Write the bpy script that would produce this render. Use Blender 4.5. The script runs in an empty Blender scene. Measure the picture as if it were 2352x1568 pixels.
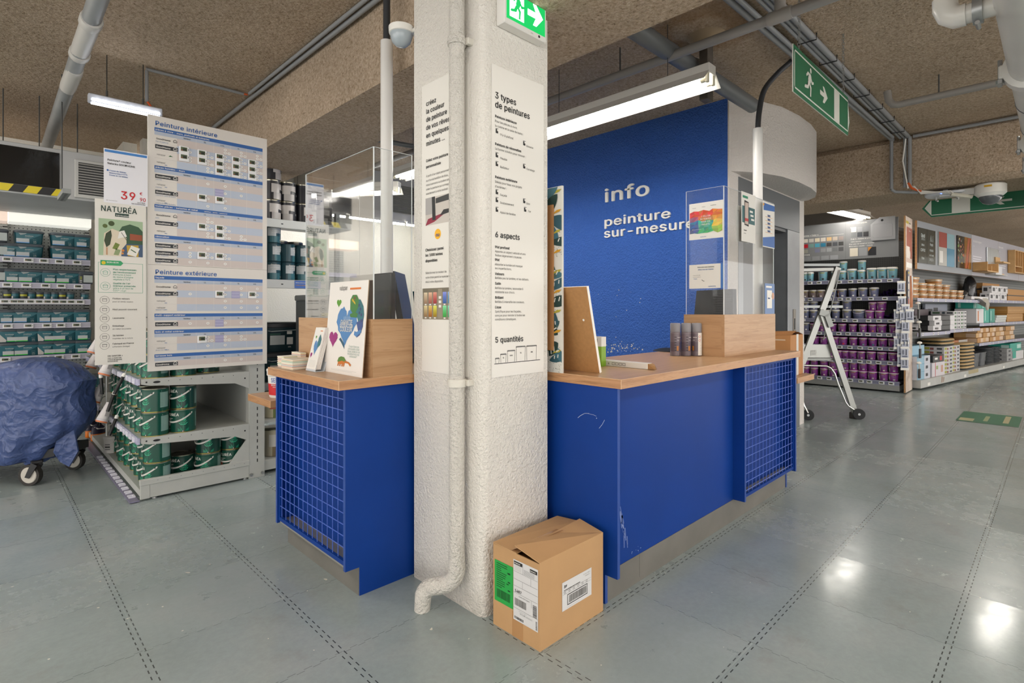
# Paint-mixing info desk of a DIY store: everything is built from mesh code and procedural materials.
import bpy, math, random
from math import sin, cos, pi, radians
from mathutils import Vector, Matrix

scene = bpy.context.scene
COL = scene.collection

# ---------------------------------------------------------------- camera, world, exposure
EYE = 1.30                     # camera height (m); X runs along the counter front, Y along the left counter
YAW = 0.79408                  # heading of the lens, measured from +X towards +Y
FOCAL_PX = 1240.0              # focal length in pixels of a 2352 px wide frame
cam = bpy.data.cameras.new('camera')
cam.sensor_width = 36.0
cam.lens = FOCAL_PX / 2352 * 36.0
cam.shift_y = -(784 - 710) / 2352
cam.clip_start = 0.05
cam.clip_end = 100
cam_ob = bpy.data.objects.new('camera', cam)
COL.objects.link(cam_ob)
cam_ob.location = (0, 0, EYE)
cam_ob.rotation_euler = (pi / 2, 0, YAW - pi / 2)
scene.camera = cam_ob

world = bpy.data.worlds.new('ambient_fill')  # even fill light added through the open sides behind the camera
scene.world = world
world.use_nodes = True
bg = world.node_tree.nodes['Background']
bg.inputs['Color'].default_value = (1.0, 0.96, 0.92, 1)
bg.inputs['Strength'].default_value = 2.4

vs = scene.view_settings
vs.view_transform = 'Standard'
vs.look = 'None'
vs.gamma = 1.0
vs.exposure = 0.30
vs.use_curve_mapping = False
scene.cycles.max_bounces = 7
scene.cycles.diffuse_bounces = 4
scene.cycles.glossy_bounces = 4
scene.cycles.transmission_bounces = 4
scene.cycles.transparent_max_bounces = 12
scene.cycles.sample_clamp_indirect = 6.0
scene.cycles.caustics_reflective = False
scene.cycles.caustics_refractive = False
scene.cycles.use_denoising = True
LAMP = 42.0                    # emission of a fluorescent tube

# ---------------------------------------------------------------- materials
def lin(c):
	if isinstance(c, str):
		c = [int(c[i:i + 2], 16) / 255 for i in (0, 2, 4)]
	return tuple(x / 12.92 if x <= 0.04045 else ((x + 0.055) / 1.055) ** 2.4 for x in c) + (1,)

MATS = {}
def mat(hexa, rough=0.5, metal=0.0, spec=0.5, bump=None, name=None, vary=None):
	"""Plain surface; bump=(scale, strength, detail), vary=(scale, amount) for a slight mottling."""
	key = (hexa, rough, metal, spec, bump, vary)
	if key in MATS:
		return MATS[key]
	m = bpy.data.materials.new(name or 'surface_' + hexa)
	m.use_nodes = True
	nt = m.node_tree
	p = nt.nodes['Principled BSDF']
	c = lin(hexa)
	p.inputs['Base Color'].default_value = c
	p.inputs['Roughness'].default_value = rough
	p.inputs['Metallic'].default_value = metal
	p.inputs['Specular IOR Level'].default_value = spec
	if bump or vary:
		tc = nt.nodes.new('ShaderNodeTexCoord')
	if bump:
		n = nt.nodes.new('ShaderNodeTexNoise')
		n.inputs['Scale'].default_value = bump[0]
		n.inputs['Detail'].default_value = bump[2] if len(bump) > 2 else 3
		b = nt.nodes.new('ShaderNodeBump')
		b.inputs['Strength'].default_value = bump[1]
		b.inputs['Distance'].default_value = 0.01
		nt.links.new(tc.outputs['Object'], n.inputs['Vector'])
		nt.links.new(n.outputs['Fac'], b.inputs['Height'])
		nt.links.new(b.outputs['Normal'], p.inputs['Normal'])
	if vary:
		n2 = nt.nodes.new('ShaderNodeTexNoise')
		n2.inputs['Scale'].default_value = vary[0]
		n2.inputs['Detail'].default_value = 4
		r = nt.nodes.new('ShaderNodeValToRGB')
		a = vary[1]
		r.color_ramp.elements[0].position = 0.3
		r.color_ramp.elements[1].position = 0.7
		r.color_ramp.elements[0].color = tuple(x * (1 - a) for x in c[:3]) + (1,)
		r.color_ramp.elements[1].color = tuple(min(1, x * (1 + a)) for x in c[:3]) + (1,)
		nt.links.new(tc.outputs['Object'], n2.inputs['Vector'])
		nt.links.new(n2.outputs['Fac'], r.inputs['Fac'])
		nt.links.new(r.outputs['Color'], p.inputs['Base Color'])
	MATS[key] = m
	return m

def emit(hexa, strength, name='lamp_glow'):
	key = ('emit', hexa, strength)
	if key in MATS:
		return MATS[key]
	m = bpy.data.materials.new(name)
	m.use_nodes = True
	p = m.node_tree.nodes['Principled BSDF']
	p.inputs['Base Color'].default_value = lin(hexa)
	p.inputs['Emission Color'].default_value = lin(hexa)
	p.inputs['Emission Strength'].default_value = strength
	MATS[key] = m
	return m

class Nodes:
	"""Small helper for the hand-made node materials."""
	def __init__(self, name):
		self.m = bpy.data.materials.new(name)
		self.m.use_nodes = True
		self.nt = self.m.node_tree
		self.p = self.nt.nodes['Principled BSDF']
		self.tc = self.nt.nodes.new('ShaderNodeTexCoord')
	def new(self, t, **kw):
		n = self.nt.nodes.new(t)
		for k, v in kw.items():
			if k in n.inputs.keys():
				n.inputs[k].default_value = v
			else:
				setattr(n, k, v)
		return n
	def link(self, a, b):
		self.nt.links.new(a, b)
	def math(self, op, a, b=None, c=None):
		n = self.nt.nodes.new('ShaderNodeMath')
		n.operation = op
		for i, v in enumerate((a, b, c)):
			if v is None:
				continue
			if isinstance(v, (int, float)):
				n.inputs[i].default_value = v
			else:
				self.link(v, n.inputs[i])
		return n.outputs[0]
	def noise(self, scale, detail=3, vec=None, rough=0.5, dist=0.0):
		n = self.new('ShaderNodeTexNoise')
		n.inputs['Scale'].default_value = scale
		n.inputs['Detail'].default_value = detail
		n.inputs['Roughness'].default_value = rough
		n.inputs['Distortion'].default_value = dist
		self.link(vec if vec is not None else self.tc.outputs['Object'], n.inputs['Vector'])
		return n.outputs['Fac']
	def ramp(self, fac, stops):
		r = self.new('ShaderNodeValToRGB')
		e = r.color_ramp.elements
		while len(e) < len(stops):
			e.new(0.5)
		for i, (pos, c) in enumerate(stops):
			e[i].position = pos
			e[i].color = lin(c) if isinstance(c, str) else (c, c, c, 1)
		self.link(fac, r.inputs['Fac'])
		return r.outputs['Color']
	def mix(self, fac, a, b, mode='MIX'):
		n = self.nt.nodes.new('ShaderNodeMix')
		n.data_type = 'RGBA'
		n.blend_type = mode
		for i, v in ((0, fac), (6, a), (7, b)):
			if isinstance(v, (int, float)) and i == 0:
				n.inputs[0].default_value = v
			elif isinstance(v, str):
				n.inputs[i].default_value = lin(v)
			else:
				self.link(v, n.inputs[i])
		return n.outputs[2]
	def bump(self, h, strength, dist=0.01):
		b = self.new('ShaderNodeBump')
		b.inputs['Strength'].default_value = strength
		b.inputs['Distance'].default_value = dist
		self.link(h, b.inputs['Height'])
		self.link(b.outputs['Normal'], self.p.inputs['Normal'])

# ---------------------------------------------------------------- lettering: glyph outlines of Blender's own font
CHARS = ("ABCDEFGHIJKLMNOPQRSTUVWXYZabcdefghijklmnopqrstuvwxyz0123456789 .,:;-+&()'/%*!?<>·€°²"
		 "éèêëàâçùûôîïÉÈÀ…«»=|")
GLYPH = {}
BOLD = ((0.002, 0), (0.034, 0), (0.018, 0.011), (0.018, -0.011))
def load_glyphs():
	font = None
	try:
		import os
		for root in (bpy.utils.system_resource('DATAFILES'),):
			p = os.path.join(root, 'fonts', 'Inter.woff2')
			if os.path.exists(p):
				font = bpy.data.fonts.load(p)
	except Exception:
		font = None
	tmp = []
	for bold in (0, 1):
		for ch in CHARS:
			for kind, body in (('g', ch), ('w', '|' + ch + '|')):
				cu = bpy.data.curves.new('t', 'FONT')
				if font:
					cu.font = font
				cu.body = body
				cu.size = 1.0
				cu.resolution_u = 2
				cu.fill_mode = 'FRONT'
				ob = bpy.data.objects.new('t', cu)
				COL.objects.link(ob)
				tmp.append((bold, ch, kind, ob))
	cu = bpy.data.curves.new('t', 'FONT')
	if font:
		cu.font = font
	cu.body = '||'
	ref = bpy.data.objects.new('t', cu)
	COL.objects.link(ref)
	dg = bpy.context.evaluated_depsgraph_get()
	w0 = ref.evaluated_get(dg).dimensions.x
	adv = {}
	for bold, ch, kind, ob in tmp:
		ev = ob.evaluated_get(dg)
		if kind == 'w':
			adv[(ch, bold)] = ev.dimensions.x - w0 + (0.03 if bold else 0.0)
		elif ch != ' ':
			me = ev.to_mesh()
			pts = [(v.co.x, v.co.y) for v in me.vertices]
			fs = [tuple(f.vertices) for f in me.polygons]
			if bold:        # heavier strokes: the outline laid down four times, a little apart
				n = len(pts)
				GLYPH[(ch, bold)] = ([(x + dx, y + dy) for dx, dy in BOLD for x, y in pts], [tuple(i + n * k for i in f) for k in range(len(BOLD)) for f in fs])
			else:
				GLYPH[(ch, bold)] = (pts, fs)
			ev.to_mesh_clear()
	for k, a in adv.items():
		g = GLYPH.get(k, ([], []))
		GLYPH[k] = (g[0], g[1], a)
	for *_, ob in tmp + [(ref,)]:
		cu = ob.data
		bpy.data.objects.remove(ob)
		bpy.data.curves.remove(cu)
	if font:
		bpy.data.fonts.remove(font)
load_glyphs()

def text_width(s, size, bold=0, squeeze=1.0):
	return sum(GLYPH.get((c, bold), ([], [], 0.3))[2] for c in s) * size * squeeze

# ---------------------------------------------------------------- mesh builder
class Frame:
	"""A drawing plane: origin at its lower left, u to the right, v up, n towards the reader."""
	def __init__(self, o, u, v=(0, 0, 1)):
		self.o = Vector(o)
		self.u = Vector(u).normalized()
		self.v = Vector(v).normalized()
		self.n = self.u.cross(self.v)
	def at(self, x, y, d=0.0):
		return self.o + self.u * x + self.v * y + self.n * d

class MB:
	"""Collects faces with materials and links them as ONE mesh object."""
	def __init__(self, T=None):
		self.V, self.F, self.I, self.mats = [], [], [], []
		self.T = T
	def mi(self, m):
		if m not in self.mats:
			self.mats.append(m)
		return self.mats.index(m)
	def add(self, pts, faces, m):
		b = len(self.V)
		if self.T is not None:
			pts = [self.T @ Vector(p) for p in pts]
		self.V += [tuple(p) for p in pts]
		i = self.mi(m) if not isinstance(m, (list, tuple)) else None
		for k, f in enumerate(faces):
			self.F.append(tuple(x + b for x in f))
			self.I.append(i if i is not None else self.mi(m[k]))
		return self
	def poly(self, pts, m):
		return self.add(pts, [tuple(range(len(pts)))], m)
	def box(self, x0, x1, y0, y1, z0, z1, m, c=0.0):
		"""c: chamfer of all edges"""
		if c <= 0:
			p = [(x, y, z) for z in (z0, z1) for y in (y0, y1) for x in (x0, x1)]
			return self.add(p, [(0, 2, 3, 1), (4, 5, 7, 6), (0, 1, 5, 4), (2, 6, 7, 3), (0, 4, 6, 2), (1, 3, 7, 5)], m)
		L = ((x0, x1), (y0, y1), (z0, z1))
		P, idx = [], {}
		for s in [(a, b, d) for a in (0, 1) for b in (0, 1) for d in (0, 1)]:
			for ax in range(3):
				q = [L[k][s[k]] + (c if s[k] == 0 else -c) for k in range(3)]
				q[ax] = L[ax][s[ax]]
				idx[s + (ax,)] = len(P)
				P.append(tuple(q))
		F = []
		for ax in range(3):
			o = [k for k in range(3) if k != ax]
			for e in (0, 1):
				f = []
				for a, b in ((0, 0), (1, 0), (1, 1), (0, 1)):
					s = [0, 0, 0]
					s[ax] = e; s[o[0]] = a; s[o[1]] = b
					f.append(idx[tuple(s) + (ax,)])
				if (e == 0) == (ax != 1):
					f = f[::-1]
				F.append(tuple(f))
			for a in (0, 1):
				for b in (0, 1):
					s0 = [0, 0, 0]; s0[o[0]] = a; s0[o[1]] = b; s0[ax] = 0
					s1 = list(s0); s1[ax] = 1
					s0, s1 = tuple(s0), tuple(s1)
					f = (idx[s0 + (o[0],)], idx[s1 + (o[0],)], idx[s1 + (o[1],)], idx[s0 + (o[1],)])
					if (a == b) == (ax == 1):
						f = f[::-1]
					F.append(f)
		for s in [(a, b, d) for a in (0, 1) for b in (0, 1) for d in (0, 1)]:
			f = (idx[s + (0,)], idx[s + (1,)], idx[s + (2,)])
			if sum(s) % 2 == 0:
				f = f[::-1]
			F.append(f)
		return self.add(P, F, m)
	def obox(self, p, q, w, h, m, up=(0, 0, 1)):
		"""bar of section w x h from p to q"""
		p, q = Vector(p), Vector(q)
		d = (q - p).normalized()
		u = Vector(up)
		s = d.cross(u)
		if s.length < 1e-4:
			s = d.cross(Vector((1, 0, 0)))
		s.normalize()
		t = s.cross(d)
		P = []
		for c in (p, q):
			for a, b in ((-1, -1), (1, -1), (1, 1), (-1, 1)):
				P.append(c + s * (a * w / 2) + t * (b * h / 2))
		return self.add(P, [(0, 1, 2, 3), (7, 6, 5, 4), (0, 4, 5, 1), (1, 5, 6, 2), (2, 6, 7, 3), (3, 7, 4, 0)], m)
	def tube(self, path, r, m, n=10, cap=True, closed=False):
		P = [Vector(p) for p in path]
		R = r if isinstance(r, (list, tuple)) else [r] * len(P)
		pts, fs = [], []
		prev = None
		N = len(P)
		for i, p in enumerate(P):
			a = P[i - 1] if (i or closed) else P[i]
			b = P[(i + 1) % N] if (i < N - 1 or closed) else P[i]
			d = (b - a).normalized()
			if prev is None:
				s = d.cross(Vector((0, 0, 1)))
				if s.length < 1e-3:
					s = d.cross(Vector((1, 0, 0)))
			else:
				s = prev - d * prev.dot(d)
				if s.length < 1e-4:
					s = d.cross(Vector((0, 0, 1)))
			s.normalize()
			prev = s
			t = s.cross(d)
			for k in range(n):
				A = 2 * pi * k / n
				pts.append(p + (s * cos(A) + t * sin(A)) * R[i])
		for i in range(N if closed else N - 1):
			j = (i + 1) % N
			for k in range(n):
				k2 = (k + 1) % n
				fs.append((i * n + k, i * n + k2, j * n + k2, j * n + k))
		if cap and not closed:
			fs.append(tuple(range(n))[::-1])
			fs.append(tuple((N - 1) * n + k for k in range(n)))
		return self.add(pts, fs, m)
	def cyl(self, p, q, r, m, n=16, r2=None):
		return self.tube([p, q], [r, r if r2 is None else r2], m, n)
	def lathe(self, prof, m, n=24, o=(0, 0, 0), sx=1.0, sy=1.0, pw=None, phase=0.0):
		"""prof: [(radius, z)]; m: material or f(band, angle step) -> material; pw: squareness (superellipse power)"""
		pts, fs, ms = [], [], []
		for r, z in prof:
			for k in range(n):
				a = 2 * pi * k / n + phase
				ca, sa = cos(a), sin(a)
				if pw:
					e = 2.0 / pw
					ca = math.copysign(abs(ca) ** e, ca)
					sa = math.copysign(abs(sa) ** e, sa)
				pts.append((o[0] + r * sx * ca, o[1] + r * sy * sa, o[2] + z))
		for i in range(len(prof) - 1):
			for k in range(n):
				k2 = (k + 1) % n
				fs.append((i * n + k, i * n + k2, (i + 1) * n + k2, (i + 1) * n + k))
				ms.append(m(i, k) if callable(m) else m)
		if prof[0][0] > 1e-6:
			fs.append(tuple(range(n))[::-1]); ms.append(m(0, 0) if callable(m) else m)
		if prof[-1][0] > 1e-6:
			fs.append(tuple((len(prof) - 1) * n + k for k in range(n)))
			ms.append(m(len(prof) - 2, 0) if callable(m) else m)
		return self.add(pts, fs, ms)
	def prism(self, pts2, z0, z1, m, side=None):
		"""outline in XY (counter-clockwise) raised from z0 to z1"""
		n = len(pts2)
		P = [(x, y, z0) for x, y in pts2] + [(x, y, z1) for x, y in pts2]
		F = [tuple(range(n))[::-1], tuple(range(n, 2 * n))]
		M = [m, m]
		for k in range(n):
			k2 = (k + 1) % n
			F.append((k, k2, n + k2, n + k)); M.append(side or m)
		return self.add(P, F, M)
	# ---- flat print on a Frame
	def rect(self, fr, x0, x1, y0, y1, m, d=0.0008):
		return self.poly([fr.at(x0, y0, d), fr.at(x1, y0, d), fr.at(x1, y1, d), fr.at(x0, y1, d)], m)
	def shape(self, fr, pts, m, d=0.0008):
		return self.poly([fr.at(x, y, d) for x, y in pts], m)
	def disc(self, fr, x, y, r, m, d=0.0008, n=16, ry=None):
		ry = r if ry is None else ry
		return self.poly([fr.at(x + r * cos(2 * pi * k / n), y + ry * sin(2 * pi * k / n), d) for k in range(n)], m)
	def ring(self, fr, x, y, r, w, m, d=0.0008, n=20, ry=None):
		ry = r if ry is None else ry
		P, F = [], []
		for k in range(n):
			a = 2 * pi * k / n
			P.append(fr.at(x + r * cos(a), y + ry * sin(a), d))
			P.append(fr.at(x + (r - w) * cos(a), y + (ry - w) * sin(a), d))
		for k in range(n):
			a, b = 2 * k, 2 * ((k + 1) % n)
			F.append((a, b, b + 1, a + 1))
		return self.add(P, F, m)
	def line(self, fr, pts, w, m, d=0.0008):
		for (x0, y0), (x1, y1) in zip(pts, pts[1:]):
			L = math.hypot(x1 - x0, y1 - y0) or 1
			nx, ny = -(y1 - y0) / L * w / 2, (x1 - x0) / L * w / 2
			self.shape(fr, [(x0 + nx, y0 + ny), (x0 - nx, y0 - ny), (x1 - nx, y1 - ny), (x1 + nx, y1 + ny)], m, d)
		return self
	def frame_rect(self, fr, x0, x1, y0, y1, w, m, d=0.0008):
		self.rect(fr, x0, x1, y0, y0 + w, m, d); self.rect(fr, x0, x1, y1 - w, y1, m, d)
		self.rect(fr, x0, x0 + w, y0 + w, y1 - w, m, d); self.rect(fr, x1 - w, x1, y0 + w, y1 - w, m, d)
		return self
	def panel(self, fr, w, h, t, m, edge=None):
		"""sheet of thickness t whose front face is the frame plane"""
		P = [fr.at(x, y, d) for d in (0, -t) for x, y in ((0, 0), (w, 0), (w, h), (0, h))]
		F = [(0, 1, 2, 3), (7, 6, 5, 4), (0, 4, 5, 1), (1, 5, 6, 2), (2, 6, 7, 3), (3, 7, 4, 0)]
		return self.add(P, F, [m] + [edge or m] * 5)
	def text(self, place, s, x, y, size, m, bold=0, align='l', squeeze=1.0, clip=None):
		"""place: Frame or function (x, y) -> point; clip: stop before this x"""
		w = text_width(s, size, bold, squeeze)
		if align == 'c':
			x -= w / 2
		elif align == 'r':
			x -= w
		fn = (lambda a, b: place.at(a, b, 0.0014)) if isinstance(place, Frame) else place
		for ch in s:
			g = GLYPH.get((ch, bold))
			if g is None:
				x += 0.3 * size
				continue
			if clip is not None and x + g[2] * size * squeeze > clip:
				break
			if g[0]:
				q = max(1, len(g[0]) // (len(BOLD) if bold else 1))     # the layers of a bold glyph lie just above each other
				nv = (Vector(fn(x + 0.002, y)) - Vector(fn(x, y))).cross(Vector(fn(x, y + 0.002)) - Vector(fn(x, y))).normalized() * 0.0003
				self.add([Vector(fn(x + a * size * squeeze, y + b * size)) + nv * (i // q) for i, (a, b) in enumerate(g[0])], g[1], m)
			x += g[2] * size * squeeze
		return x
	def solid_text(self, fr, s, x, y, size, depth, m, bold=1, squeeze=1.0):
		"""raised letters"""
		for ch in s:
			g = GLYPH.get((ch, bold))
			if g and g[0]:
				q = max(1, len(g[0]) // (len(BOLD) if bold else 1))
				pts = [fr.at(x + a * size * squeeze, y + b * size, depth + 0.0012 * (i // q)) for i, (a, b) in enumerate(g[0])]
				self.add(pts, g[1], m)
				cnt = {}
				for f in g[1]:
					for a, b in zip(f, f[1:] + f[:1]):
						cnt[(a, b)] = cnt.get((a, b), 0) + 1
				e = [k for k in cnt if (k[1], k[0]) not in cnt]
				n = len(pts)
				P = pts + [fr.at(x + a * size * squeeze, y + b * size, 0.0) for a, b in g[0]]
				self.add(P, [(b, a, a + n, b + n) for a, b in e], m)
			x += (g[2] if g else 0.3) * size * squeeze
		return x
	def build(self, name, parent=None, smooth=True, loc=None):
		me = bpy.data.meshes.new(name)
		me.from_pydata(self.V, [], self.F)
		for m in self.mats:
			me.materials.append(m)
		me.polygons.foreach_set('material_index', self.I)
		if smooth:
			me.polygons.foreach_set('use_smooth', [True] * len(self.F))
			me.set_sharp_from_angle(angle=radians(38))
		me.update()
		ob = bpy.data.objects.new(name, me)
		COL.objects.link(ob)
		if parent is not None:
			ob.parent = parent
		if loc:
			ob.location = loc
		return ob

# ---------------------------------------------------------------- naming helpers
def tag(ob, label, cat, group=None, kind=None):
	ob['label'] = label
	ob['category'] = cat
	if group:
		ob['group'] = group
	if kind:
		ob['kind'] = kind
	return ob

def thing(name, label, cat, loc=(0, 0, 0), rz=0.0, group=None):
	o = bpy.data.objects.new(name, None)
	o.empty_display_size = 0.1
	COL.objects.link(o)
	o.location = loc
	o.rotation_euler = (0, 0, rz)
	return tag(o, label, cat, group)

def struct(ob, label=None):
	ob['kind'] = 'structure'
	if label:
		ob['label'] = label
	return ob

def copy_tree(o, parent=None):
	c = o.copy()
	COL.objects.link(c)
	if parent is not None:
		c.parent = parent
		c.matrix_parent_inverse = o.matrix_parent_inverse.copy()
	for ch in o.children:
		copy_tree(ch, c)
	return c

USED = set()
def place(proto, loc, rz=0.0, label=None, group=None, scale=None):
	"""The prototype itself the first time, then copies of it and of its parts."""
	if proto.name in USED:
		o = copy_tree(proto)
	else:
		o = proto
		USED.add(proto.name)
	o.location = loc
	o.rotation_euler = (0, 0, rz)
	if scale:
		o.scale = scale if isinstance(scale, (tuple, list)) else (scale,) * 3
	if label:
		o['label'] = label
	if group:
		o['group'] = group
	return o

RIGHT = Vector((sin(YAW), -cos(YAW), 0))
AHEAD = Vector((cos(YAW), sin(YAW), 0))
def spot(px, py, x=None, y=None, z=None, d=None):
	"""The point of a vertical or level plane of the room that was measured at (px, py) of the photograph."""
	r = AHEAD + RIGHT * ((px - 1176) / FOCAL_PX) + Vector((0, 0, (710 - py) / FOCAL_PX))
	if x is not None:
		t = x / r.x
	elif y is not None:
		t = y / r.y
	elif z is not None:
		t = (z - EYE) / r.z
	else:
		t = d
	return Vector((0, 0, EYE)) + r * t
ORD = ['first', 'second', 'third', 'fourth', 'fifth', 'sixth', 'seventh', 'eighth', 'ninth', 'tenth', 'eleventh',
	   'twelfth', 'thirteenth', 'fourteenth', 'fifteenth', 'sixteenth', 'seventeenth', 'eighteenth']
random.seed(7)
# ---------------------------------------------------------------- surfaces of the room
CEIL = 3.16

def floor_material():
	k = Nodes('painted_interlocking_floor')
	sep = k.new('ShaderNodeSeparateXYZ')
	k.link(k.tc.outputs['Object'], sep.inputs[0])
	X, Y = sep.outputs[0], sep.outputs[1]
	zone = k.math('GREATER_THAN', X, 1.72)
	def near(c, off, per):       # distance to the nearest seam
		f = k.math('FRACT', k.math('ADD', k.math('DIVIDE', k.math('SUBTRACT', c, off), per), 100.5))
		return k.math('MULTIPLY', k.math('SUBTRACT', f, 0.5), per)
	dy = near(Y, 0.306, 0.535)
	xo = k.math('ADD', k.math('MULTIPLY', zone, 0.0915), 0.437)
	dx = near(k.math('SUBTRACT', X, xo), 0.0, 0.5375)
	def dashed(d, along):
		a = k.math('FRACT', k.math('DIVIDE', k.math('ADD', along, 100), 0.046))
		l1 = k.math('MULTIPLY', k.math('LESS_THAN', k.math('ABSOLUTE', k.math('SUBTRACT', d, 0.010)), 0.0021), k.math('LESS_THAN', a, 0.55))
		l2 = k.math('MULTIPLY', k.math('LESS_THAN', k.math('ABSOLUTE', k.math('ADD', d, 0.010)), 0.0021), k.math('GREATER_THAN', a, 0.5))
		return k.math('MAXIMUM', l1, l2)
	def thin(d, along):
		a = k.math('FRACT', k.math('DIVIDE', k.math('ADD', along, 100), 0.06))
		z = k.math('MULTIPLY', k.math('SUBTRACT', k.math('GREATER_THAN', a, 0.5), 0.5), 0.009)
		return k.math('LESS_THAN', k.math('ABSOLUTE', k.math('SUBTRACT', d, z)), 0.0014)
	strongX = k.math('MULTIPLY', dashed(dy, X), zone)
	inv = k.math('SUBTRACT', 1.0, zone)
	strongY = k.math('MULTIPLY', dashed(dx, Y), inv)
	thinY = k.math('MULTIPLY', thin(dx, Y), zone)
	thinX = k.math('MULTIPLY', thin(dy, X), inv)
	wear = k.noise(2.3, 4)
	seam = k.math('MAXIMUM', k.math('MAXIMUM', strongX, strongY), k.math('MULTIPLY', k.math('MAXIMUM', thinX, thinY), 0.45))
	seam = k.math('MULTIPLY', seam, k.math('ADD', k.math('MULTIPLY', wear, 1.2), 0.35))
	base = k.ramp(k.noise(1.6, 5, rough=0.6), [(0.3, '98a4a3'), (0.5, 'a1adad'), (0.72, 'adb4b3')])
	fine = k.ramp(k.noise(38, 4, rough=0.7), [(0.35, 0.92), (0.65, 1.0)])
	base = k.mix(1.0, base, fine, 'MULTIPLY')
	dirt = k.ramp(k.noise(3.1, 6, rough=0.7), [(0.56, 0.0), (0.75, 1.0)])
	base = k.mix(k.math('MULTIPLY', dirt, 0.35), base, '8c857a')
	# scratches: stretched noise
	mp = k.new('ShaderNodeMapping')
	mp.inputs['Rotation'].default_value = (0, 0, 0.7)
	mp.inputs['Scale'].default_value = (3, 90, 1)
	k.link(k.tc.outputs['Object'], mp.inputs['Vector'])
	scr = k.ramp(k.noise(1.0, 2, mp.outputs[0]), [(0.70, 0.0), (0.74, 1.0)])
	base = k.mix(k.math('MULTIPLY', scr, 0.10), base, 'c6cac8')
	# flecks of spilt paint
	warp = k.new('ShaderNodeTexNoise', Scale=9.0)
	k.link(k.tc.outputs['Object'], warp.inputs['Vector'])
	vmul = k.nt.nodes.new('ShaderNodeVectorMath'); vmul.operation = 'SCALE'
	k.link(warp.outputs['Color'], vmul.inputs[0]); vmul.inputs['Scale'].default_value = 0.12
	vadd = k.nt.nodes.new('ShaderNodeVectorMath')
	k.link(k.tc.outputs['Object'], vadd.inputs[0]); k.link(vmul.outputs[0], vadd.inputs[1])
	def flecks(scale, size, keep):
		v = k.new('ShaderNodeTexVoronoi')
		v.inputs['Scale'].default_value = scale
		k.link(vadd.outputs[0], v.inputs['Vector'])
		s = k.new('ShaderNodeSeparateColor')
		k.link(v.outputs['Color'], s.inputs[0])
		return k.math('MULTIPLY', k.math('LESS_THAN', v.outputs['Distance'], k.math('MULTIPLY', s.outputs[1], size)), k.math('LESS_THAN', s.outputs[0], keep))
	fl = k.math('MAXIMUM', flecks(9, 0.07, 0.12), flecks(24, 0.14, 0.10))
	base = k.mix(fl, base, 'e6e3d8')
	dk = flecks(9, 0.06, 0.04)
	base = k.mix(k.math('MULTIPLY', dk, 0.55), base, '4a4a48')
	base = k.mix(k.math('MINIMUM', seam, 0.85), base, '1d1e1d')
	k.link(base, k.p.inputs['Base Color'])
	cell = k.new('ShaderNodeCombineXYZ')
	k.link(k.math('FLOOR', k.math('DIVIDE', k.math('SUBTRACT', X, xo), 0.5375)), cell.inputs[0])
	k.link(k.math('FLOOR', k.math('DIVIDE', k.math('SUBTRACT', Y, 0.306), 0.535)), cell.inputs[1])
	wn = k.new('ShaderNodeTexWhiteNoise')
	k.link(cell.outputs[0], wn.inputs['Vector'])
	ro = k.math('ADD', k.math('ADD', 0.13, k.math('MULTIPLY', wn.outputs['Value'], 0.16)), k.math('MULTIPLY', k.math('SUBTRACT', k.noise(9, 6, rough=0.7), 0.4), 0.25))
	k.link(ro, k.p.inputs['Roughness'])
	tint = k.ramp(wn.outputs['Value'], [(0.0, 0.93), (1.0, 1.0)])
	base = k.mix(1.0, base, tint, 'MULTIPLY')
	k.link(base, k.p.inputs['Base Color'])
	k.p.inputs['Specular IOR Level'].default_value = 0.55
	h = k.math('SUBTRACT', k.math('MULTIPLY', k.noise(14, 5), 0.12), seam)
	k.bump(h, 0.12, 0.004)
	return k.m

def ceiling_material():
	k = Nodes('sprayed_mineral_coating')
	n1 = k.noise(60, 5, rough=0.75)
	c = k.ramp(n1, [(0.31, '66563f'), (0.40, 'ab9780'), (0.56, 'c4b09a'), (0.74, 'dbccba')])
	big = k.ramp(k.noise(1.1, 3), [(0.35, 0.84), (0.7, 1.0)])
	c = k.mix(1.0, c, big, 'MULTIPLY')
	# rusty ring left by a leak above the steel post
	sep = k.new('ShaderNodeSeparateXYZ')
	k.link(k.tc.outputs['Object'], sep.inputs[0])
	d = k.math('SQRT', k.math('ADD', k.math('POWER', k.math('SUBTRACT', sep.outputs[0], 3.42), 2.0), k.math('POWER', k.math('SUBTRACT', sep.outputs[1], 1.70), 2.0)))
	d = k.math('ADD', d, k.math('MULTIPLY', k.math('SUBTRACT', k.noise(7, 4), 0.5), 0.22))
	st = k.ramp(d, [(0.0, 0.45), (0.13, 0.35), (0.2, 1.0), (0.28, 0.9), (0.42, 0.0)])
	c = k.mix(k.math('MULTIPLY', st, 0.55), c, '7a5217')
	k.link(c, k.p.inputs['Base Color'])
	k.p.inputs['Roughness'].default_value = 0.95
	k.p.inputs['Specular IOR Level'].default_value = 0.1
	k.bump(k.noise(34, 4, rough=0.65), 0.9, 0.02)
	return k.m

def stucco(name, hexa, scale=70, strength=0.55, dist=0.012, dirty=None):
	k = Nodes(name)
	n = k.noise(scale, 3, rough=0.55)
	base = k.ramp(k.noise(2.0, 4), [(0.3, hexa), (0.7, hexa)])
	if dirty:
		sep = k.new('ShaderNodeSeparateXYZ')
		k.link(k.tc.outputs['Object'], sep.inputs[0])
		low = k.math('ADD', sep.outputs[2], k.math('MULTIPLY', k.math('SUBTRACT', k.noise(9, 5), 0.5), 0.25))
		f = k.ramp(low, [(0.0, 1.0), (0.16, 0.0)])
		base = k.mix(k.math('MULTIPLY', f, 0.5), base, dirty)
	k.link(base, k.p.inputs['Base Color'])
	k.p.inputs['Roughness'].default_value = 0.7
	k.bump(n, strength, dist)
	return k.m

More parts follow.
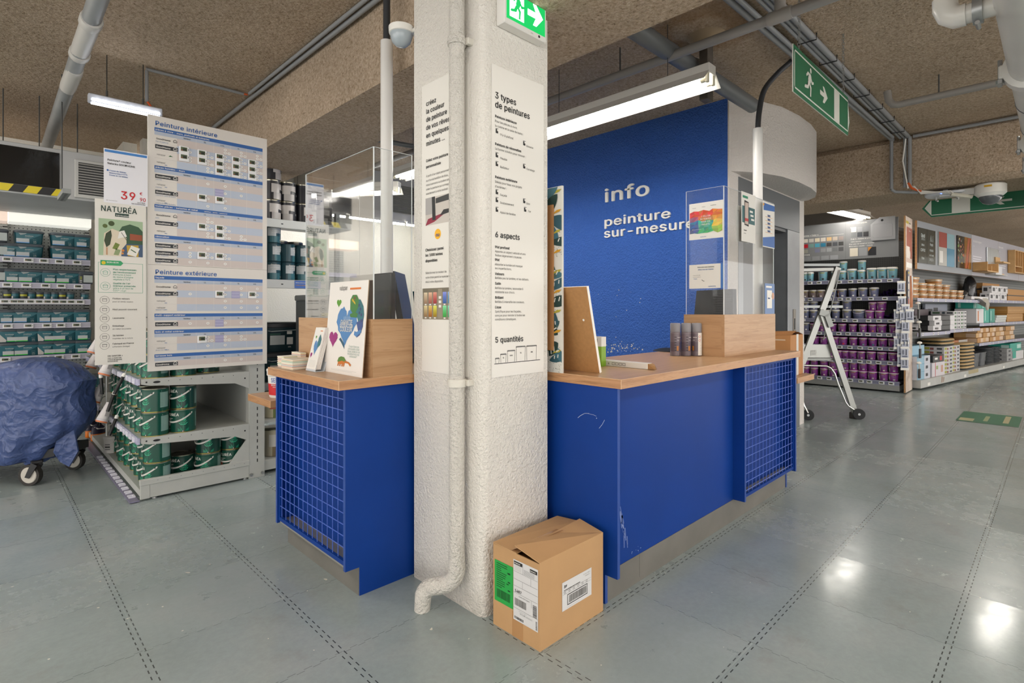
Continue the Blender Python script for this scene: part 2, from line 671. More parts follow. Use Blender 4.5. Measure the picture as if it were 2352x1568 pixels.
M_FLOOR = floor_material()
M_CEIL = ceiling_material()
M_STUCCO = stucco('white_stucco', 'ebe7df', 85, 0.8, 0.022, '9c9488')
M_WALLW = stucco('white_rough_wall', 'e4e2da', 60, 0.4)
M_BLUEW = stucco('blue_rough_wall', '3063bb', 60, 1.0, 0.03)
M_CANOPY = stucco('light_grey_rough_wall', 'd8d2cd', 60, 0.7, 0.02)
BLUE = mat('0d3886', 0.45, 0, 0.18, vary=(3.0, 0.06), name='blue_laminate')
BLUE_EDGE = mat('2f4d94', 0.4, 0, 0.3)
def wood_material(axis, a='bb956f', b='ab835c', c='96704f', name='beech_laminate'):
	k = Nodes(name)
	mp = k.new('ShaderNodeMapping')
	mp.inputs['Scale'].default_value = (2.0, 34, 34) if axis == 'x' else ((34, 2.0, 34) if axis == 'y' else (34, 34, 2.0))
	k.link(k.tc.outputs['Object'], mp.inputs['Vector'])
	n = k.noise(1.0, 4, mp.outputs[0], 0.6, 0.8)
	mp2 = k.new('ShaderNodeMapping')
	s = (8, 260, 260) if axis == 'x' else ((260, 8, 260) if axis == 'y' else (260, 260, 8))
	mp2.inputs['Scale'].default_value = s
	k.link(k.tc.outputs['Object'], mp2.inputs['Vector'])
	f = k.ramp(k.noise(1.0, 2, mp2.outputs[0]), [(0.60, 0.0), (0.68, 1.0)])
	base = k.ramp(n, [(0.3, b), (0.55, a), (0.75, a)])
	base = k.mix(k.math('MULTIPLY', f, 0.55), base, c)
	k.link(base, k.p.inputs['Base Color'])
	k.p.inputs['Roughness'].default_value = 0.36
	return k.m
WOOD_X = wood_material('x', name='beech_laminate_x')
WOOD_Y = wood_material('y', name='beech_laminate_y')
EDGE_X = wood_material('x', 'bf9066', 'a9794f', '70492c', 'beech_edge_x')
EDGE_Y = wood_material('y', 'bf9066', 'a9794f', '70492c', 'beech_edge_y')
STEEL = mat('77746e', 0.45, 0.15, vary=(5, 0.12), name='brushed_steel_plinth')
WHITE = mat('eeece6', 0.45, name='white_print')
PAPER = mat('e9e6df', 0.6, name='off_white_board')
LGREY = mat('c3c3bf', 0.45, name='light_grey_steel')
MGREY = mat('8f9291', 0.5, name='grey_steel')
DGREY = mat('4a4b4a', 0.6, name='dark_grey_steel')
BLACK = mat('17181a', 0.45, name='black_plastic')
INK = mat('232323', 0.6, name='black_ink')
PVC = mat('8e9092', 0.42, name='grey_plastic_pipe')
PVCD = mat('6a6d6f', 0.4, name='dark_grey_pipe')
ZINC = mat('a9abab', 0.35, 0.8, name='galvanised_steel')
CHROME = mat('c9c9c6', 0.2, 1.0, name='chrome')
TUBE = emit('fffaf2', LAMP, 'lit_tube')
RED = mat('c4161f', 0.5)

# ---------------------------------------------------------------- shell
b = MB(); b.box(-6, 24, -6, 11, -0.2, 0, M_FLOOR)
struct(b.build('floor', smooth=False))
b = MB(); b.box(-6, 24, -6, 11, CEIL, CEIL + 0.2, M_CEIL)
struct(b.build('ceiling', smooth=False))
b = MB(); b.box(1.71, 2.30, -6, 8.0, 2.66, CEIL, M_CEIL)
struct(b.build('ceiling_beam', smooth=False))
b = MB(); b.box(7.06, 7.95, -6, 8.0, 2.565, CEIL, M_CEIL, 0.06)
struct(b.build('ceiling_beam', smooth=False))
b = MB(); b.box(-6, 1.25, 8.0, 8.15, 0, CEIL, M_WALLW); b.box(1.12, 1.25, 7.3, 8.0, 0, CEIL, M_WALLW)
struct(b.build('wall_left', smooth=False))
b = MB(); b.box(1.25, 4.85, 7.0, 7.15, 0, CEIL, M_WALLW); b.box(4.70, 4.85, 6.2, 7.0, 0, CEIL, M_WALLW)
struct(b.build('wall_back', smooth=False))
b = MB(); b.box(4.69, 4.85, 2.062, 6.2, 0, CEIL, M_BLUEW)
struct(b.build('wall_middle', smooth=False))

# pillar with a rounded front corner
def pillar_outline():
	x0, x1, y0, y1, r = 1.500, 1.905, 1.70, 2.205, 0.035
	pts = []
	for k in range(7):
		a = pi + k / 6 * pi / 2
		pts.append((x0 + r + r * cos(a), y0 + r + r * sin(a)))
	return pts + [(x1, y0), (x1, y1), (x0, y1)]
b = MB(); b.prism(pillar_outline(), 0, CEIL, M_STUCCO)
struct(b.build('pillar'))

# lift wall: white wall end, grey metal surround, two sliding leaves in the recess
LIFT_Y = 2.06
b = MB()
b.box(4.69, 4.93, LIFT_Y - 0.012, LIFT_Y + 0.001, 0, CEIL, M_CANOPY)
b.box(4.86, 4.93, LIFT_Y, LIFT_Y + 0.22, 0, CEIL, M_CANOPY)
b.box(4.93, 6.48, LIFT_Y, LIFT_Y + 0.22, 2.16, CEIL, M_CANOPY)
b.box(6.48, 6.62, LIFT_Y, LIFT_Y + 0.22, 0, CEIL, M_CANOPY)
b.box(6.62, 6.70, LIFT_Y + 0.0, 7.0, 0, CEIL, M_CANOPY)
struct(b.build('wall_lift', smooth=False))
canopy = [(4.70, 2.06), (4.80, 1.985), (4.97, 1.885), (5.25, 1.80), (5.6, 1.765), (5.95, 1.765), (6.25, 1.80), (6.48, 1.88), (6.60, 1.98), (6.62, 2.06)]
b = MB(); b.prism([(x, y) for x, y in canopy], 2.52, CEIL, M_CANOPY)
struct(b.build('wall_canopy'))
LIFTM = mat('85888c', 0.38, 0.7, vary=(4, 0.1), name='lift_door_steel')
d = bpy.data.objects.new('door_1', None); COL.objects.link(d); struct(d)
b = MB()
yf = LIFT_Y - 0.018
b.box(4.88, 6.50, yf, LIFT_Y, 2.15, 2.50, mat('6f7276', 0.45, 0.4), 0.003)
b.box(4.88, 4.98, yf, LIFT_Y + 0.16, 0, 2.15, LIFTM, 0.003)
b.box(6.13, 6.50, yf, LIFT_Y, 0, 2.15, LIFTM, 0.003)
b.box(6.13, 6.16, LIFT_Y, LIFT_Y + 0.16, 0, 2.15, LIFTM)
b.box(4.98, 6.13, LIFT_Y, LIFT_Y + 0.16, 2.12, 2.15, mat('4b4e52', 0.5))
b.build('door_frame', d, False)
for x0, x1 in ((4.98, 5.555), (5.558, 6.13)):
	b = MB(); b.box(x0, x1, LIFT_Y + 0.12, LIFT_Y + 0.15, 0.005, 2.12, mat('5f6266', 0.4, 0.4), 0.002)
	b.build('door_leaf', d, False)
b = MB(); b.box(6.28, 6.36, yf - 0.006, yf, 0.98, 1.30, mat('77726a', 0.35, 0.8), 0.002)
b.box(6.305, 6.335, yf - 0.009, yf - 0.006, 1.08, 1.20, BLACK)
b.build('button_plate', d, False)

# far walls that close the aisles
b = MB(); b.box(10.60, 10.63, 2.35, 8.0, 0, CEIL, mat('8b8782', 0.8))
struct(b.build('wall_right', smooth=False))
b = MB(); b.box(6.70, 10.9, 6.8, 7.0, 0, CEIL, M_WALLW)
struct(b.build('wall_far', smooth=False))
b = MB(); b.box(23.0, 23.2, -6, 8.0, 0, CEIL, M_WALLW)
struct(b.build('wall_end', smooth=False))
# ---------------------------------------------------------------- fluorescent fittings
def strip_light(L=1.5, tubes=2):
	"""white channel with sloping reflector, tubes below; origin at the middle of the tubes, along local Y"""
	root = thing('fluorescent_light', '', 'lamp')
	h = L / 2
	b = MB()
	wm = mat('d9d6d0', 0.35)
	b.box(-0.045, 0.045, -h - 0.02, h + 0.02, 0.045, 0.105, wm, 0.003)
	P = []
	for y in (-h - 0.02, h + 0.02):
		P += [(-0.115, y, -0.012), (-0.112, y, -0.012), (-0.045, y, 0.052), (0.045, y, 0.052), (0.112, y, -0.012), (0.115, y, -0.012), (0.047, y, 0.056), (-0.047, y, 0.056)]
	b.add(P, [(0, 1, 9, 8), (1, 2, 10, 9), (2, 3, 11, 10), (3, 4, 12, 11), (4, 5, 13, 12), (5, 6, 14, 13), (6, 7, 15, 14), (7, 0, 8, 15)], wm)
	b.build('reflector', root)
	for s in ((-0.038, 0.038) if tubes == 2 else (0.0,)):
		t = MB(); t.cyl((s, -h + 0.03, 0.005), (s, h - 0.03, 0.005), 0.014, TUBE, 10)
		to = t.build('tube', root)
		for e in (-1, 1):
			c = MB()
			c.cyl((s, e * (h - 0.035), 0.005), (s, e * (h + 0.005), 0.005), 0.0155, mat('cfc8b2', 0.4, 0.3), 10)
			c.box(s - 0.014, s + 0.014, e * (h + 0.003) - 0.009, e * (h + 0.003) + 0.009, -0.012, 0.05, mat('d8d3bd', 0.5), 0.002)
			c.build('tube_holder', to)
	for y in (-h * 0.62, h * 0.62):
		w = MB(); w.cyl((0, y, 0.1), (0, y, CEIL - 2.7), 0.0025, mat('3b3b3b', 0.5), 5)
		w.build('hanging_wire', root)
	return root
proto = strip_light()
def lamp(x, y, z, rz, label):
	return place(proto, (x, y, z), rz, label)
lamp(3.20, 2.27, 2.70, 0.0, 'twin-tube fluorescent light hanging above the counter with the wooden box')
lamp(3.175, 4.22, 2.70, 0.0, 'twin-tube fluorescent light behind the pillar, further along the same line')
lamp(2.85, 5.75, 2.60, radians(35), 'twin-tube fluorescent light seen through the left acrylic screen')
lamp(9.98, 2.42, 2.84, radians(-90 - 8.7), 'twin-tube fluorescent light above the purple paint shelves')
lamp(9.75, 0.60, 2.84, radians(-90 - 8.7), 'twin-tube fluorescent light behind the green left-pointing exit sign')
# unseen copies of the fitting, added as fill light over the near aisle
aisle = [(-0.9, 1.2), (-0.9, 4.2), (-0.9, 6.6), (1.6, -1.0), (4.0, -0.9), (6.3, -0.9), (-0.6, -1.2)]
for x, y in aisle:
	o = lamp(x, y, 2.84, 0.0 if x < 1 else pi / 2, 'unseen twin-tube fluorescent light added as fill over the aisle in front of the counters')
	o['group'] = 'unseen fill lights over the near aisle'
lamp(13.6, -0.9, 2.84, radians(-98.7), 'unseen twin-tube fluorescent light added as fill over the far right aisle')  # one more unseen fitting, added to fill the right-hand side

# clear LED bar on two rods, left
root = thing('led_bar_light', 'clear LED bar light hung on two thin rods above the tall price board', 'lamp')
b = MB()
b.box(0.545, 1.00, 4.87, 4.93, 2.79, 2.85, mat('b9bcc4', 0.3), 0.006)
b.build('housing', root)
b = MB()
b.box(0.565, 0.98, 4.866, 4.87, 2.797, 2.815, emit('eef4ff', 9, 'led_strip'))
b.box(0.565, 0.98, 4.875, 4.925, 2.786, 2.79, emit('eef4ff', 9, 'led_strip'))
b.build('led_strip', root)
for k in range(8):
	b = MB(); b.lathe([(0.0001, -0.006), (0.006, -0.003), (0.007, 0.003), (0.0001, 0.006)], emit('ffffff', 40, 'led'), 8, (0.595 + k * 0.052, 4.865, 2.806))
	b.build('led', root)
for x in (0.655, 0.878):
	b = MB(); b.cyl((x, 4.9, 2.85), (x, 4.9, CEIL), 0.0035, mat('4a4a48', 0.4, 0.6), 6)
	b.cyl((x, 4.9, 2.85), (x, 4.9, 2.90), 0.008, mat('4a4a48', 0.4), 6)
	b.build('rod', root)

# tubes under the soffit at the back wall
b = MB()
b.box(2.9, 4.69, 6.45, 7.0, 2.60, CEIL, mat('c9c7c1', 0.6))
b.box(2.9, 4.69, 6.40, 6.45, 2.52, 2.62, mat('d6d4ce', 0.5))
so = struct(b.build('wall_soffit', smooth=False))
SOFF = [(3.03, 3.30), (3.36, 4.18), (4.22, 4.36), (4.50, 4.69)]
for i, (x0, x1) in enumerate(SOFF):
	root = thing('tube_light', ['slim tube light at the left end under the back wall soffit', 'long slim tube light in the middle under the back wall soffit',
				 'short slim tube light under the soffit behind the white pole', 'slim tube light under the soffit next to the pillar'][i], 'lamp', group='tube lights under the soffit')
	b = MB(); b.cyl((x0, 6.385, 2.475), (x1, 6.385, 2.475), 0.014, TUBE, 8); b.build('tube', root)
	b = MB(); b.box(x0, x1, 6.37, 6.40, 2.487, 2.52, WHITE); b.build('batten', root)
# louvred air outlet of the soffit
root = thing('air_grille', 'grey louvred air outlet on the back wall beside the pillar', 'air vent')
b = MB(); b.box(3.95, 4.69, 6.44, 6.46, 2.64, 3.02, mat('77776f', 0.5)); b.build('backing', root, False)
b = MB()
for k in range(15):
	z = 2.66 + k * 0.0245
	b.add([(3.96, 6.425, z), (4.68, 6.425, z), (4.68, 6.445, z + 0.016), (3.96, 6.445, z + 0.016)], [(0, 1, 2, 3)], mat('9a9a92', 0.5))
b.build('louvres', root, False)
# ---------------------------------------------------------------- the two blue counters
def scuff(b, fr, strokes, m):
	for pts, w in strokes:
		b.line(fr, pts, w, m, 0.0006)

# left counter -----------------------------------------------------------
root = thing('info_counter', 'blue counter left of the pillar with a wire grille front and beech worktop', 'counter', (1.154, 2.22, 0))
def off(x, y, z=0):
	return Matrix.Translation((-x, -y, -z))
T = off(1.154, 2.22)
def side_panel(T, y0, y1, x0, xs, x1, ztop):
	b = MB(T)
	pts = [(x0, 0.13), (xs, 0.13), (xs, 0.0), (x1, 0.0), (x1, ztop), (x0, ztop)]
	n = len(pts)
	P = [(x, y0, z) for x, z in pts] + [(x, y1, z) for x, z in pts]
	F = [tuple(range(n)), tuple(range(n, 2 * n))[::-1]] + [(k, n + k, n + (k + 1) % n, (k + 1) % n) for k in range(n)]
	b.add(P, F, [BLUE, BLUE] + [BLUE_EDGE] * n)
	return b
b = MB(T); b.box(1.222, 1.24, 2.236, 3.03, 0, 0.13, STEEL); b.build('plinth', root, False)
side_panel(T, 2.232, 2.250, 1.154, 1.224, 1.80, 0.944).build('side_panel', root, False)
side_panel(T, 3.008, 3.026, 1.154, 1.242, 1.60, 0.944).build('side_panel', root, False)
b = MB(T); b.box(1.25, 1.268, 2.250, 3.008, 0.13, 0.944, BLUE); b.build('back_panel', root, False)
b = MB(T); b.box(1.17, 1.25, 2.250, 3.008, 0.13, 0.148, mat('8c8a84', 0.6)); b.build('bottom_shelf', root, False)
def grille(T, p0, p1, z0, z1, nv, pitch, y_axis, depth):
	"""wire mesh between two uprights: p0..p1 along the counter; level wires in front"""
	b = MB(T)
	A = (lambda p, q, z: (q, p, z)) if y_axis else (lambda p, q, z: (p, q, z))
	wm = mat('4a68c0', 0.3)
	k = 0
	z = z1 - 0.037
	while z > z0 + 0.01:
		b.cyl(A(p0, depth - 0.0035, z), A(p1, depth - 0.0035, z), 0.0022, wm, 6)
		z -= pitch
	for i in range(nv):
		p = p0 + (p1 - p0) * (i + 0.5) / nv
		b.cyl(A(p, depth, z0), A(p, depth, z1), 0.0022, wm, 6)
	return b
b = grille(T, 2.250, 3.008, 0.165, 0.93, 14, 0.0514, True, 1.170); b.build('wire_grille', root)
for args in ((2.250, 3.008, 0.145, 0.165), (2.250, 3.008, 0.922, 0.944)):
	b = MB(T); b.box(1.163, 1.179, args[0], args[1], args[2], args[3], BLUE); b.build('grille_rail', root, False)
for y0, y1 in ((2.2502, 2.262), (2.994, 3.0078)):
	b = MB(T); b.box(1.163, 1.179, y0, y1, 0.165, 0.922, BLUE); b.build('grille_rail', root, False)
def worktop(T, x0, x1, y0, y1, z0, z1):
	b = MB(T)
	p = [(x, y, z) for z in (z0, z1) for y in (y0, y1) for x in (x0, x1)]
	b.add(p, [(0, 2, 3, 1), (4, 5, 7, 6), (0, 1, 5, 4), (2, 6, 7, 3), (0, 4, 6, 2), (1, 3, 7, 5)], [WOOD_X, WOOD_X, EDGE_X, EDGE_X, EDGE_Y, EDGE_Y])
	# pale bevel along the top edge
	pale = mat('d9b791', 0.35)
	b.box(x0 - 0.0006, x1, y0 - 0.0006, y0 + 0.001, z1 - 0.001, z1 + 0.0004, pale)
	b.box(x0 - 0.0006, x0 + 0.001, y0, y1, z1 - 0.001, z1 + 0.0004, pale)
	b.box(x0 - 0.0007, x0 + 0.0012, y0 - 0.0007, y0 + 0.0012, z0, z1, pale)
	return b
worktop(T, 1.113, 1.95, 2.212, 3.03, 0.944, 0.985).build('worktop', root, False)
def upstand(T, horizontal, x0, x1, y0, y1, z0, z1):
	b = MB(T)
	b.box(x0, x1, y0, y1, z0, z1, WOOD_X if horizontal else WOOD_Y)
	return b
upstand(T, False, 1.283, 1.302, 2.235, 3.03, 0.985, 1.254).build('upstand', root, False)
upstand(T, True, 1.283, 1.498, 2.216, 2.235, 0.985, 1.254).build('upstand', root, False)

# right counter ----------------------------------------------------------
T = off(1.961, 1.345)
root = thing('info_counter', 'long blue counter right of the pillar, recessed front and grille at its far end', 'counter', (1.961, 1.345, 0))
b = MB(T); b.box(1.981, 4.228, 1.414, 1.43, 0, 0.13, STEEL)
b.box(2.245, 2.2456, 1.4136, 1.414, 0.02, 0.13, INK); b.build('plinth', root, False)
def cross_panel(T, x0, x1, yf, ys, y1, ztop, low=True):
	b = MB(T)
	pts = [(yf, 0.13), (ys, 0.13), (ys, 0.0), (y1, 0.0), (y1, ztop), (yf, ztop)] if low else [(yf, 0.13), (y1, 0.13), (y1, ztop), (yf, ztop)]
	n = len(pts)
	P = [(x0, y, z) for y, z in pts] + [(x1, y, z) for y, z in pts]
	F = [tuple(range(n))[::-1], tuple(range(n, 2 * n))] + [(k, (k + 1) % n, n + (k + 1) % n, n + k) for k in range(n)]
	b.add(P, F, [BLUE, BLUE] + [BLUE_EDGE] * n)
	return b
b = cross_panel(T, 1.961, 1.980, 1.345, 1.410, 2.02, 0.957)
fr = Frame((1.961 - 1.961, 1.697 - 1.345, 0), (0, -1, 0))
b.T = None
sm = mat('b9c0d8', 0.6, name='scuff_white')
scuff(b, fr, [([(0.135, 0.80), (0.15, 0.812), (0.175, 0.826), (0.2, 0.829)], 0.0022), ([(0.165, 0.822), (0.186, 0.828), (0.225, 0.826), (0.24, 0.822)], 0.0014),
			  ([(0.255, 0.77), (0.272, 0.79), (0.285, 0.812)], 0.0018), ([(0.24, 0.812), (0.243, 0.815)], 0.004)], sm)
b.build('side_panel', root, False)
cross_panel(T, 3.300, 3.320, 1.345, 1.41, 1.43, 0.957, False).build('divider_panel', root, False)
cross_panel(T, 4.190, 4.210, 1.345, 1.41, 1.62, 0.957).build('side_panel', root, False)
b = MB(T); b.box(1.980, 3.30, 1.416, 1.434, 0.13, 0.957, BLUE)
fr = Frame((1.98 - 1.961, 1.416 - 1.345, 0), (1, 0, 0))
b.T = None
# smeared chalky mark low on the front
random.seed(3)
sm2 = mat('5f74b0', 0.7, name='scuff_pale')
for k in range(26):
	t = k / 25
	cx = 0.055 + 0.10 * t + random.uniform(-0.012, 0.012)
	cz = 0.505 - 0.27 * t
	w = 0.002 + 0.006 * random.random()
	scuff(b, fr, [([(cx, cz), (cx + random.uniform(-0.004, 0.016), cz - random.uniform(0.02, 0.06))], w)], sm2 if k % 3 else mat('8695c4', 0.7))
for k in range(10):
	x, z = random.uniform(0.2, 0.28), random.uniform(0.14, 0.17)
	b.disc(fr, x, z, random.uniform(0.001, 0.003), sm, 0.0008, 6)
b.build('front_panel', root, False)
b = MB(T); b.box(3.32, 4.19, 1.43, 1.448, 0.13, 0.957, BLUE); b.build('back_panel', root, False)
b = MB(T); b.box(3.32, 4.19, 1.372, 1.43, 0.13, 0.148, mat('8c8a84', 0.6)); b.build('bottom_shelf', root, False)
b = grille(T, 3.320, 4.19, 0.165, 0.94, 15, 0.0514, False, 1.365); b.build('wire_grille', root)
for z0, z1 in ((0.145, 0.165), (0.935, 0.957)):
	b = MB(T); b.box(3.32, 4.19, 1.357, 1.372, z0, z1, BLUE); b.build('grille_rail', root, False)
for x0, x1 in ((3.3202, 3.332), (4.178, 4.1898)):
	b = MB(T); b.box(x0, x1, 1.357, 1.372, 0.165, 0.935, BLUE); b.build('grille_rail', root, False)
worktop(T, 1.955, 4.222, 1.322, 2.02, 0.957, 0.998).build('worktop', root, False)
upstand(T, False, 3.342, 3.361, 1.508, 1.765, 0.998, 1.266).build('upstand', root, False)
upstand(T, True, 3.342, 4.205, 1.489, 1.508, 0.998, 1.266).build('upstand', root, False)

# low side shelves next to the counters
root = thing('side_shelf', 'low beech shelf board carrying the red and white filler bucket beside the left counter', 'shelf', (1.22, 3.28, 0))
T = off(1.22, 3.28)
worktop(T, 1.22, 1.75, 3.28, 3.66, 0.715, 0.757).build('board', root, False)
b = MB(T); b.box(1.60, 1.62, 3.30, 3.64, 0, 0.715, BLUE); b.build('support', root, False)
root = thing('side_shelf', 'low beech shelf board carrying the taped parcel at the far end of the right counter', 'shelf', (4.63, 1.47, 0))
T = off(4.63, 1.47)
worktop(T, 4.63, 5.04, 1.47, 1.95, 0.708, 0.752).build('board', root, False)
b = MB(T); b.box(4.64, 4.66, 1.60, 1.90, 0, 0.708, BLUE); b.build('support', root, False)

# ---------------------------------------------------------------- acrylic screens
def acrylic_material():
	k = Nodes('clear_acrylic')
	nt = k.nt
	out = [n for n in nt.nodes if n.type == 'OUTPUT_MATERIAL'][0]
	tr = k.new('ShaderNodeBsdfTransparent')
	tr.inputs['Color'].default_value = (0.93, 0.95, 0.95, 1)
	gl = k.new('ShaderNodeBsdfGlossy')
	gl.inputs['Roughness'].default_value = 0.03
	fz = k.new('ShaderNodeFresnel', IOR=1.5)
	df = k.new('ShaderNodeBsdfDiffuse')
	df.inputs['Color'].default_value = (0.8, 0.82, 0.83, 1)
	haze = k.ramp(k.noise(6, 5, rough=0.7), [(0.4, 0.015), (0.75, 0.075)])
	m1 = k.new('ShaderNodeMixShader'); m2 = k.new('ShaderNodeMixShader')
	k.link(haze, m1.inputs[0]); k.link(tr.outputs[0], m1.inputs[1]); k.link(df.outputs[0], m1.inputs[2])
	k.link(k.math('MULTIPLY', fz.outputs[0], 0.75), m2.inputs[0]); k.link(m1.outputs[0], m2.inputs[1]); k.link(gl.outputs[0], m2.inputs[2])
	k.link(m2.outputs[0], out.inputs['Surface'])
	return k.m
ACRYL = acrylic_material()
ACRYL_EDGE = mat('e3e8ea', 0.2, name='polished_acrylic_edge')
def pane(b, horizontal, a0, a1, c, z0, z1, t=0.005):
	"""one sheet of acrylic with bright polished edges"""
	if horizontal:
		b.add([(a0, c, z0), (a1, c, z0), (a1, c, z1), (a0, c, z1)], [(0, 1, 2, 3)], ACRYL)
		b.box(a0, a1, c - t / 2, c + t / 2, z1 - 0.0015, z1, ACRYL_EDGE)
		b.box(a0 - 0.002, a0 + 0.002, c - t / 2, c + t / 2, z0, z1, ACRYL_EDGE)
		b.box(a1 - 0.001, a1 + 0.001, c - t / 2, c + t / 2, z0, z1, ACRYL_EDGE)
	else:
		b.add([(c, a0, z0), (c, a1, z0), (c, a1, z1), (c, a0, z1)], [(0, 1, 2, 3)], ACRYL)
		b.box(c - t / 2, c + t / 2, a0, a1, z1 - 0.0015, z1, ACRYL_EDGE)
		b.box(c - t / 2, c + t / 2, a1 - 0.001, a1 + 0.001, z0, z1, ACRYL_EDGE)
	return b
root = thing('acrylic_screen', 'tall clear acrylic screen standing on the wooden upstand of the left counter', 'screen', (1.29, 2.222, 1.254))
T = off(1.29, 2.222, 1.254)
pane(MB(T), False, 2.222, 2.95, 1.29, 1.2545, 2.05).build('front_sheet', root, False)
pane(MB(T), True, 1.29, 1.498, 2.222, 1.2545, 2.05).build('side_sheet', root, False)
pane(MB(T), True, 1.30, 1.62, 2.955, 1.2545, 2.045).build('side_sheet', root, False)
root = thing('acrylic_screen', 'clear acrylic screen with posters stuck on it, on the wooden box of the right counter', 'screen', (3.35, 1.497, 1.266))
T = off(3.35, 1.497, 1.266)
pane(MB(T), False, 1.497, 1.752, 3.35, 1.2665, 2.082).build('side_sheet', root, False)
pane(MB(T), True, 3.35, 4.19, 1.497, 1.2665, 2.082).build('front_sheet', root, False)
# ---------------------------------------------------------------- signs and pipe on the pillar
def lines(b, fr, rows, m, mb, sq):
	"""rows: (text, x, y, cap height, bold)"""
	for s, x, y, h, bold in rows:
		b.text(fr, s, x, y, h / 0.727, mb if bold else m, bold, 'l', sq)
SOFT = mat('55534f', 0.6, name='grey_ink')
def pz(py, k=0.00188):
	return EYE + (710 - py) * k

root = thing('pillar_sign', 'tall white sign about three paint types and six finishes on the right pillar face', 'sign', (1.546, 1.6955, 1.009))
b = MB(); fr = Frame((0, 0, 0), (1, 0, 0))
b.panel(fr, 0.328, 1.335, 0.0045, PAPER, mat('cfccc6', 0.5)); b.build('panel', root, False)
b = MB()
Z = lambda py: pz(py) - 1.009
R = [('3 types', 0.017, Z(230), 0.038, 1), ('de peintures', 0.017, Z(251), 0.038, 1),
	 ('Peinture intérieure', 0.017, Z(274), 0.0155, 1), ('Pour les pièces à vivre,', 0.017, Z(284.5), 0.014, 0), ('la cuisine et la salle de bains :', 0.017, Z(295), 0.014, 0),
	 ('Mur & plafond', 0.047, Z(312), 0.0135, 0), ('Boiserie', 0.21, Z(320), 0.0135, 0),
	 ('Peinture de rénovation', 0.017, Z(337), 0.0155, 1), ('La bonne solution pour rénover :', 0.017, Z(347), 0.014, 0),
	 ('Meuble', 0.047, Z(366), 0.0135, 0), ('Carrelage', 0.21, Z(375), 0.0135, 0), ('Radiateur', 0.047, Z(386), 0.0135, 0),
	 ('Peinture extérieure', 0.017, Z(412), 0.0155, 1), ('Idéale pour tous vos projets', 0.017, Z(422.5), 0.014, 0), ("d'extérieur :", 0.017, Z(433), 0.014, 0),
	 ('Façade', 0.047, Z(450), 0.0135, 0), ('Bois', 0.21, Z(458), 0.0135, 0), ('Soubassement', 0.047, Z(468), 0.0135, 0), ('Fer', 0.222, Z(476), 0.0135, 0), ('Appui de fenêtre', 0.047, Z(490), 0.0135, 0),
	 ('6 aspects', 0.017, Z(546), 0.034, 1),
	 ('Mat profond', 0.017, Z(571), 0.0155, 1), ('Apporte un aspect velouté et une', 0.017, Z(580.5), 0.0135, 0), ('finition légèrement crayeuse.', 0.017, Z(589.5), 0.0135, 0),
	 ('Mat', 0.017, Z(600), 0.0155, 1), ('Absorbe la lumière et masque', 0.017, Z(610), 0.0135, 0), ('les imperfections.', 0.017, Z(619), 0.0135, 0),
	 ('Velours', 0.017, Z(632), 0.0155, 1), ('Reflète peu la lumière, et les défauts.', 0.017, Z(641), 0.0135, 0),
	 ('Satin', 0.017, Z(654), 0.0155, 1), ('Reflète la lumière, lessivable &', 0.017, Z(664), 0.0135, 0), ('résistante aux chocs.', 0.017, Z(673), 0.0135, 0),
	 ('Brillant', 0.017, Z(686), 0.0155, 1), ('Reflète & intensifie les couleurs.', 0.017, Z(695.5), 0.0135, 0),
	 ('Lisse', 0.017, Z(708), 0.0155, 1), ('Spécifique pour les façades,', 0.017, Z(717.5), 0.0135, 0), ('conçue pour résister à toutes les', 0.017, Z(726.5), 0.0135, 0), ('conditions climatiques.', 0.017, Z(735.5), 0.0135, 0),
	 ('5 quantités', 0.017, Z(786), 0.034, 1)]
lines(b, fr, R, SOFT, INK, 0.93)
b.build('lettering', root, False)
b = MB()
for x, py in ((0.022, 303), (0.19, 312), (0.022, 358), (0.022, 378), (0.19, 367), (0.022, 442), (0.19, 450), (0.022, 460), (0.196, 470), (0.022, 482)):
	z = Z(py + 6)
	b.rect(fr, x, x + 0.008, z, z + 0.018, INK); b.rect(fr, x + 0.008, x + 0.014, z, z + 0.010, INK); b.line(fr, [(x, z + 0.02), (x + 0.016, z + 0.02)], 0.002, INK)
# row of five drawn buckets
x = 0.02; z0 = Z(833)
for w, h, s in ((0.022, 0.018, ''), (0.033, 0.034, '1L'), (0.045, 0.047, '2.5L'), (0.058, 0.062, '5L'), (0.066, 0.062, '10L')):
	b.line(fr, [(x + 0.002, z0), (x, z0 + h)], 0.0016, INK); b.line(fr, [(x + w - 0.002, z0), (x + w, z0 + h)], 0.0016, INK)
	b.rect(fr, x - 0.002, x + w + 0.002, z0 + h, z0 + h + 0.003, INK); b.rect(fr, x, x + w, z0 + h + 0.004, z0 + h + 0.0055, INK)
	b.text(fr, s, x + w / 2, z0 + h * 0.55, 0.011, INK, 1, 'c')
	x += w + 0.0085
b.rect(fr, 0.014, 0.302, z0 - 0.004, z0 - 0.001, INK)
b.build('pictograms', root, False)

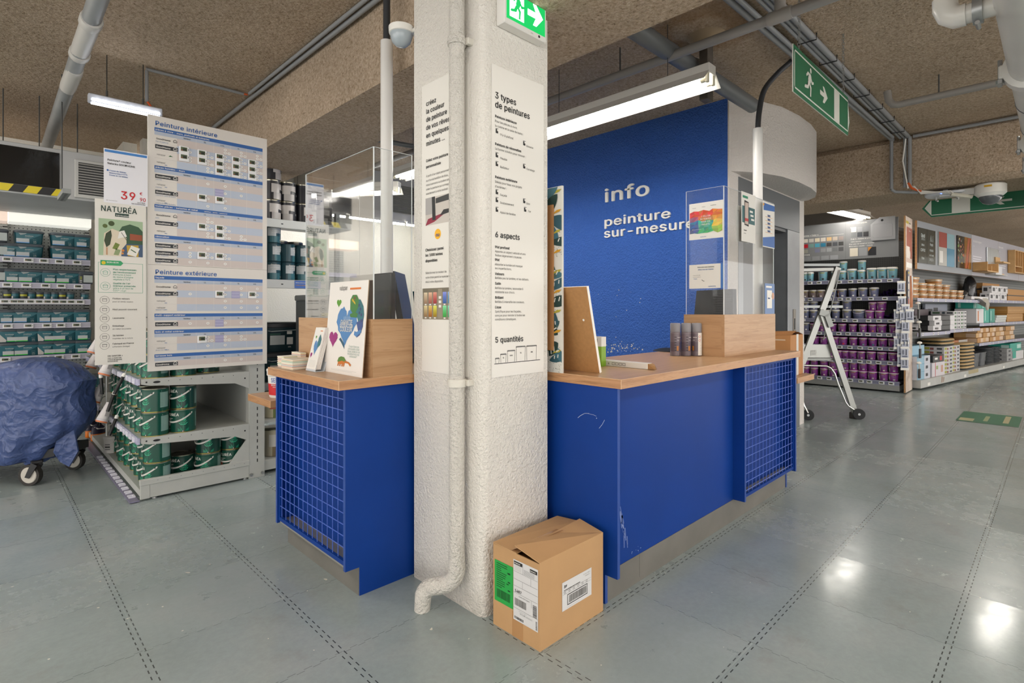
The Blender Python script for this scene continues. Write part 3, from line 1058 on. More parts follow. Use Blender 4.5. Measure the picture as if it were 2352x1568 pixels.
root = thing('pillar_sign', 'white sign about mixing your dream colour on the left pillar face, half behind the pipe', 'sign', (1.4955, 2.133, 1.008))
b = MB(); fr = Frame((0, 0, 0), (0, -1, 0))
b.panel(fr, 0.345, 1.35, 0.0045, PAPER, mat('cfccc6', 0.5)); b.build('panel', root, False)
b = MB()
K = 0.002045
Z = lambda py: pz(py, K) - 1.008
R = [('créez', 0.035, Z(243), 0.031, 1), ('la couleur', 0.035, Z(261), 0.031, 1), ('de peinture', 0.035, Z(279.5), 0.031, 1), ('de vos rêves', 0.035, Z(298), 0.031, 1), ('en quelques', 0.035, Z(316.5), 0.031, 1), ('minutes ...', 0.035, Z(335), 0.031, 1),
	 ('Créez votre peinture', 0.035, Z(372), 0.018, 1), ('personnalisée', 0.035, Z(386), 0.018, 1),
	 ("À partir d'un objet personnel", 0.035, Z(406.5), 0.0145, 0), ("ou d'un échantillon de tissu,", 0.035, Z(417), 0.0145, 0), ('nous scannons la couleur pour', 0.035, Z(427), 0.0145, 0), ('créer la peinture qui corresp', 0.035, Z(437), 0.0145, 0), ('exactement à votre souhait.', 0.035, Z(447), 0.0145, 0),
	 ('Choisissez parmi', 0.03, Z(577), 0.018, 1), ('les 1000 teintes', 0.03, Z(589), 0.018, 1), ('disponibles', 0.03, Z(602), 0.018, 1),
	 ('Sélectionnez la couleur de', 0.03, Z(629), 0.0145, 0), ('votre choix parmi le nuancier', 0.03, Z(639.5), 0.0145, 0), ('mis à votre disposition.', 0.03, Z(649.5), 0.0145, 0)]
lines(b, fr, R, SOFT, INK, 0.93)
b.build('lettering', root, False)
b = MB()      # photograph of a scanner clamp
x0, x1, z0, z1 = 0.03, 0.30, Z(518), Z(455)
b.rect(fr, x0, x1, z0, z1, mat('c9c2ba', 0.5), 0.0006)
b.rect(fr, x0, 0.085, z0 + 0.05, z1, mat('a9a6a4', 0.5))
b.shape(fr, [(x0, z0), (0.10, z0 + 0.012), (0.20, z0 + 0.05), (x0 + 0.02, z0 + 0.03)], mat('8d1f3a', 0.5), 0.001)
b.shape(fr, [(0.085, z0 + 0.02), (0.11, z0 + 0.02), (0.105, z1), (0.08, z1)], BLACK, 0.0012)
b.shape(fr, [(0.11, z0 + 0.095), (0.24, z0 + 0.10), (0.24, z1), (0.11, z1 - 0.01)], mat('1d2020', 0.4), 0.0012)
b.shape(fr, [(0.14, z0 + 0.035), (0.24, z0 + 0.045), (0.24, z0 + 0.06), (0.17, z0 + 0.06)], BLACK, 0.0012)
b.build('photo_print', root, False)
b = MB(); b.disc(fr, 0.125, Z(541), 0.024, mat('f2b51c', 0.5), 0.0006, 24)
b.text(fr, 'ou', 0.125, Z(541) - 0.011, 0.032, mat('2d4f9b', 0.5), 1, 'c'); b.build('yellow_disc', root, False)
b = MB()      # rack of colour cards
x0, x1, z0, z1 = 0.006, 0.30, Z(733), Z(662)
b.rect(fr, x0, x1, z0, z1, mat('8b8272', 0.5), 0.0006)
b.rect(fr, x0, x1, z1 - 0.02, z1, mat('77705f', 0.5), 0.0007)
def hsv(h, s, v):
	i = int(h * 6) % 6; f = h * 6 - int(h * 6); p, q, t = v * (1 - s), v * (1 - f * s), v * (1 - (1 - f) * s)
	r = ((v, t, p), (q, v, p), (p, v, t), (p, q, v), (t, p, v), (v, p, q))[i]
	return ''.join('%02x' % int(c * 255) for c in r)
cols = [(0.07, 0.3), (0.03, 0.45), (0.99, 0.6), None, (0.6, 0.6), (0.55, 0.6), (0.5, 0.6)]
low = [(0.09, 0.4), (0.08, 0.7), (0.13, 0.8), None, (0.35, 0.6), (0.4, 0.6), (0.45, 0.5)]
for c in range(7):
	xa = x0 + 0.012 + c * 0.0365
	if cols[c] is None:
		b.rect(fr, xa, xa + 0.031, z0 + 0.005, z1 - 0.005, mat('998f7c', 0.5), 0.001)
		for k in range(3):
			b.rect(fr, xa + 0.006, xa + 0.025, z0 + 0.055 + k * 0.02, z0 + 0.067 + k * 0.02, WHITE, 0.0014)
		continue
	for row, (hh, ss) in enumerate((low[c], cols[c])):
		zz = z0 + 0.012 + row * 0.062
		for k in range(8):
			b.rect(fr, xa, xa + 0.027, zz + k * 0.0065, zz + k * 0.0065 + 0.0062, mat(hsv((hh + 0.006 * k) % 1, ss * (1.15 - 0.07 * k), 0.62 + 0.04 * k), 0.5), 0.001)
		b.rect(fr, xa + 0.006, xa + 0.02, zz - 0.008, zz - 0.002, WHITE, 0.001)
b.build('colour_card_print', root, False)

# white drain pipe with clamps, swinging away at the bottom
root = thing('drain_pipe', 'white stucco-coated drain pipe running down the pillar and bending into the floor', 'pipe', (1.452, 1.815, 0))
PIPEW = stucco('white_coated_pipe', 'dedad2', 85, 1.0, 0.022)
b = MB()
path = [(0, 0, CEIL)] + [(0, 0, z) for z in (2.6, 2.0, 1.4, 0.9, 0.5, 0.28)]
b.tube(path, 0.0335, PIPEW, 20)
b.build('pipe', root)
b = MB()
a0 = Vector((0, 0, 0.28)); e = Vector((-0.088, 0.118, 0)).normalized()
pts = [a0]
for k in range(7):            # sweep from down to sideways
	A = k / 6 * radians(68)
	pts.append(Vector((0, 0, 0.19)) + e * (0.075 * (1 - cos(A))) + Vector((0, 0, -0.075 * sin(A))))
last = pts[-1]
pts.append(last + e * 0.045 + Vector((0, 0, -0.012)))
q = pts[-1]
for k in range(1, 7):         # and down again
	A = k / 6 * radians(70)
	pts.append(q + e * (0.06 * sin(A)) + Vector((0, 0, -0.06 * (1 - cos(A)))))
pts.append(Vector((pts[-1].x, pts[-1].y, 0.0)) + e * 0.006)
R = [0.0335, 0.038] + [0.0365] * (len(pts) - 3) + [0.034]
b.tube(pts, R, PIPEW, 20)
b.build('elbow', root)
for z in (2.443, 0.986):
	b = MB()
	n = 20
	b.lathe([(0.0345, -0.016), (0.040, -0.016), (0.040, -0.005), (0.042, -0.005), (0.042, 0.005), (0.040, 0.005), (0.040, 0.016), (0.0345, 0.016)], PIPEW if z > 2 else mat('d8d4ca', 0.5), n, (0, 0, z))
	b.box(0.02, 0.07, -0.052, -0.03, z - 0.014, z + 0.014, mat('d4d0c6', 0.5), 0.003)
	b.build('pipe_clamp', root)

# lit exit sign
RUN = [  # running figure, unit square
	[(0.60, 0.78), (0.70, 0.78), (0.76, 0.70), (0.70, 0.50), (0.62, 0.42), (0.50, 0.42), (0.44, 0.55), (0.50, 0.70)],
	[(0.60, 0.78), (0.42, 0.80), (0.26, 0.66), (0.32, 0.60), (0.45, 0.71), (0.56, 0.68)],
	[(0.70, 0.74), (0.84, 0.56), (0.98, 0.60), (0.98, 0.52), (0.80, 0.46), (0.66, 0.62)],
	[(0.44, 0.50), (0.40, 0.34), (0.14, 0.28), (0.10, 0.20), (0.16, 0.18), (0.48, 0.24), (0.56, 0.42)],
	[(0.50, 0.44), (0.64, 0.30), (0.62, 0.02), (0.72, 0.02), (0.76, 0.34), (0.64, 0.46)],
]
def runner(b, fr, x, y, h, m, mirror=False, d=0.001, w=None):
	w = w or h
	fx = (lambda t: x + (1 - t) * w) if mirror else (lambda t: x + t * w)
	for i, pl in enumerate(RUN):
		pts = [(fx(px), y + py * h) for px, py in pl]
		if mirror:
			pts = pts[::-1]
		# fan from the centroid keeps the slightly concave outlines clean
		cx = sum(p[0] for p in pts) / len(pts); cy = sum(p[1] for p in pts) / len(pts)
		P = [fr.at(px, py, d + 0.0001 * i) for px, py in pts] + [fr.at(cx, cy, d + 0.0001 * i)]
		n = len(pts)
		b.add(P, [(k, (k + 1) % n, n) for k in range(n)], m)
	b.disc(fr, fx(0.70), y + 0.90 * h, 0.085 * h, m, d, 16, 0.09 * h)
def arrow(b, fr, x, y, w, h, m, left=False, d=0.001):
	pts = [(0, 0.36), (0.52, 0.36), (0.34, 0.0), (0.56, 0.0), (1.0, 0.5), (0.56, 1.0), (0.34, 1.0), (0.52, 0.64), (0, 0.64)]
	fx = (lambda t: x + (1 - t) * w) if left else (lambda t: x + t * w)
	for idx in ((0, 1, 7, 8), (1, 2, 3, 4), (7, 1, 4), (4, 5, 6, 7)):
		q = [(fx(pts[i][0]), y + pts[i][1] * h) for i in idx]
		if left:
			q = q[::-1]
		b.shape(fr, q, m, d)
root = thing('exit_sign', 'lit green exit sign box with running figure fixed high on the pillar', 'exit sign', (1.575, 1.65, 2.515))
b = MB(); b.box(0, 0.265, -0.002, 0.05, 0, 0.175, mat('e8e6e1', 0.4), 0.004); b.build('housing', root, False)
fr = Frame((0.012, -0.0025, 0.022), (1, 0, 0))
GLOW = emit('04a24e', 0.9, 'lit_green_panel'); GLOWW = emit('f4fff8', 1.7, 'lit_white_panel')
b = MB(); b.panel(fr, 0.243, 0.145, 0.002, GLOW)
b.rect(fr, 0.018, 0.105, 0.014, 0.131, GLOWW, 0.0008)
runner(b, fr, 0.012, 0.016, 0.112, GLOW, False, 0.0014, 0.096)
arrow(b, fr, 0.128, 0.026, 0.10, 0.095, GLOWW, False, 0.001)
b.build('lit_panel', root, False)
b = MB(); fr2 = Frame((0.0, -0.0026, 0.0), (1, 0, 0))
b.text(fr2, 'IP42', 0.16, 0.007, 0.009, SOFT); b.disc(fr2, 0.215, 0.011, 0.006, INK); b.build('marking', root, False)
b = MB(); b.tube([(0.13, 0.03, 0.175), (0.13, 0.03, 0.40), (0.13, 0.04, 0.645)], 0.012, PVC, 8); b.build('conduit', root)

# smoke-detector-like sounder at the top of the left pillar face
root = thing('ceiling_camera', 'grey and white dome camera high beside the left pillar edge', 'camera', (1.47, 2.27, 2.62))
b = MB(); b.lathe([(0.03, 0.02), (0.06, 0.03), (0.062, 0.06), (0.03, 0.07)], WHITE, 20); b.build('body', root)
b = MB(); b.lathe([(0.0005, -0.035), (0.025, -0.03), (0.045, -0.012), (0.053, 0.012), (0.055, 0.03)], mat('aab4bb', 0.1), 20); b.build('dome', root)
b = MB(); b.box(0.028, 0.05, -0.07, -0.02, 0.03, 0.05, WHITE, 0.003); b.build('bracket', root)
# ---------------------------------------------------------------- small shelf-edge things, built once and copied
def dots_material(name, base, hole, pitch, r, u, v, off=(0, 0)):
	"""perforated sheet: rows of dark holes on the axes u, v"""
	k = Nodes(name)
	sep = k.new('ShaderNodeSeparateXYZ')
	k.link(k.tc.outputs['Object'], sep.inputs[0])
	def c(ax, o):
		f = k.math('FRACT', k.math('ADD', k.math('DIVIDE', sep.outputs[ax], pitch), 100.0 + o))
		return k.math('POWER', k.math('MULTIPLY', k.math('SUBTRACT', f, 0.5), pitch), 2.0)
	d = k.math('SQRT', k.math('ADD', c(u, off[0]), c(v, off[1])))
	k.link(k.mix(k.math('LESS_THAN', d, r), base, hole), k.p.inputs['Base Color'])
	k.p.inputs['Roughness'].default_value = 0.5
	return k.m

def price_tag_proto(name, w, h):
	"""electronic price tag facing -Y, origin at its lower middle on the back"""
	root = thing(name, '', 'price tag')
	b = MB(); b.box(-w / 2, w / 2, -0.012, 0, 0, h, mat('e9e9ea', 0.35), 0.003); b.build('case', root, False)
	b = MB(); fr = Frame((-w / 2, -0.0125, 0), (1, 0, 0))
	b.rect(fr, w * 0.13, w * 0.78, h * 0.34, h * 0.85, mat('5f6a52', 0.25), 0)
	b.rect(fr, w * 0.36, w * 0.70, h * 0.42, h * 0.70, mat('20261f', 0.4), 0.0004)
	b.rect(fr, w * 0.16, w * 0.32, h * 0.38, h * 0.5, mat('8a4a34', 0.4), 0.0004)
	b.build('display', root, False)
	b = MB(); b.rect(fr, w * 0.86, w * 0.91, h * 0.45, h * 0.70, mat('2b2320', 0.5), 0.0002); b.build('sensor', root, False)
	return root
TAG_SHELF = price_tag_proto('price_tag', 0.075, 0.042)
TAG_BOARD = price_tag_proto('price_tag', 0.06, 0.054)

# ---------------------------------------------------------------- big price board on the end of the green paint shelf
BX, BZ, BYF = 0.800, 0.880, 4.312
root = thing('price_board', 'tall cream board of paint prices headed Peinture intérieure and Peinture extérieure', 'board', (BX, BYF, BZ))
CREAM = mat('dfdad3', 0.5); BARB = mat('2f62a6', 0.5); PINK = mat('cfc4bf', 0.5); PALEB = mat('b9c3d3', 0.5); PALEH = mat('b4bdcc', 0.5)
fr = Frame((0, 0, 0), (1, 0, 0))
W = 0.777
zz = lambda py: EYE + (710 - py) * 0.00296 - BZ
b = MB(); b.panel(fr, W, zz(608), 0.02, CREAM, mat('cbc6bf', 0.5)); b.build('lower_panel', root, False)
b = MB(); b.panel(Frame((0, 0, zz(608) + 0.0015), (1, 0, 0)), W, zz(266) - zz(608), 0.02, CREAM, mat('cbc6bf', 0.5)); b.build('upper_panel', root, False)
LB = mat('2d3035', 0.5)
def logo_house(b, fr, x, y, s, m):
	b.line(fr, [(x, y), (x, y + s * 0.6), (x + s * 0.5, y + s), (x + s, y + s * 0.6), (x + s, y), (x, y)], s * 0.13, m, 0.0016)
	b.line(fr, [(x + s * 0.3, y + s * 0.25), (x + s * 0.7, y + s * 0.25)], s * 0.12, m, 0.0016)
def goodhome(b, fr, x, y, h, dark):
	"""dark: white letters on a black bar"""
	if dark:
		b.rect(fr, x, x + 0.135, y - h * 0.45, y + h * 1.25, LB, 0.0011)
	m = WHITE if dark else INK
	e = b.text(fr, 'GoodHome', x + 0.005, y, h / 0.727, m, 1, 'l', 0.98)
	logo_house(b, fr, x + 0.108, y - h * 0.1, 0.02, m)
def valspar(b, fr, x, y, h, pro, leaf=False):
	b.text(fr, 'valspar', x + 0.008, y, h / 0.545, mat('5b5b5b', 0.6), 0, 'l', 1.0)
	if pro:
		b.text(fr, 'PRO', x + 0.055, y - h * 0.95, h * 0.62 / 0.727, mat('3f73ad', 0.5), 1)
	if leaf:
		b.shape(fr, [(x + 0.078, y + 0.001), (x + 0.088, y + 0.011), (x + 0.106, y + 0.004)], mat('2f6b3b', 0.5), 0.0012)
SECT = [  # bar py0, py1, end py, title, rows (kind, sub)
	(292.5, 301, 380, 'pièces à vivre - murs, plafonds et boiseries', [('G', 'mur et plafond'), ('D', ''), ('L', ''), ('P', '')]),
	(379.8, 387.6, 468.5, 'pièces humides - murs', [('D', 'cuisine'), ('P', 'cuisine'), ('D', 'cuisine & salle de bains'), ('P', 'cuisine & salle de bains')]),
	(468.7, 476.5, 538.5, 'toutes pièces - boiseries et métal', [('G', 'bois'), ('D', ''), ('P', '')]),
	(538.7, 546.6, 606, 'rénovation', [('D', 'meubles'), ('D', 'multi-supports'), ('D', 'vernis')]),
	(632.7, 641, 714, 'façade', [('G', ''), ('D', 'autonettoyante'), ('P', ''), ('P', 'season flex')]),
	(720, 727.6, 752, 'multi-support extérieur', [('D', '')]),
	(757.6, 766, 807, 'bois et métal extérieur', [('P', ''), ('P', 'direct sur métal')]),
	(813.4, 821, 843, 'terrasse bois', [('D', '')])]
xs0, xs1, xl = 0.037, 0.744, 0.170
COLX = [0.232, 0.345, 0.460, 0.571, 0.686]
CELL = [0.170, 0.288, 0.403, 0.516, 0.628, 0.744]
b = MB(); g = MB(); t = MB(); ov = MB()
b.text(fr, 'Peinture intérieure', xs0 + 0.002, zz(287.5), 0.042 / 0.727, BARB, 1, 'l', 1.02)
b.text(fr, 'Peinture extérieure', xs0 + 0.002, zz(629), 0.042 / 0.727, BARB, 1, 'l', 0.98)
OVAL = mat('f2f0ec', 0.5)
random.seed(11)
ROWZ = {}
for si, (p0, p1, pe, title, rows) in enumerate(SECT):
	g.rect(fr, xs0, xs1, zz(p1), zz(p0), BARB, 0.0006)
	b.text(fr, title, xs0 + 0.005, zz(p1) + 0.0065, 0.0155 / 0.727, WHITE, 1, 'l', 1.0)
	if si == 2:
		b.text(fr, '(plinthes - portes - radiateurs)', 0.34, zz(p1) + 0.007, 0.010 / 0.727, WHITE, 1)
	ph = p1 + 8.3
	g.rect(fr, xs0, xs1, zz(ph), zz(p1), PALEH, 0.0006)
	for x, s in zip(COLX, ('testeur', '1L', '2.5L', '5L', '10L')):
		t.text(fr, s, x, zz(ph) + 0.007, 0.013 / 0.727, INK, 1, 'c')
	n = len(rows); hr = (pe - ph) / n
	for ri, (kind, sub) in enumerate(rows):
		za, zb = zz(ph + hr * (ri + 1)), zz(ph + hr * ri)
		ROWZ[(si, ri)] = (za, zb)
		g.rect(fr, xl, xs1, za, zb, PINK if ri % 2 == 0 else PALEB, 0.0006)
		g.rect(fr, xs0, xl, za - 0.0007, za + 0.0007, mat('c9c5bf', 0.5), 0.0006)
		hh = min(0.016, (zb - za) * 0.36)
		y0 = zb - hh * (1.9 if sub else 2.0)
		if kind in 'GD':
			goodhome(t, fr, xs0 + 0.004, y0, hh, kind == 'D')
		else:
			valspar(t, fr, xs0 + 0.004, y0, hh * 0.75, kind == 'P', kind == 'L')
		if sub:
			t.text(fr, sub, xs0 + 0.006, za + 0.005, 0.0085 / 0.545, mat('4f74a5', 0.5), 0)
	for x in CELL[1:-1]:
		g.rect(fr, x - 0.0007, x + 0.0007, zz(pe), zz(p1), CREAM, 0.0009)
g.build('coloured_bands', root, False); b.build('lettering', root, False); t.build('row_lettering', root, False)
# white oval stickers and the electronic tags clipped on the board: (section, row, columns, kind)
OV = [(0, 0, (2, 3, 4)), (0, 1, (0, 1, 2, 3, 4)), (0, 2, (0, 1, 2, 3, 4)), (0, 3, (1, 2, 3, 4)), (1, 0, (1, 2, 3)), (1, 1, (2, 3)), (1, 2, (1, 2)), (1, 3, (1, 2)),
	  (2, 0, (1,)), (2, 1, (1, 2)), (2, 2, (1, 2, 3)), (3, 0, (0, 1)), (3, 1, (0, 1, 2)), (3, 2, (0, 1, 2)), (4, 0, (2, 3, 4)), (4, 1, (0, 2, 3, 4)), (4, 2, (2, 3, 4)), (4, 3, (2, 3, 4)),
	  (5, 0, (0, 1, 2, 3, 4)), (6, 0, (1, 2, 3)), (6, 1, (1, 2)), (7, 0, (2, 3))]
for si, ri, cs in OV:
	za, zb = ROWZ[(si, ri)]
	for c in cs:
		x = COLX[c] + 0.019
		two = (si == 0 and not (ri == 1 and c == 0)) or si in (2, 6) and ri != 1 or (si, ri) in ((3, 1), (2, 1))
		for k in range(2 if two else 1):
			y = (za + zb) / 2 + (0.011 if two and k == 0 else (-0.011 if two else 0))
			ov.disc(fr, x, y, 0.0105, OVAL, 0.0011, 14, 0.0085)
			ov.rect(fr, x - 0.005, x + 0.005, y - 0.0012, y + 0.0012, INK, 0.0015)
			if two and k == 1 and c > 0:
				ov.disc(fr, x + 0.026, y, 0.0105, OVAL, 0.0011, 14, 0.0085)
				ov.rect(fr, x + 0.021, x + 0.031, y - 0.0012, y + 0.0012, INK, 0.0015)
ov.build('oval_stickers', root, False)
LILAC = mat('a5a3c6', 0.35)
for si, ri, c in ((1, 1, 2), (4, 1, 3), (5, 0, 2), (6, 0, 2)):
	za, zb = ROWZ[(si, ri)]
	y = (za + zb) / 2; x = COLX[c] - 0.019
	b = MB(); b.rect(fr, x - 0.03, x + 0.027, y - 0.027, y + 0.027, LILAC, 0.003)
	for k in (-0.012, 0.01):
		b.rect(fr, x - 0.03, x + 0.027, y + k, y + k + 0.003, mat('c9c8de', 0.3), 0.0034)
	b.build('empty_tag_holder', root, False)
COLN = ['tester', '1L', '2.5L', '5L', '10L']
SECN = ['living-room', 'wet-room', 'wood-and-metal', 'renovation', 'facade', 'multi-surface', 'outdoor wood-and-metal']
TB = [(0, 1, 0, 0.2), (0, 2, 0, 0.2), (0, 1, 1, 0.1), (0, 2, 1, 0.1), (0, 1, 2, 0.0), (0, 2, 2, 0), (0, 3, 2, 0), (0, 1, 3, 0), (0, 2, 3, 0), (0, 3, 3, 0), (0, 1, 4, 0), (0, 2, 4, 0), (0, 3, 4, 0),
	  (1, 2, 1, 0), (1, 2, 2, 0), (2, 1, 1, 0), (2, 1, 2, 0), (2, 2, 2, 0), (3, 1, 1, 0), (3, 1, 2, 0), (4, 1, 2, 0), (4, 1, 4, 0), (6, 0, 1, 0)]
for si, ri, c, up in TB:
	za, zb = ROWZ[(si, ri)]
	x = BX + COLX[c] - 0.019; z = BZ + (za + zb) / 2 - 0.027 + up * 0.03
	place(TAG_BOARD, (x, BYF - 0.001, z), 0, 'electronic tag on the board, %s column, %s row of the %s table' % (COLN[c], ORD[ri], SECN[si]), 'electronic tags on the price board')

# ---------------------------------------------------------------- NATURÉA flag sign and price poster
GREEN_D = mat('1d3d34', 0.5); GREEN_M = mat('4f9c7f', 0.5)
NX, NZ, NY = 0.512, 0.945, 4.285
root = thing('flag_sign', 'cream paint sign headed Naturéa with round icons, left of the price board', 'sign', (NX, NY, NZ))
fr = Frame((0, 0, 0), (1, 0, 0)); NW, NH = 0.272, 1.058
b = MB(); b.panel(fr, NW, NH, 0.006, mat('dfdcd4', 0.5)); b.build('panel', root, False)
b = MB(); b.tube([(0.262, 0.01, 0.30), (0.262, 0.06, 0.30), (0.30, 0.078, 0.30)], 0.004, ZINC, 6); b.build('bracket', root)
kk = NW / 118.0
U = lambda px: (px - 218) * kk
V = lambda py: (838 - py) * (NH / 378.0)
t = MB()
t.text(fr, 'NATURÉA', U(230), V(487), 0.050 / 0.727, GREEN_D, 1, 'l', 0.80)
t.text(fr, 'Plus respectueuses', U(258), V(621), 0.0155 / 0.727, GREEN_M, 1, 'l', 0.85)
for s, py, bold in (("de l'environnement", 627.5, 1), ('Peintures à base', 633, 0), ("de résine d'origine", 638.5, 0), ('végétale à 96%', 644, 0)):
	t.text(fr, s, U(258), V(py), 0.0145 / 0.727, GREEN_M, bold, 'l', 0.9)
for s, py, bold in (("Qualité de l'air", 653, 1), ('intérieur préservée', 659, 1), ('grâce à un taux de', 664.5, 0), ('COV* <1g/l', 670, 0)):
	t.text(fr, s, U(258), V(py), 0.0145 / 0.727, GREEN_M, bold, 'l', 0.9)
IC = [(689, 'Finition velours', 'pour un rendu soyeux'), (711, 'Haut pouvoir couvrant', ''), (731, 'Lessivable', ''), (752, 'Emballage', 'en métal recyclable'), (774, '24 teintes', 'inspirées de la nature'), (793, 'Fabriqué en France', 'à Pamiers (Ariège)')]
ic = MB()
for py, s1, s2 in IC:
	t.text(fr, s1, U(257), V(py) + (0.002 if s2 else -0.006), 0.0135 / 0.727, SOFT, 1, 'l', 0.9)
	if s2:
		t.text(fr, s2, U(257), V(py) - 0.017, 0.0125 / 0.727, SOFT, 0, 'l', 0.9)
	x, y = U(239.5), V(py + 1)
	ic.ring(fr, x, y, 0.025, 0.0016, SOFT, 0.0008, 24)
	ic.frame_rect(fr, x - 0.012, x + 0.012, y - 0.009, y + 0.006, 0.002, SOFT, 0.0008)
	ic.rect(fr, x - 0.014, x + 0.014, y + 0.008, y + 0.010, SOFT, 0.0008)
t.text(fr, 'EN SAVOIR +', U(246), V(820), 0.013 / 0.727, INK, 1, 'l', 0.95)
for k, s in enumerate(('SUR LA PEINTURE', 'À BASE DE RÉSINE', 'BIOSOURCÉE')):
	t.text(fr, s, U(246), V(824.5 + 3.8 * k), 0.0085 / 0.727, INK, 1, 'l', 0.95)
t.build('lettering', root, False)
for py in (627, 658):
	ic.ring(fr, U(241), V(py), 0.026, 0.0016, GREEN_M, 0.0008, 24)
	ic.frame_rect(fr, U(241) - 0.012, U(241) + 0.012, V(py) - 0.012, V(py) + 0.004, 0.002, GREEN_M, 0.0008)
	ic.line(fr, [(U(241) - 0.015, V(py) + 0.003), (U(241), V(py) + 0.014), (U(241) + 0.015, V(py) + 0.003)], 0.002, GREEN_M)
ic.frame_rect(fr, U(225), U(328), V(673), V(604), 0.0018, GREEN_M, 0.0008)
ic.build('icons', root, False)
b = MB(); b.shape(fr, [(U(230), V(610.5)), (U(276), V(610.5)), (U(282), V(604.5)), (U(276), V(599)), (U(230), V(599))], mat('2f9b62', 0.5), 0.0012)
b.disc(fr, U(237), V(605), 0.011, mat('d9c01c', 0.5), 0.0015, 10)
b.text(fr, 'BON+BON', U(244), V(605), 0.013 / 0.727, WHITE, 1, 'l', 0.95); b.build('green_badge', root, False)
b = MB(); b.rect(fr, U(263), U(295), V(497), V(489), GREEN_D, 0.0012)
b.text(fr, 'PAR GoodHome', U(265), V(495.5), 0.011 / 0.727, WHITE, 1, 'l', 0.9); b.build('brand_bar', root, False)
b = MB()      # still-life photograph
x0, x1, z0, z1 = U(226), U(328), V(588), V(504)
X = lambda f: x0 + (x1 - x0) * f
Y = lambda f: z0 + (z1 - z0) * f
b.rect(fr, x0, x1, z0, z1, mat('9fb795', 0.5), 0.0007)
b.shape(fr, [(X(0.40), Y(0.35)), (X(1), Y(0.35)), (X(1), Y(0.72)), (X(0.9), Y(0.84)), (X(0.7), Y(0.9)), (X(0.52), Y(0.82)), (X(0.42), Y(0.62))], mat('2d4f34', 0.5), 0.0010)
b.shape(fr, [(X(0.10), Y(0)), (X(0.62), Y(0)), (X(0.62), Y(0.5)), (X(0.5), Y(0.66)), (X(0.3), Y(0.74)), (X(0.12), Y(0.6))], mat('d8ccb5', 0.5), 0.0012)
b.shape(fr, [(X(0.50), Y(0)), (X(1), Y(0)), (X(1), Y(0.35)), (X(0.62), Y(0.35)), (X(0.52), Y(0.2))], mat('39506e', 0.5), 0.0014)
b.shape(fr, [(X(0.70), Y(0.64)), (X(0.985), Y(0.62)), (X(0.985), Y(0.46)), (X(0.70), Y(0.46))][::-1], mat('8f4526', 0.5), 0.0016)
b.shape(fr, [(X(0.65), Y(0.02)), (X(0.9), Y(0.0)), (X(0.9), Y(0.33)), (X(0.62), Y(0.31))], mat('b9962b', 0.5), 0.0016)
b.shape(fr, [(X(0.63), Y(0.06)), (X(0.84), Y(0.0)), (X(0.93), Y(0.24)), (X(0.73), Y(0.31))], mat('e6e3da', 0.5), 0.0019)
b.shape(fr, [(X(0.30), Y(0.20)), (X(0.40), Y(0.17)), (X(0.47), Y(0.32)), (X(0.37), Y(0.37))], mat('6a7b2d', 0.5), 0.0018)
b.shape(fr, [(X(0.33), Y(0.03)), (X(0.44), Y(0.02)), (X(0.49), Y(0.17)), (X(0.38), Y(0.2))], mat('8a9a6c', 0.5), 0.0018)
b.shape(fr, [(X(0.17), Y(0.22)), (X(0.25), Y(0.30)), (X(0.29), Y(0.55)), (X(0.27), Y(0.70)), (X(0.16), Y(0.60)), (X(0.12), Y(0.40))], mat('2b3b20', 0.5), 0.0019)
b.rect(fr, X(0.165), X(0.195), Y(0.02), Y(0.22), mat('b98a63', 0.5), 0.0019)
b.shape(fr, [(X(0.42), Y(0.48)), (X(0.63), Y(0.55)), (X(0.57), Y(0.72)), (X(0.46), Y(0.68))], mat('e9e6de', 0.5), 0.0018)
for x, y, r, c in ((0.28, 0.88, 0.07, '39491f'), (0.14, 0.8, 0.055, '4d5d26'), (0.54, 0.16, 0.035, 'c77a2d'), (0.53, 0.08, 0.03, 'cf8a3a')):
	b.disc(fr, X(x), Y(y), (x1 - x0) * r, mat(c, 0.5), 0.002, 12)
b.line(fr, [(X(0.5), Y(0.66)), (X(0.63), Y(0.44))], 0.003, INK, 0.0021); b.line(fr, [(X(0.72), Y(0.2)), (X(0.84), Y(0.12))], 0.006, mat('3c5a38', 0.5), 0.0021)
b.build('photo_print', root, False)

root = thing('price_poster', 'white price poster reading 39,90 € above the cream Naturéa sign', 'poster', (0.557, 4.284, 1.985))
fr = Frame((0, 0, 0), (1, 0, 0)); pw, ph = 0.236, 0.345
b = MB(); b.panel(fr, pw, ph, 0.004, mat('e6e6ec', 0.3)); b.build('sheet', root, False)
b = MB(); b.rect(fr, 0.004, pw - 0.004, ph - 0.022, ph - 0.006, mat('3f7fc4', 0.4)); b.build('blue_band', root, False)
b = MB()
b.text(fr, 'Peinture* couleur', 0.018, 0.268, 0.017 / 0.727, INK, 1, 'l', 0.85); b.text(fr, 'Naturéa GOODHOME', 0.018, 0.246, 0.017 / 0.727, INK, 1, 'l', 0.85)
for k, s in enumerate(('A base de résines', 'biosourcées à 97%', 'Existe en 24 teintes')):
	b.text(fr, s, 0.028, 0.202 - 0.0145 * k, 0.012 / 0.727, BARB, 1, 'l', 0.85)
b.disc(fr, 0.02, 0.207, 0.006, BARB, 0.001, 10)
b.text(fr, '39', 0.085, 0.032, 0.072 / 0.727, RED, 1, 'l', 0.92); b.text(fr, '€', 0.190, 0.072, 0.026 / 0.727, RED, 1); b.text(fr, '90', 0.190, 0.030, 0.034 / 0.727, RED, 1, 'l', 0.8)
b.text(fr, 'Les 2 litres', 0.178, 0.017, 0.010 / 0.727, INK, 1, 'l', 0.8); b.text(fr, 'Soit 19,95 € le litre', 0.146, 0.006, 0.010 / 0.727, INK, 1, 'l', 0.8)
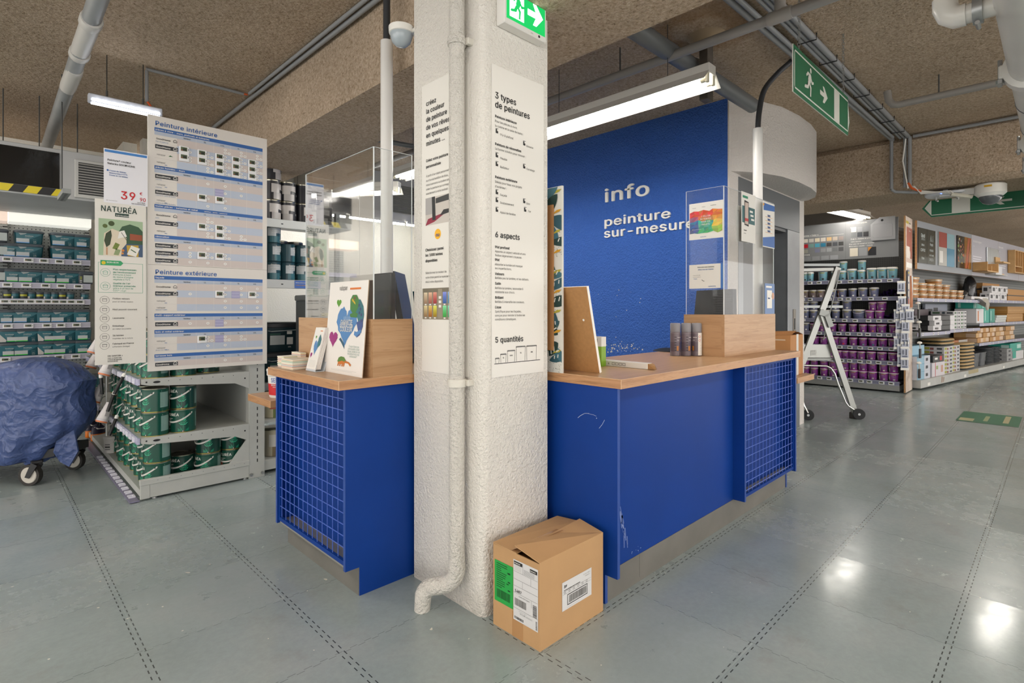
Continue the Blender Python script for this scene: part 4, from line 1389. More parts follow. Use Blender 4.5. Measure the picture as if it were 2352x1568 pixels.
b.text(fr, 'Réf. 3663602624', 0.012, 0.012, 0.007 / 0.727, SOFT)
b.build('lettering', root, False)
b = MB(); b.box(0.03, 0.036, 0.006, 0.010, -0.05, 0.06, mat('cfd2d6', 0.2)); b.build('holder_strip', root, False)

# ---------------------------------------------------------------- end-of-aisle shelf unit with green paint cans
GX0, GX1, GY0, GY1 = 0.765, 1.462, 4.36, 7.05
SHG = mat('b9bbb6', 0.4, vary=(6, 0.05), name='shelf_steel')
root = thing('shelf_unit', 'pale grey steel shop shelf unit of green paint cans behind the price board', 'shelf unit', (GX0, GY0, 0))
T = off(GX0, GY0)
SLOTM = dots_material('slotted_upright', 'b9bbb6', '1c1c1c', 0.0333, 0.006, 2, 1, (0, 0))
b = MB(T)
b.box(1.462, 1.578, 4.362, 4.43, 0.0, 2.25, SHG, 0.002)
for k in range(40):
	b.box(1.52, 1.527, 4.3612, 4.362, 0.12 + k * 0.05, 0.145 + k * 0.05, BLACK)
for z in (0.03,):
	for x in (1.478, 1.56):
		b.cyl((x, 4.35, z), (x, 4.362, z), 0.012, ZINC, 8)
b.build('upright', root, False)
b = MB(T); b.box(1.46, 1.475, 4.43, GY1, 0.0, 2.2, mat('9d9f9b', 0.5)); b.build('back_panel', root, False)
def end_bracket(x0, x1, y, ztop, hf, hb, m, t=0.012):
	"""tapered side plate under a shelf end"""
	b = MB(T)
	pts = [(x0, ztop - hf), (x0 + 0.05, ztop - hf - 0.012), (x1 - 0.10, ztop - hb * 0.75), (x1, ztop - hb - 0.02), (x1, ztop), (x0, ztop)]
	n = len(pts)
	P = [(x, y, z) for x, z in pts] + [(x, y + t, z) for x, z in pts]
	F = [tuple(range(n)), tuple(range(n, 2 * n))[::-1]] + [(k, n + k, n + (k + 1) % n, (k + 1) % n) for k in range(n)]
	b.add(P, F, m)
	for xx, zz_ in ((x0 + 0.03, -0.022), (x1 - 0.03, -0.05)):
		b.disc(Frame((xx, y, ztop + zz_), (1, 0, 0)), 0, 0, 0.006, BLACK, 0.0008, 8)
	b.disc(Frame((x0 + 0.09, y, ztop - 0.025), (1, 0, 0)), 0, 0, 0.022, BLACK, 0.0008, 14, 0.008)
	for k in range(7):
		b.disc(Frame((x0 + 0.16 + k * 0.07, y, ztop - 0.022), (1, 0, 0)), 0, 0, 0.003, BLACK, 0.0008, 6)
	b.build('side_bracket', root, False)
for z in (0.425, 0.825):
	b = MB(T); b.box(GX0, GX1, GY0 + 0.012, GY1, z - 0.028, z, SHG, 0.002); b.build('shelf', root, False)
	end_bracket(GX0 + 0.005, GX1, GY0, z, 0.035, 0.11, SHG)
# base shelf with raised end plate
b = MB(T); b.box(GX0, GX1, GY0 + 0.02, GY1, 0.03, 0.075, SHG, 0.002); b.build('base_shelf', root, False)
b = MB(T)
b.box(GX0, GX0 + 0.055, GY0 - 0.002, GY0 + 0.02, 0.012, 0.105, SHG, 0.002)
b.box(GX0 + 0.055, GX1, GY0, GY0 + 0.018, 0.015, 0.105, SHG, 0.002)
b.box(GX0 - 0.004, GX1, GY0 - 0.008, GY0 + 0.022, 0.105, 0.145, SHG, 0.003)
for k in range(9):
	b.disc(Frame((GX0 + 0.1 + k * 0.07, GY0 - 0.008, 0.128), (1, 0, 0)), 0, 0, 0.0035, MGREY, 0.0006, 6)
b.build('base_end_plate', root, False)
b = MB(T); P = [(GX1 - 0.14, GY0 + 0.001, 0.145), (GX1, GY0 + 0.001, 0.145), (GX1, GY0 + 0.001, 0.33)]
b.add(P + [(x, y + 0.01, z) for x, y, z in P], [(0, 1, 2), (5, 4, 3), (0, 3, 4, 1), (1, 4, 5, 2), (2, 5, 3, 0)], SHG); b.build('gusset', root, False)
for x, y in ((GX0 + 0.09, GY0 + 0.03), (GX1 - 0.02, GY0 + 0.03)):
	b = MB(T); b.cyl((x, y, 0), (x, y, 0.03), 0.010, ZINC, 8); b.lathe([(0.018, 0), (0.016, 0.006)], ZINC, 10, (x, y, 0)); b.build('foot', root)
CLEAR = mat('b3b2cb', 0.2, 0, 0.6, name='lilac_price_rail')
CLIPW = mat('dcdce6', 0.35)
for z0, z1, tilt in ((0.385, 0.428, 0.0), (0.785, 0.828, 0.0), (0.004, 0.012, 1)):
	b = MB(T)
	if tilt:
		b.box(GX0 - 0.062, GX0 - 0.004, GY0 - 0.01, 6.6, z0, z1, mat('77748c', 0.3), 0.002)
	else:
		b.box(GX0 - 0.014, GX0, GY0 + 0.002, 6.9, z0, z1, CLEAR, 0.002)
		b.box(GX0 - 0.018, GX0 - 0.012, GY0 + 0.002, 6.9, z0, z0 + 0.005, CLEAR)
	rail = b.build('price_rail', root, False)
	for k in range(13):
		y = GY0 + 0.08 + k * 0.115
		b = MB(T)
		if tilt:
			b.box(GX0 - 0.052, GX0 - 0.012, y, y + 0.012, z1, z1 + 0.012, CLIPW, 0.002); b.box(GX0 - 0.052, GX0 - 0.012, y + 0.042, y + 0.054, z1, z1 + 0.012, CLIPW, 0.002)
			b.box(GX0 - 0.026, GX0 - 0.012, y + 0.012, y + 0.042, z1, z1 + 0.012, CLIPW, 0.002)
		else:
			b.box(GX0 - 0.026, GX0 - 0.014, y, y + 0.012, z0 + 0.004, z1 - 0.002, CLIPW, 0.002); b.box(GX0 - 0.026, GX0 - 0.014, y + 0.038, y + 0.05, z0 + 0.004, z1 - 0.002, CLIPW, 0.002)
			b.box(GX0 - 0.026, GX0 - 0.014, y + 0.012, y + 0.038, z0 + 0.004, z0 + 0.016, CLIPW, 0.002)
		b.build('label_clip', rail, False)
# neighbour bay behind the upright
b = MB(T); b.box(1.578, 2.3, 4.40, 4.80, 0.03, 0.11, SHG, 0.002); b.build('base_shelf', root, False)
b = MB(T); b.box(1.578, 2.2, 4.42, 4.80, 0.40, 0.42, SHG); b.build('shelf', root, False)

CAN_G = mat('0f4a3b', 0.28, name='green_can_paint'); CAN_D = mat('0b3a30', 0.28); TIN = mat('b0ab9a', 0.25, 0.9); CANGREY = mat('7f9e95', 0.4); LEAF = mat('2aa57c', 0.35); LEAF2 = mat('1b7d5e', 0.35)
STRAP = mat('d5d2cc', 0.4)
def green_can(dot, dark=False):
	"""2.5 litre paint can; the label front looks along -X, the printed text panel along -Y"""
	R, H = 0.083, 0.163
	root = thing('paint_can', '', 'paint can')
	body = CAN_D if dark else CAN_G
	n = 40
	def mf(i, k):
		a = (k + 0.5) / n * 360
		if i == 1 or i == 6:
			return mat('b3a24f', 0.3, 0.8) if i == 1 else TIN
		if i in (0, 7, 8, 9):
			return TIN
		if 286 < a < 331 and i in (3, 4):
			return CANGREY
		return body
	b = MB()
	b.lathe([(R - 0.003, 0.0), (R, 0.0), (R, 0.004), (R, 0.03), (R, 0.075), (R, 0.135), (R, 0.156), (R + 0.0015, H), (R - 0.004, H + 0.001), (R - 0.008, H - 0.005), (0.0005, H - 0.006)], mf, n)
	b.build('body', root)
	def wrap(a0, z0, eps=0.0009):
		return lambda x, y: (Vector((cos(a0 + x / R), sin(a0 + x / R), 0)) * (R + eps) + Vector((0, 0, z0 + y)))
	b = MB()
	b.text(wrap(radians(180 - 62), 0.118), 'NATURÉA', 0, 0, 0.027 / 0.727, WHITE, 1, 'l', 0.98)
	for k, s in enumerate(('PEINTURE BIOSOURCÉE', 'MURS & PLAFONDS', 'BOISERIES')):
		b.text(wrap(radians(180 - 52), 0.098 - 0.010 * k), s, 0, 0, 0.0058 / 0.727, WHITE, 1)
	b.text(wrap(radians(180 - 56), 0.024), 'TEINTE NATURE', 0, 0, 0.006 / 0.727, WHITE, 1); b.text(wrap(radians(180 - 56), 0.014), 'velours', 0, 0, 0.006 / 0.727, WHITE, 1)
	for k in range(9):
		z = 0.042 + k * 0.0105
		b.text(wrap(radians(288), z), 'lllilllilllillilll', 0, 0, 0.005, body, 0, 'l', 1.25)
	b.text(wrap(radians(292), 0.14), '8  ·', 0, 0, 0.013, CANGREY, 1)
	b.build('lettering', root, False)
	b = MB()
	w = wrap(radians(180 - 30), 0.062)
	b.poly([w(0.014 * cos(2 * pi * k / 16), 0.019 * sin(2 * pi * k / 16)) for k in range(16)], mat(dot, 0.4)); b.build('colour_spot', root, False)
	b = MB()      # printed plant
	w = wrap(radians(224), 0.008, 0.0008)
	def leaf(x, y, ang, L, wd, m):
		c, s = cos(ang), sin(ang)
		q = lambda u, v: w(x + u * c - v * s, y + u * s + v * c)
		b.poly([q(0, 0), q(L * 0.35, -wd), q(L, 0), q(L * 0.35, wd)], m)
	for i, (y, L) in enumerate(((0.046, 0.034), (0.062, 0.031), (0.077, 0.024))):
		for s in (-1, 1):
			leaf(0, y, pi / 2 - s * 1.05, L, 0.0075, LEAF if (i + s) % 2 else LEAF2)
	b.poly([w(-0.0008, 0.0), w(0.0008, 0.0), w(0.0008, 0.085), w(-0.0008, 0.085)], LEAF)
	leaf(0, 0.082, pi / 2, 0.024, 0.005, LEAF)
	for x, a, L in ((-0.012, 2.3, 0.035), (0.014, 0.8, 0.036), (-0.004, 2.0, 0.04), (0.024, 1.1, 0.03), (-0.025, 1.9, 0.022)):
		leaf(x, 0.0, a, L, 0.006, LEAF2)
	for k, c in enumerate(('22356e', 'e4e4e4', 'a8232c')):
		b.poly([w(-0.008 + 0.004 * k, -0.001), w(-0.004 + 0.004 * k, -0.001), w(-0.004 + 0.004 * k, 0.005), w(-0.008 + 0.004 * k, 0.005)], mat(c, 0.4))
	b.build('plant_print', root, False)
	b = MB()      # white carrying strap hanging in front
	P, F = [], []
	N = 26
	for k in range(N + 1):
		a = radians(84 + 180 * k / N)
		s = sin(pi * k / N)
		z = 0.138 - 0.062 * s
		r = R + 0.0025 + 0.004 * s
		for rr, dz in ((r, -0.0058), (r + 0.0022, -0.0058), (r + 0.0022, 0.0058), (r, 0.0058)):
			P.append((rr * cos(a), rr * sin(a), z + dz))
	for k in range(N):
		for e in range(4):
			F.append((4 * k + e, 4 * k + (e + 1) % 4, 4 * k + 4 + (e + 1) % 4, 4 * k + 4 + e))
	F += [(3, 2, 1, 0), (4 * N, 4 * N + 1, 4 * N + 2, 4 * N + 3)]
	b.add(P, F, STRAP)
	st = b.build('handle', root)
	for k in (1.2, N - 1.2):
		a = radians(84 + 180 * k / N)
		b = MB(); fr = Frame((cos(a) * (R + 0.0075), sin(a) * (R + 0.0075), 0.1325), (-sin(a), cos(a), 0)); b.disc(fr, 0, 0, 0.0042, INK, 0, 10); b.build('pivot_hole', st, False)
	return root
CANS = [green_can(c) for c in ('8fa7a6', 'cfd3cf', 'c77a66', '3f8f75', 'c79a2b', '8f3a24', 'e0e0dc')]
CAN_DK = green_can('2a2a2c', True)
SHN = {0.075: 'bottom', 0.425: 'middle', 0.825: 'top visible'}
random.seed(5)
for z in (0.075, 0.425, 0.825):
	for k in range(8):
		y = 4.455 + 0.178 * k
		for lv in range(2):
			pr = CANS[(k * 3 + int(z * 10)) % 7] if k else CANS[0 if z < 0.8 else 1]
			x = 0.868 + (random.uniform(-0.012, 0.012) if k else 0.0) + (0.012 if z < 0.1 else 0)
			place(pr, (x, y, z + 0.1645 * lv), radians(random.uniform(-14, 10) if k else -4 - 4 * lv),
				  'green paint can, %s tin of the %s stack from the shelf corner, %s shelf' % ('upper' if lv else 'lower', ORD[k], SHN[z]), 'green paint cans along the aisle edge')
for x, y, z, lv, rz, pr, lab in (
		(1.040, 4.458, 0.425, 0, 34, CANS[1], 'green paint can with raised handle, lower tin beside the corner stack, middle shelf'),
		(1.045, 4.468, 0.425, 1, 26, CAN_DK, 'dark paint can on top of the green tin beside the corner stack, middle shelf'),
		(1.042, 4.458, 0.825, 0, 30, CANS[6], 'green paint can under the price board beside the corner tin, top visible shelf'),
		(1.225, 4.56, 0.825, 0, 10, CAN_DK, 'dark paint can deep under the price board, top visible shelf'),
		(1.060, 4.56, 0.075, 0, 40, CAN_DK, 'low dark paint can with white strap beside the corner stack, bottom shelf'),
		(1.210, 4.475, 0.075, 0, 14, CANS[6], 'green paint can, lower tin of the third stack across the shelf end, bottom shelf'),
		(1.212, 4.475, 0.075, 1, 30, CAN_DK, 'dark-labelled green can, upper tin of the third stack across the shelf end, bottom shelf'),
		(1.378, 4.480, 0.075, 0, 44, CANS[2], 'green paint can, lower tin next to the upright, bottom shelf'),
		(1.378, 4.480, 0.075, 1, 36, CAN_DK, 'dark-labelled green can, upper tin next to the upright, bottom shelf')):
	place(pr, (x, y, z + 0.1645 * lv), radians(rz), lab, 'green paint cans across the shelf end')
# multicoloured tins of the bay behind the upright
def plain_can(name, R, H, cols, band, lab, n=24, cat='paint can', text=None, lidm=None):
	root = thing(name, lab, cat)
	b = MB()
	m0, m1, m2 = [mat(c, 0.3) for c in cols]
	def mf(i, k):
		a = k / n
		if i in (1, 2, 3, 4):
			if i in (2, 3) and 0.55 < a < 0.72:
				return m1
			if i == 3 and 0.74 < a < 0.86:
				return m1
			if i == 1 and 0.60 < a < 0.8:
				return m2
			return m0
		return lidm or TIN
	b.lathe([(R - 0.003, 0), (R, 0.003), (R, H * 0.36), (R, H * 0.52), (R, H * 0.80), (R, H - 0.012), (R + 0.002, H - 0.004), (R - 0.004, H), (0.0005, H - 0.004)], mf, n)
	b.build('body', root)
	if text:
		b = MB()
		w = lambda a0, z0: (lambda x, y: (Vector((cos(a0 + x / R), sin(a0 + x / R), 0)) * (R + 0.001) + Vector((0, 0, z0 + y))))
		for s, a, z, h in text:
			b.text(w(radians(a), z * H), s, 0, 0, h / 0.727, WHITE, 1)
		b.build('lettering', root, False)
	return root
c1 = plain_can('paint_can', 0.10, 0.20, ('c9c3a6', 'b9533a', '6b7a3a'), 1, 'cream tin with printed fruit on the shelf under the low beech board')
place(c1, (1.73, 4.56, 0.42), 0.3)
c1 = plain_can('paint_can', 0.10, 0.22, ('bfb9a2', 'd8d6ce', '7a6a4a'), 1, 'cream tin with a white data label on the base shelf beside the upright')
place(c1, (1.73, 4.55, 0.11), 0.2)

# ---------------------------------------------------------------- clip strip: rollers, filler pouches, white bucket
def roller(lab, grp='mini paint rollers hanging on the shelf edge'):
	root = thing('paint_roller', lab, 'paint roller', group=grp)
	b = MB(); b.lathe([(0.006, 0.0), (0.0115, 0.0), (0.0115, 0.13), (0.009, 0.135), (0.003, 0.135)], BLACK, 12); b.build('handle', root)
	b = MB(); b.lathe([(0.013, 0.0), (0.0135, 0.02), (0.009, 0.028)], WHITE, 12, (0, 0, 0.13)); b.build('collar', root)
	b = MB(); b.tube([(0, 0, 0.15), (0, 0, 0.21), (0.012, 0, 0.235), (0.03, 0, 0.24)], 0.0035, ZINC, 6); b.build('wire', root)
	return root
rp = roller('')
RO = [(235, 905, 'left of the group, below the white sleeve'), (262, 905, 'leaning right at the shelf edge, topmost'), (247, 945, 'in the middle of the group'), (228, 978, 'lowest on the left, above the orange pouch'), (251, 1000, 'lowest on the right, above the white bucket'), (252, 845, 'right under the cream sign')]
for i, (px, py, s) in enumerate(RO):
	p = spot(px, py, x=0.665 + 0.008 * i)
	o = place(rp, (p.x, p.y, p.z), 0, 'mini paint roller with black handle, ' + s)
	o.rotation_euler = (0.05, radians((-6, 26, 18, 2, 20, 20)[i]), 0.4)
sp = thing('roller_sleeve', '', 'roller sleeve')
b = MB(); b.lathe([(0.001, 0.16), (0.02, 0.155), (0.022, 0.14), (0.038, 0.03), (0.040, 0.012), (0.036, 0.0), (0.001, -0.002)], lambda i, k: mat('d27a4d', 0.5) if i == 4 else (mat('d8d4d4', 0.35) if i != 3 else mat('c9c5c8', 0.35)), 16); b.build('sleeve', sp)
b = MB(); b.rect(Frame((-0.014, -0.0365, 0.05), (1, 0, 0), (0, 0.12, 1)), 0, 0.028, 0, 0.05, mat('a9a4a4', 0.4), 0.002); b.build('printed_label', sp, False)
for i, (px, py, s) in enumerate([(212, 800, 'topmost beside the cream sign'), (208, 833, 'second from the top beside the cream sign'), (217, 912, 'beside the left roller handle'), (232, 958, 'behind the roller handles, above the orange pouch'), (238, 850, 'just under the lower edge of the cream sign')]):
	p = spot(px, py + 12, x=0.635 + 0.006 * i)
	o = place(sp, (p.x, p.y, p.z), 0, 'white roller sleeve with an orange rim, ' + s, 'white roller sleeves on the strip')
	o.rotation_euler = (0, radians(22), 0.3)
b = MB(); b.box(0.70, 0.706, 5.28, 5.30, 0.30, 1.05, mat('b9b9b9', 0.3, 0.6)); b.box(0.70, 0.77, 5.285, 5.295, 1.03, 1.04, ZINC)
tag(b.build('hanging_strip', smooth=False), 'grey steel strip holding the rollers at the aisle shelf edge', 'clip strip')
pp = thing('filler_pouch', '', 'pouch')
b = MB(); b.lathe([(0.062, 0.0), (0.07, 0.01), (0.068, 0.07), (0.066, 0.075), (0.06, 0.13), (0.03, 0.16), (0.001, 0.165)], lambda i, k: mat('e07716', 0.45) if i < 2 else mat('262238', 0.45), 18, sy=0.6); b.build('bag', pp)
b = MB(); b.tube([(-0.045, -0.01, 0.135), (-0.03, -0.035, 0.12), (0.03, -0.035, 0.112), (0.045, -0.01, 0.13)], 0.006, STRAP, 8); b.build('handle', pp)
for px, z, s in ((229, 0.012, 'in front, under the hanging rollers'), (216, 0.012, 'half hidden behind the other orange pouch')):
	p = spot(px, 1010 if px > 220 else 1002, z=0.013)
	place(pp, (p.x - 0.01, p.y, 0.013), 0.5, 'orange and navy filler pouch, ' + s, 'orange and navy pouches')
wb = thing('paint_bucket', 'small white bucket standing at the front of the bottom shelf below the rollers', 'bucket')
b = MB(); b.lathe([(0.05, 0), (0.053, 0.004), (0.058, 0.12), (0.062, 0.122), (0.062, 0.138), (0.056, 0.142), (0.001, 0.142)], lambda i, k: mat('d9d6d2', 0.35), 20); b.build('body', wb)
b = MB()
for k in range(3):
	b.rect(Frame((0, 0, 0), (1, 0, 0)), -0.02, 0.02, 0.03 + 0.02 * k, 0.04 + 0.02 * k, INK if k % 2 else mat('8a8a8a', 0.5), 0.058)
b.build('printed_label', wb, False)
place(wb, (0.80, 5.72, 0.075), -0.7)

# ---------------------------------------------------------------- trolley under a crumpled blue tarpaulin
def tarp_material():
	k = Nodes('crumpled_blue_tarpaulin')
	k.p.inputs['Base Color'].default_value = lin('3c4f80')
	k.p.inputs['Roughness'].default_value = 0.42
	k.p.inputs['Specular IOR Level'].default_value = 0.6
	v = k.new('ShaderNodeTexVoronoi'); v.feature = 'DISTANCE_TO_EDGE'; v.inputs['Scale'].default_value = 11
	warp = k.new('ShaderNodeTexNoise', Scale=5.0)
	k.link(k.tc.outputs['Object'], warp.inputs['Vector'])
	add = k.nt.nodes.new('ShaderNodeVectorMath'); sc = k.nt.nodes.new('ShaderNodeVectorMath'); sc.operation = 'SCALE'; sc.inputs['Scale'].default_value = 0.45
	k.link(warp.outputs['Color'], sc.inputs[0]); k.link(k.tc.outputs['Object'], add.inputs[0]); k.link(sc.outputs[0], add.inputs[1])
	k.link(add.outputs[0], v.inputs['Vector'])
	def ridge(sc_, dist, det):
		return k.math('SUBTRACT', 1.0, k.math('ABSOLUTE', k.math('SUBTRACT', k.math('MULTIPLY', k.noise(sc_, det, rough=0.5, dist=dist), 2.0), 1.0)))
	h = k.math('ADD', k.math('POWER', ridge(4.5, 0.5, 2), 3.0), k.math('MULTIPLY', k.math('POWER', ridge(13, 0.4, 2), 2.0), 0.42))
	k.bump(k.math('ADD', h, k.math('MULTIPLY', k.noise(45, 4), 0.10)), 0.75, 0.022)
	return k.m
TARP = tarp_material()
from mathutils import noise as mnoise
C0 = Vector((0.26, 5.34, 0))
root = thing('covered_trolley', 'trolley hidden under a crumpled dark blue tarpaulin, standing on rubber castors', 'trolley', C0)
dC = 4.14
ux = lambda px: (px - 1176) * dC / FOCAL_PX - (C0.dot(RIGHT))
LV = [  # z, left px, right px, depth half width
	(0.925, 55, 112, 0.08), (0.905, 20, 140, 0.15), (0.86, -30, 166, 0.21), (0.80, -60, 186, 0.23), (0.755, -80, 206, 0.23), (0.72, -95, 203, 0.24), (0.64, -105, 197, 0.24),
	(0.52, -115, 198, 0.24), (0.42, -118, 190, 0.24), (0.34, -120, 178, 0.24), (0.25, -120, 152, 0.24), (0.19, -118, 138, 0.23), (0.155, -110, 120, 0.21)]
b = MB(); P, F = [], []
n = 72
LVD = []
for i in range(len(LV) - 1):
	for s in range(4):
		t = s / 4
		LVD.append(tuple(LV[i][j] * (1 - t) + LV[i + 1][j] * t for j in range(4)))
LVD.append(LV[-1])
for i, (z, l, r, dh) in enumerate(LVD):
	u0, u1 = ux(l), ux(r); uc, uh = (u0 + u1) / 2, (u1 - u0) / 2
	for k in range(n):
		a = 2 * pi * k / n
		ca, sa = cos(a), sin(a)
		e = 2 / 2.6
		ca = math.copysign(abs(ca) ** e, ca); sa = math.copysign(abs(sa) ** e, sa)
		p = RIGHT * (uc + uh * ca) + AHEAD * (0.16 + dh * sa) + Vector((0, 0, z))
		q = p * 4.0
		w = mnoise.noise(q * 0.8) * 0.03 - abs(mnoise.noise(Vector((p.x * 6, p.y * 6, p.z * 2.5)) + Vector((7, 1, 3)))) * 0.02
		out = (RIGHT * ca + AHEAD * sa)
		fold = 0.014 * sin(a * 11 + z * 6) * max(0, min(1, (0.8 - z) / 0.5))
		hem = 0.035 * sin(a * 5 + 1.0) + 0.02 * sin(a * 13) if i == len(LVD) - 1 else 0
		p = p + out * (w + fold) + Vector((0, 0, hem + mnoise.noise(q * 1.7) * 0.012))
		P.append(p)
for i in range(len(LVD) - 1):
	for k in range(n):
		F.append((i * n + k, (i + 1) * n + k, (i + 1) * n + (k + 1) % n, i * n + (k + 1) % n))
F.append(tuple(range(n)))
b.add(P, F, TARP)
me = b.build('tarpaulin', root)
# loose flap hanging over the right castor
b = MB()
fl = [(172, 0.33, -0.08), (196, 0.40, -0.02), (205, 0.24, -0.02), (190, 0.13, -0.04), (172, 0.17, -0.05), (165, 0.25, -0.08)]
def fold_pts(z_off):
	return [RIGHT * ux(px) + AHEAD * (0.06 + d + z_off) + Vector((0, 0, z)) for px, z, d in fl]
A, B = fold_pts(0), fold_pts(0.012)
m = len(A)
b.add(A + B, [tuple(range(m))[::-1], tuple(range(m, 2 * m))] + [(k, (k + 1) % m, m + (k + 1) % m, m + k) for k in range(m)], TARP); b.build('loose_flap', root, False)
b = MB()
f0 = [RIGHT * ux(px) + AHEAD * d + Vector((0, 0, z)) for px, z, d in ((-120, 0.10, -0.05), (40, 0.13, -0.02), (150, 0.2, 0.05), (180, 0.22, 0.25), (60, 0.14, 0.5), (-120, 0.10, 0.5))]
b.add(f0 + [p + Vector((0, 0, 0.06)) for p in f0], [tuple(range(6))[::-1], tuple(range(6, 12))] + [(k, (k + 1) % 6, 6 + (k + 1) % 6, 6 + k) for k in range(6)], BLACK); b.build('base_frame', root, False)
def castor(p, name='castor'):
	g = MB()
	ax = RIGHT * 0.12 + AHEAD * 0.0 + Vector((0.55, 0.83, 0)) * 0.0
	side = (Vector((-0.72, -0.70, 0)) * 1.0).normalized()      # wheel axis points to the viewer
	r = 0.078
	g.tube([p + side * -0.018 + Vector((0, 0, r)), p + side * 0.018 + Vector((0, 0, r))], r, mat('2a2724', 0.6), 28)
	w = g.build('castor_tyre', root)
	g = MB(); g.tube([p + side * 0.0182 + Vector((0, 0, r)), p + side * 0.022 + Vector((0, 0, r))], [r * 0.76, r * 0.70], mat('c7c2b8', 0.5), 24); g.build('castor_disc', w)
	g = MB()
	rt = Vector((0, 0, 1)).cross(side)
	for s in (0.026, -0.024):
		c = p + side * s
		pts = [c + rt * -0.018 + Vector((0, 0, r - 0.012)), c + rt * 0.014 + Vector((0, 0, r - 0.02)), c + rt * 0.075 + Vector((0, 0, r + 0.075)), c + rt * 0.03 + Vector((0, 0, r + 0.095))]
		q = [v + side * 0.006 for v in pts]
		g.add(pts + q, [(3, 2, 1, 0), (4, 5, 6, 7)] + [(k, (k + 1) % 4, 4 + (k + 1) % 4, 4 + k) for k in range(4)], BLACK)
	g.box(p.x + 0.0, p.x + 0.07, p.y - 0.02, p.y + 0.04, r + 0.075, r + 0.10, BLACK, 0.006)
	g.build('castor_fork', w, False)
castor(Vector((0, 0, 0)))
castor(Vector((0.28, 0.28, 0)))
castor(Vector((-0.35, 0.62, 0)))

# ---------------------------------------------------------------- left wall shelving with teal tubs
LY = 7.35
PEG = dots_material('perforated_panel', 'b5b9b6', '33383a', 0.034, 0.0055, 0, 2)
PEGD = dots_material('perforated_panel_grey', '8f928f', '1d1f20', 0.034, 0.0055, 0, 2)
root = thing('wall_shelving', 'long grey perforated wall shelving full of teal paint tubs behind the trolley', 'shelf unit', (-1.4, LY, 0))
T = off(-1.4, LY)
b = MB(T); b.box(-1.4, 0.86, LY + 0.40, LY + 0.43, 0, 2.25, PEG); b.build('back_panel', root, False)
for x in (0.17, 0.845):
	b = MB(T); b.box(x - 0.015, x + 0.025, LY + 0.36, LY + 0.40, 0, 2.25, dots_material('slotted_post', 'b0b3b0', '1d1f20', 0.034, 0.007, 2, 1)); b.build('post', root, False)
LSH = [0.45, 0.825, 1.157, 1.402, 1.567, 1.822]
for z in LSH:
	b = MB(T); b.box(-1.4, 0.84, LY + 0.005, LY + 0.38, z - 0.03, z, mat('9b9d9b', 0.45)); sh = b.build('shelf', root, False)
	b = MB(T); b.box(-1.4, 0.84, LY - 0.006, LY + 0.006, z - 0.052, z + 0.004, mat('b9b7c6', 0.3), 0.002)
	b.box(-1.4, 0.84, LY - 0.009, LY - 0.004, z - 0.052, z - 0.045, mat('cfcde0', 0.3)); b.box(-1.4, 0.84, LY - 0.009, LY - 0.004, z - 0.004, z + 0.004, mat('cfcde0', 0.3))
	b.build('price_rail', sh, False)
b = MB(T); b.box(-1.4, 0.84, LY - 0.04, LY + 0.38, 0.03, 0.16, LGREY, 0.003); b.build('base_shelf', root, False)
b = MB(T); b.box(0.19, 0.84, LY - 0.06, LY + 0.2, 2.17, 2.30, emit('fbfaf0', 0.5, 'lit_cornice')); b.build('lit_cornice', root, False)
b = MB(T); b.box(-1.4, 0.185, LY - 0.06, LY + 0.2, 2.17, 2.30, emit('f3dccb', 0.5, 'lit_cornice')); b.build('lit_cornice', root, False)

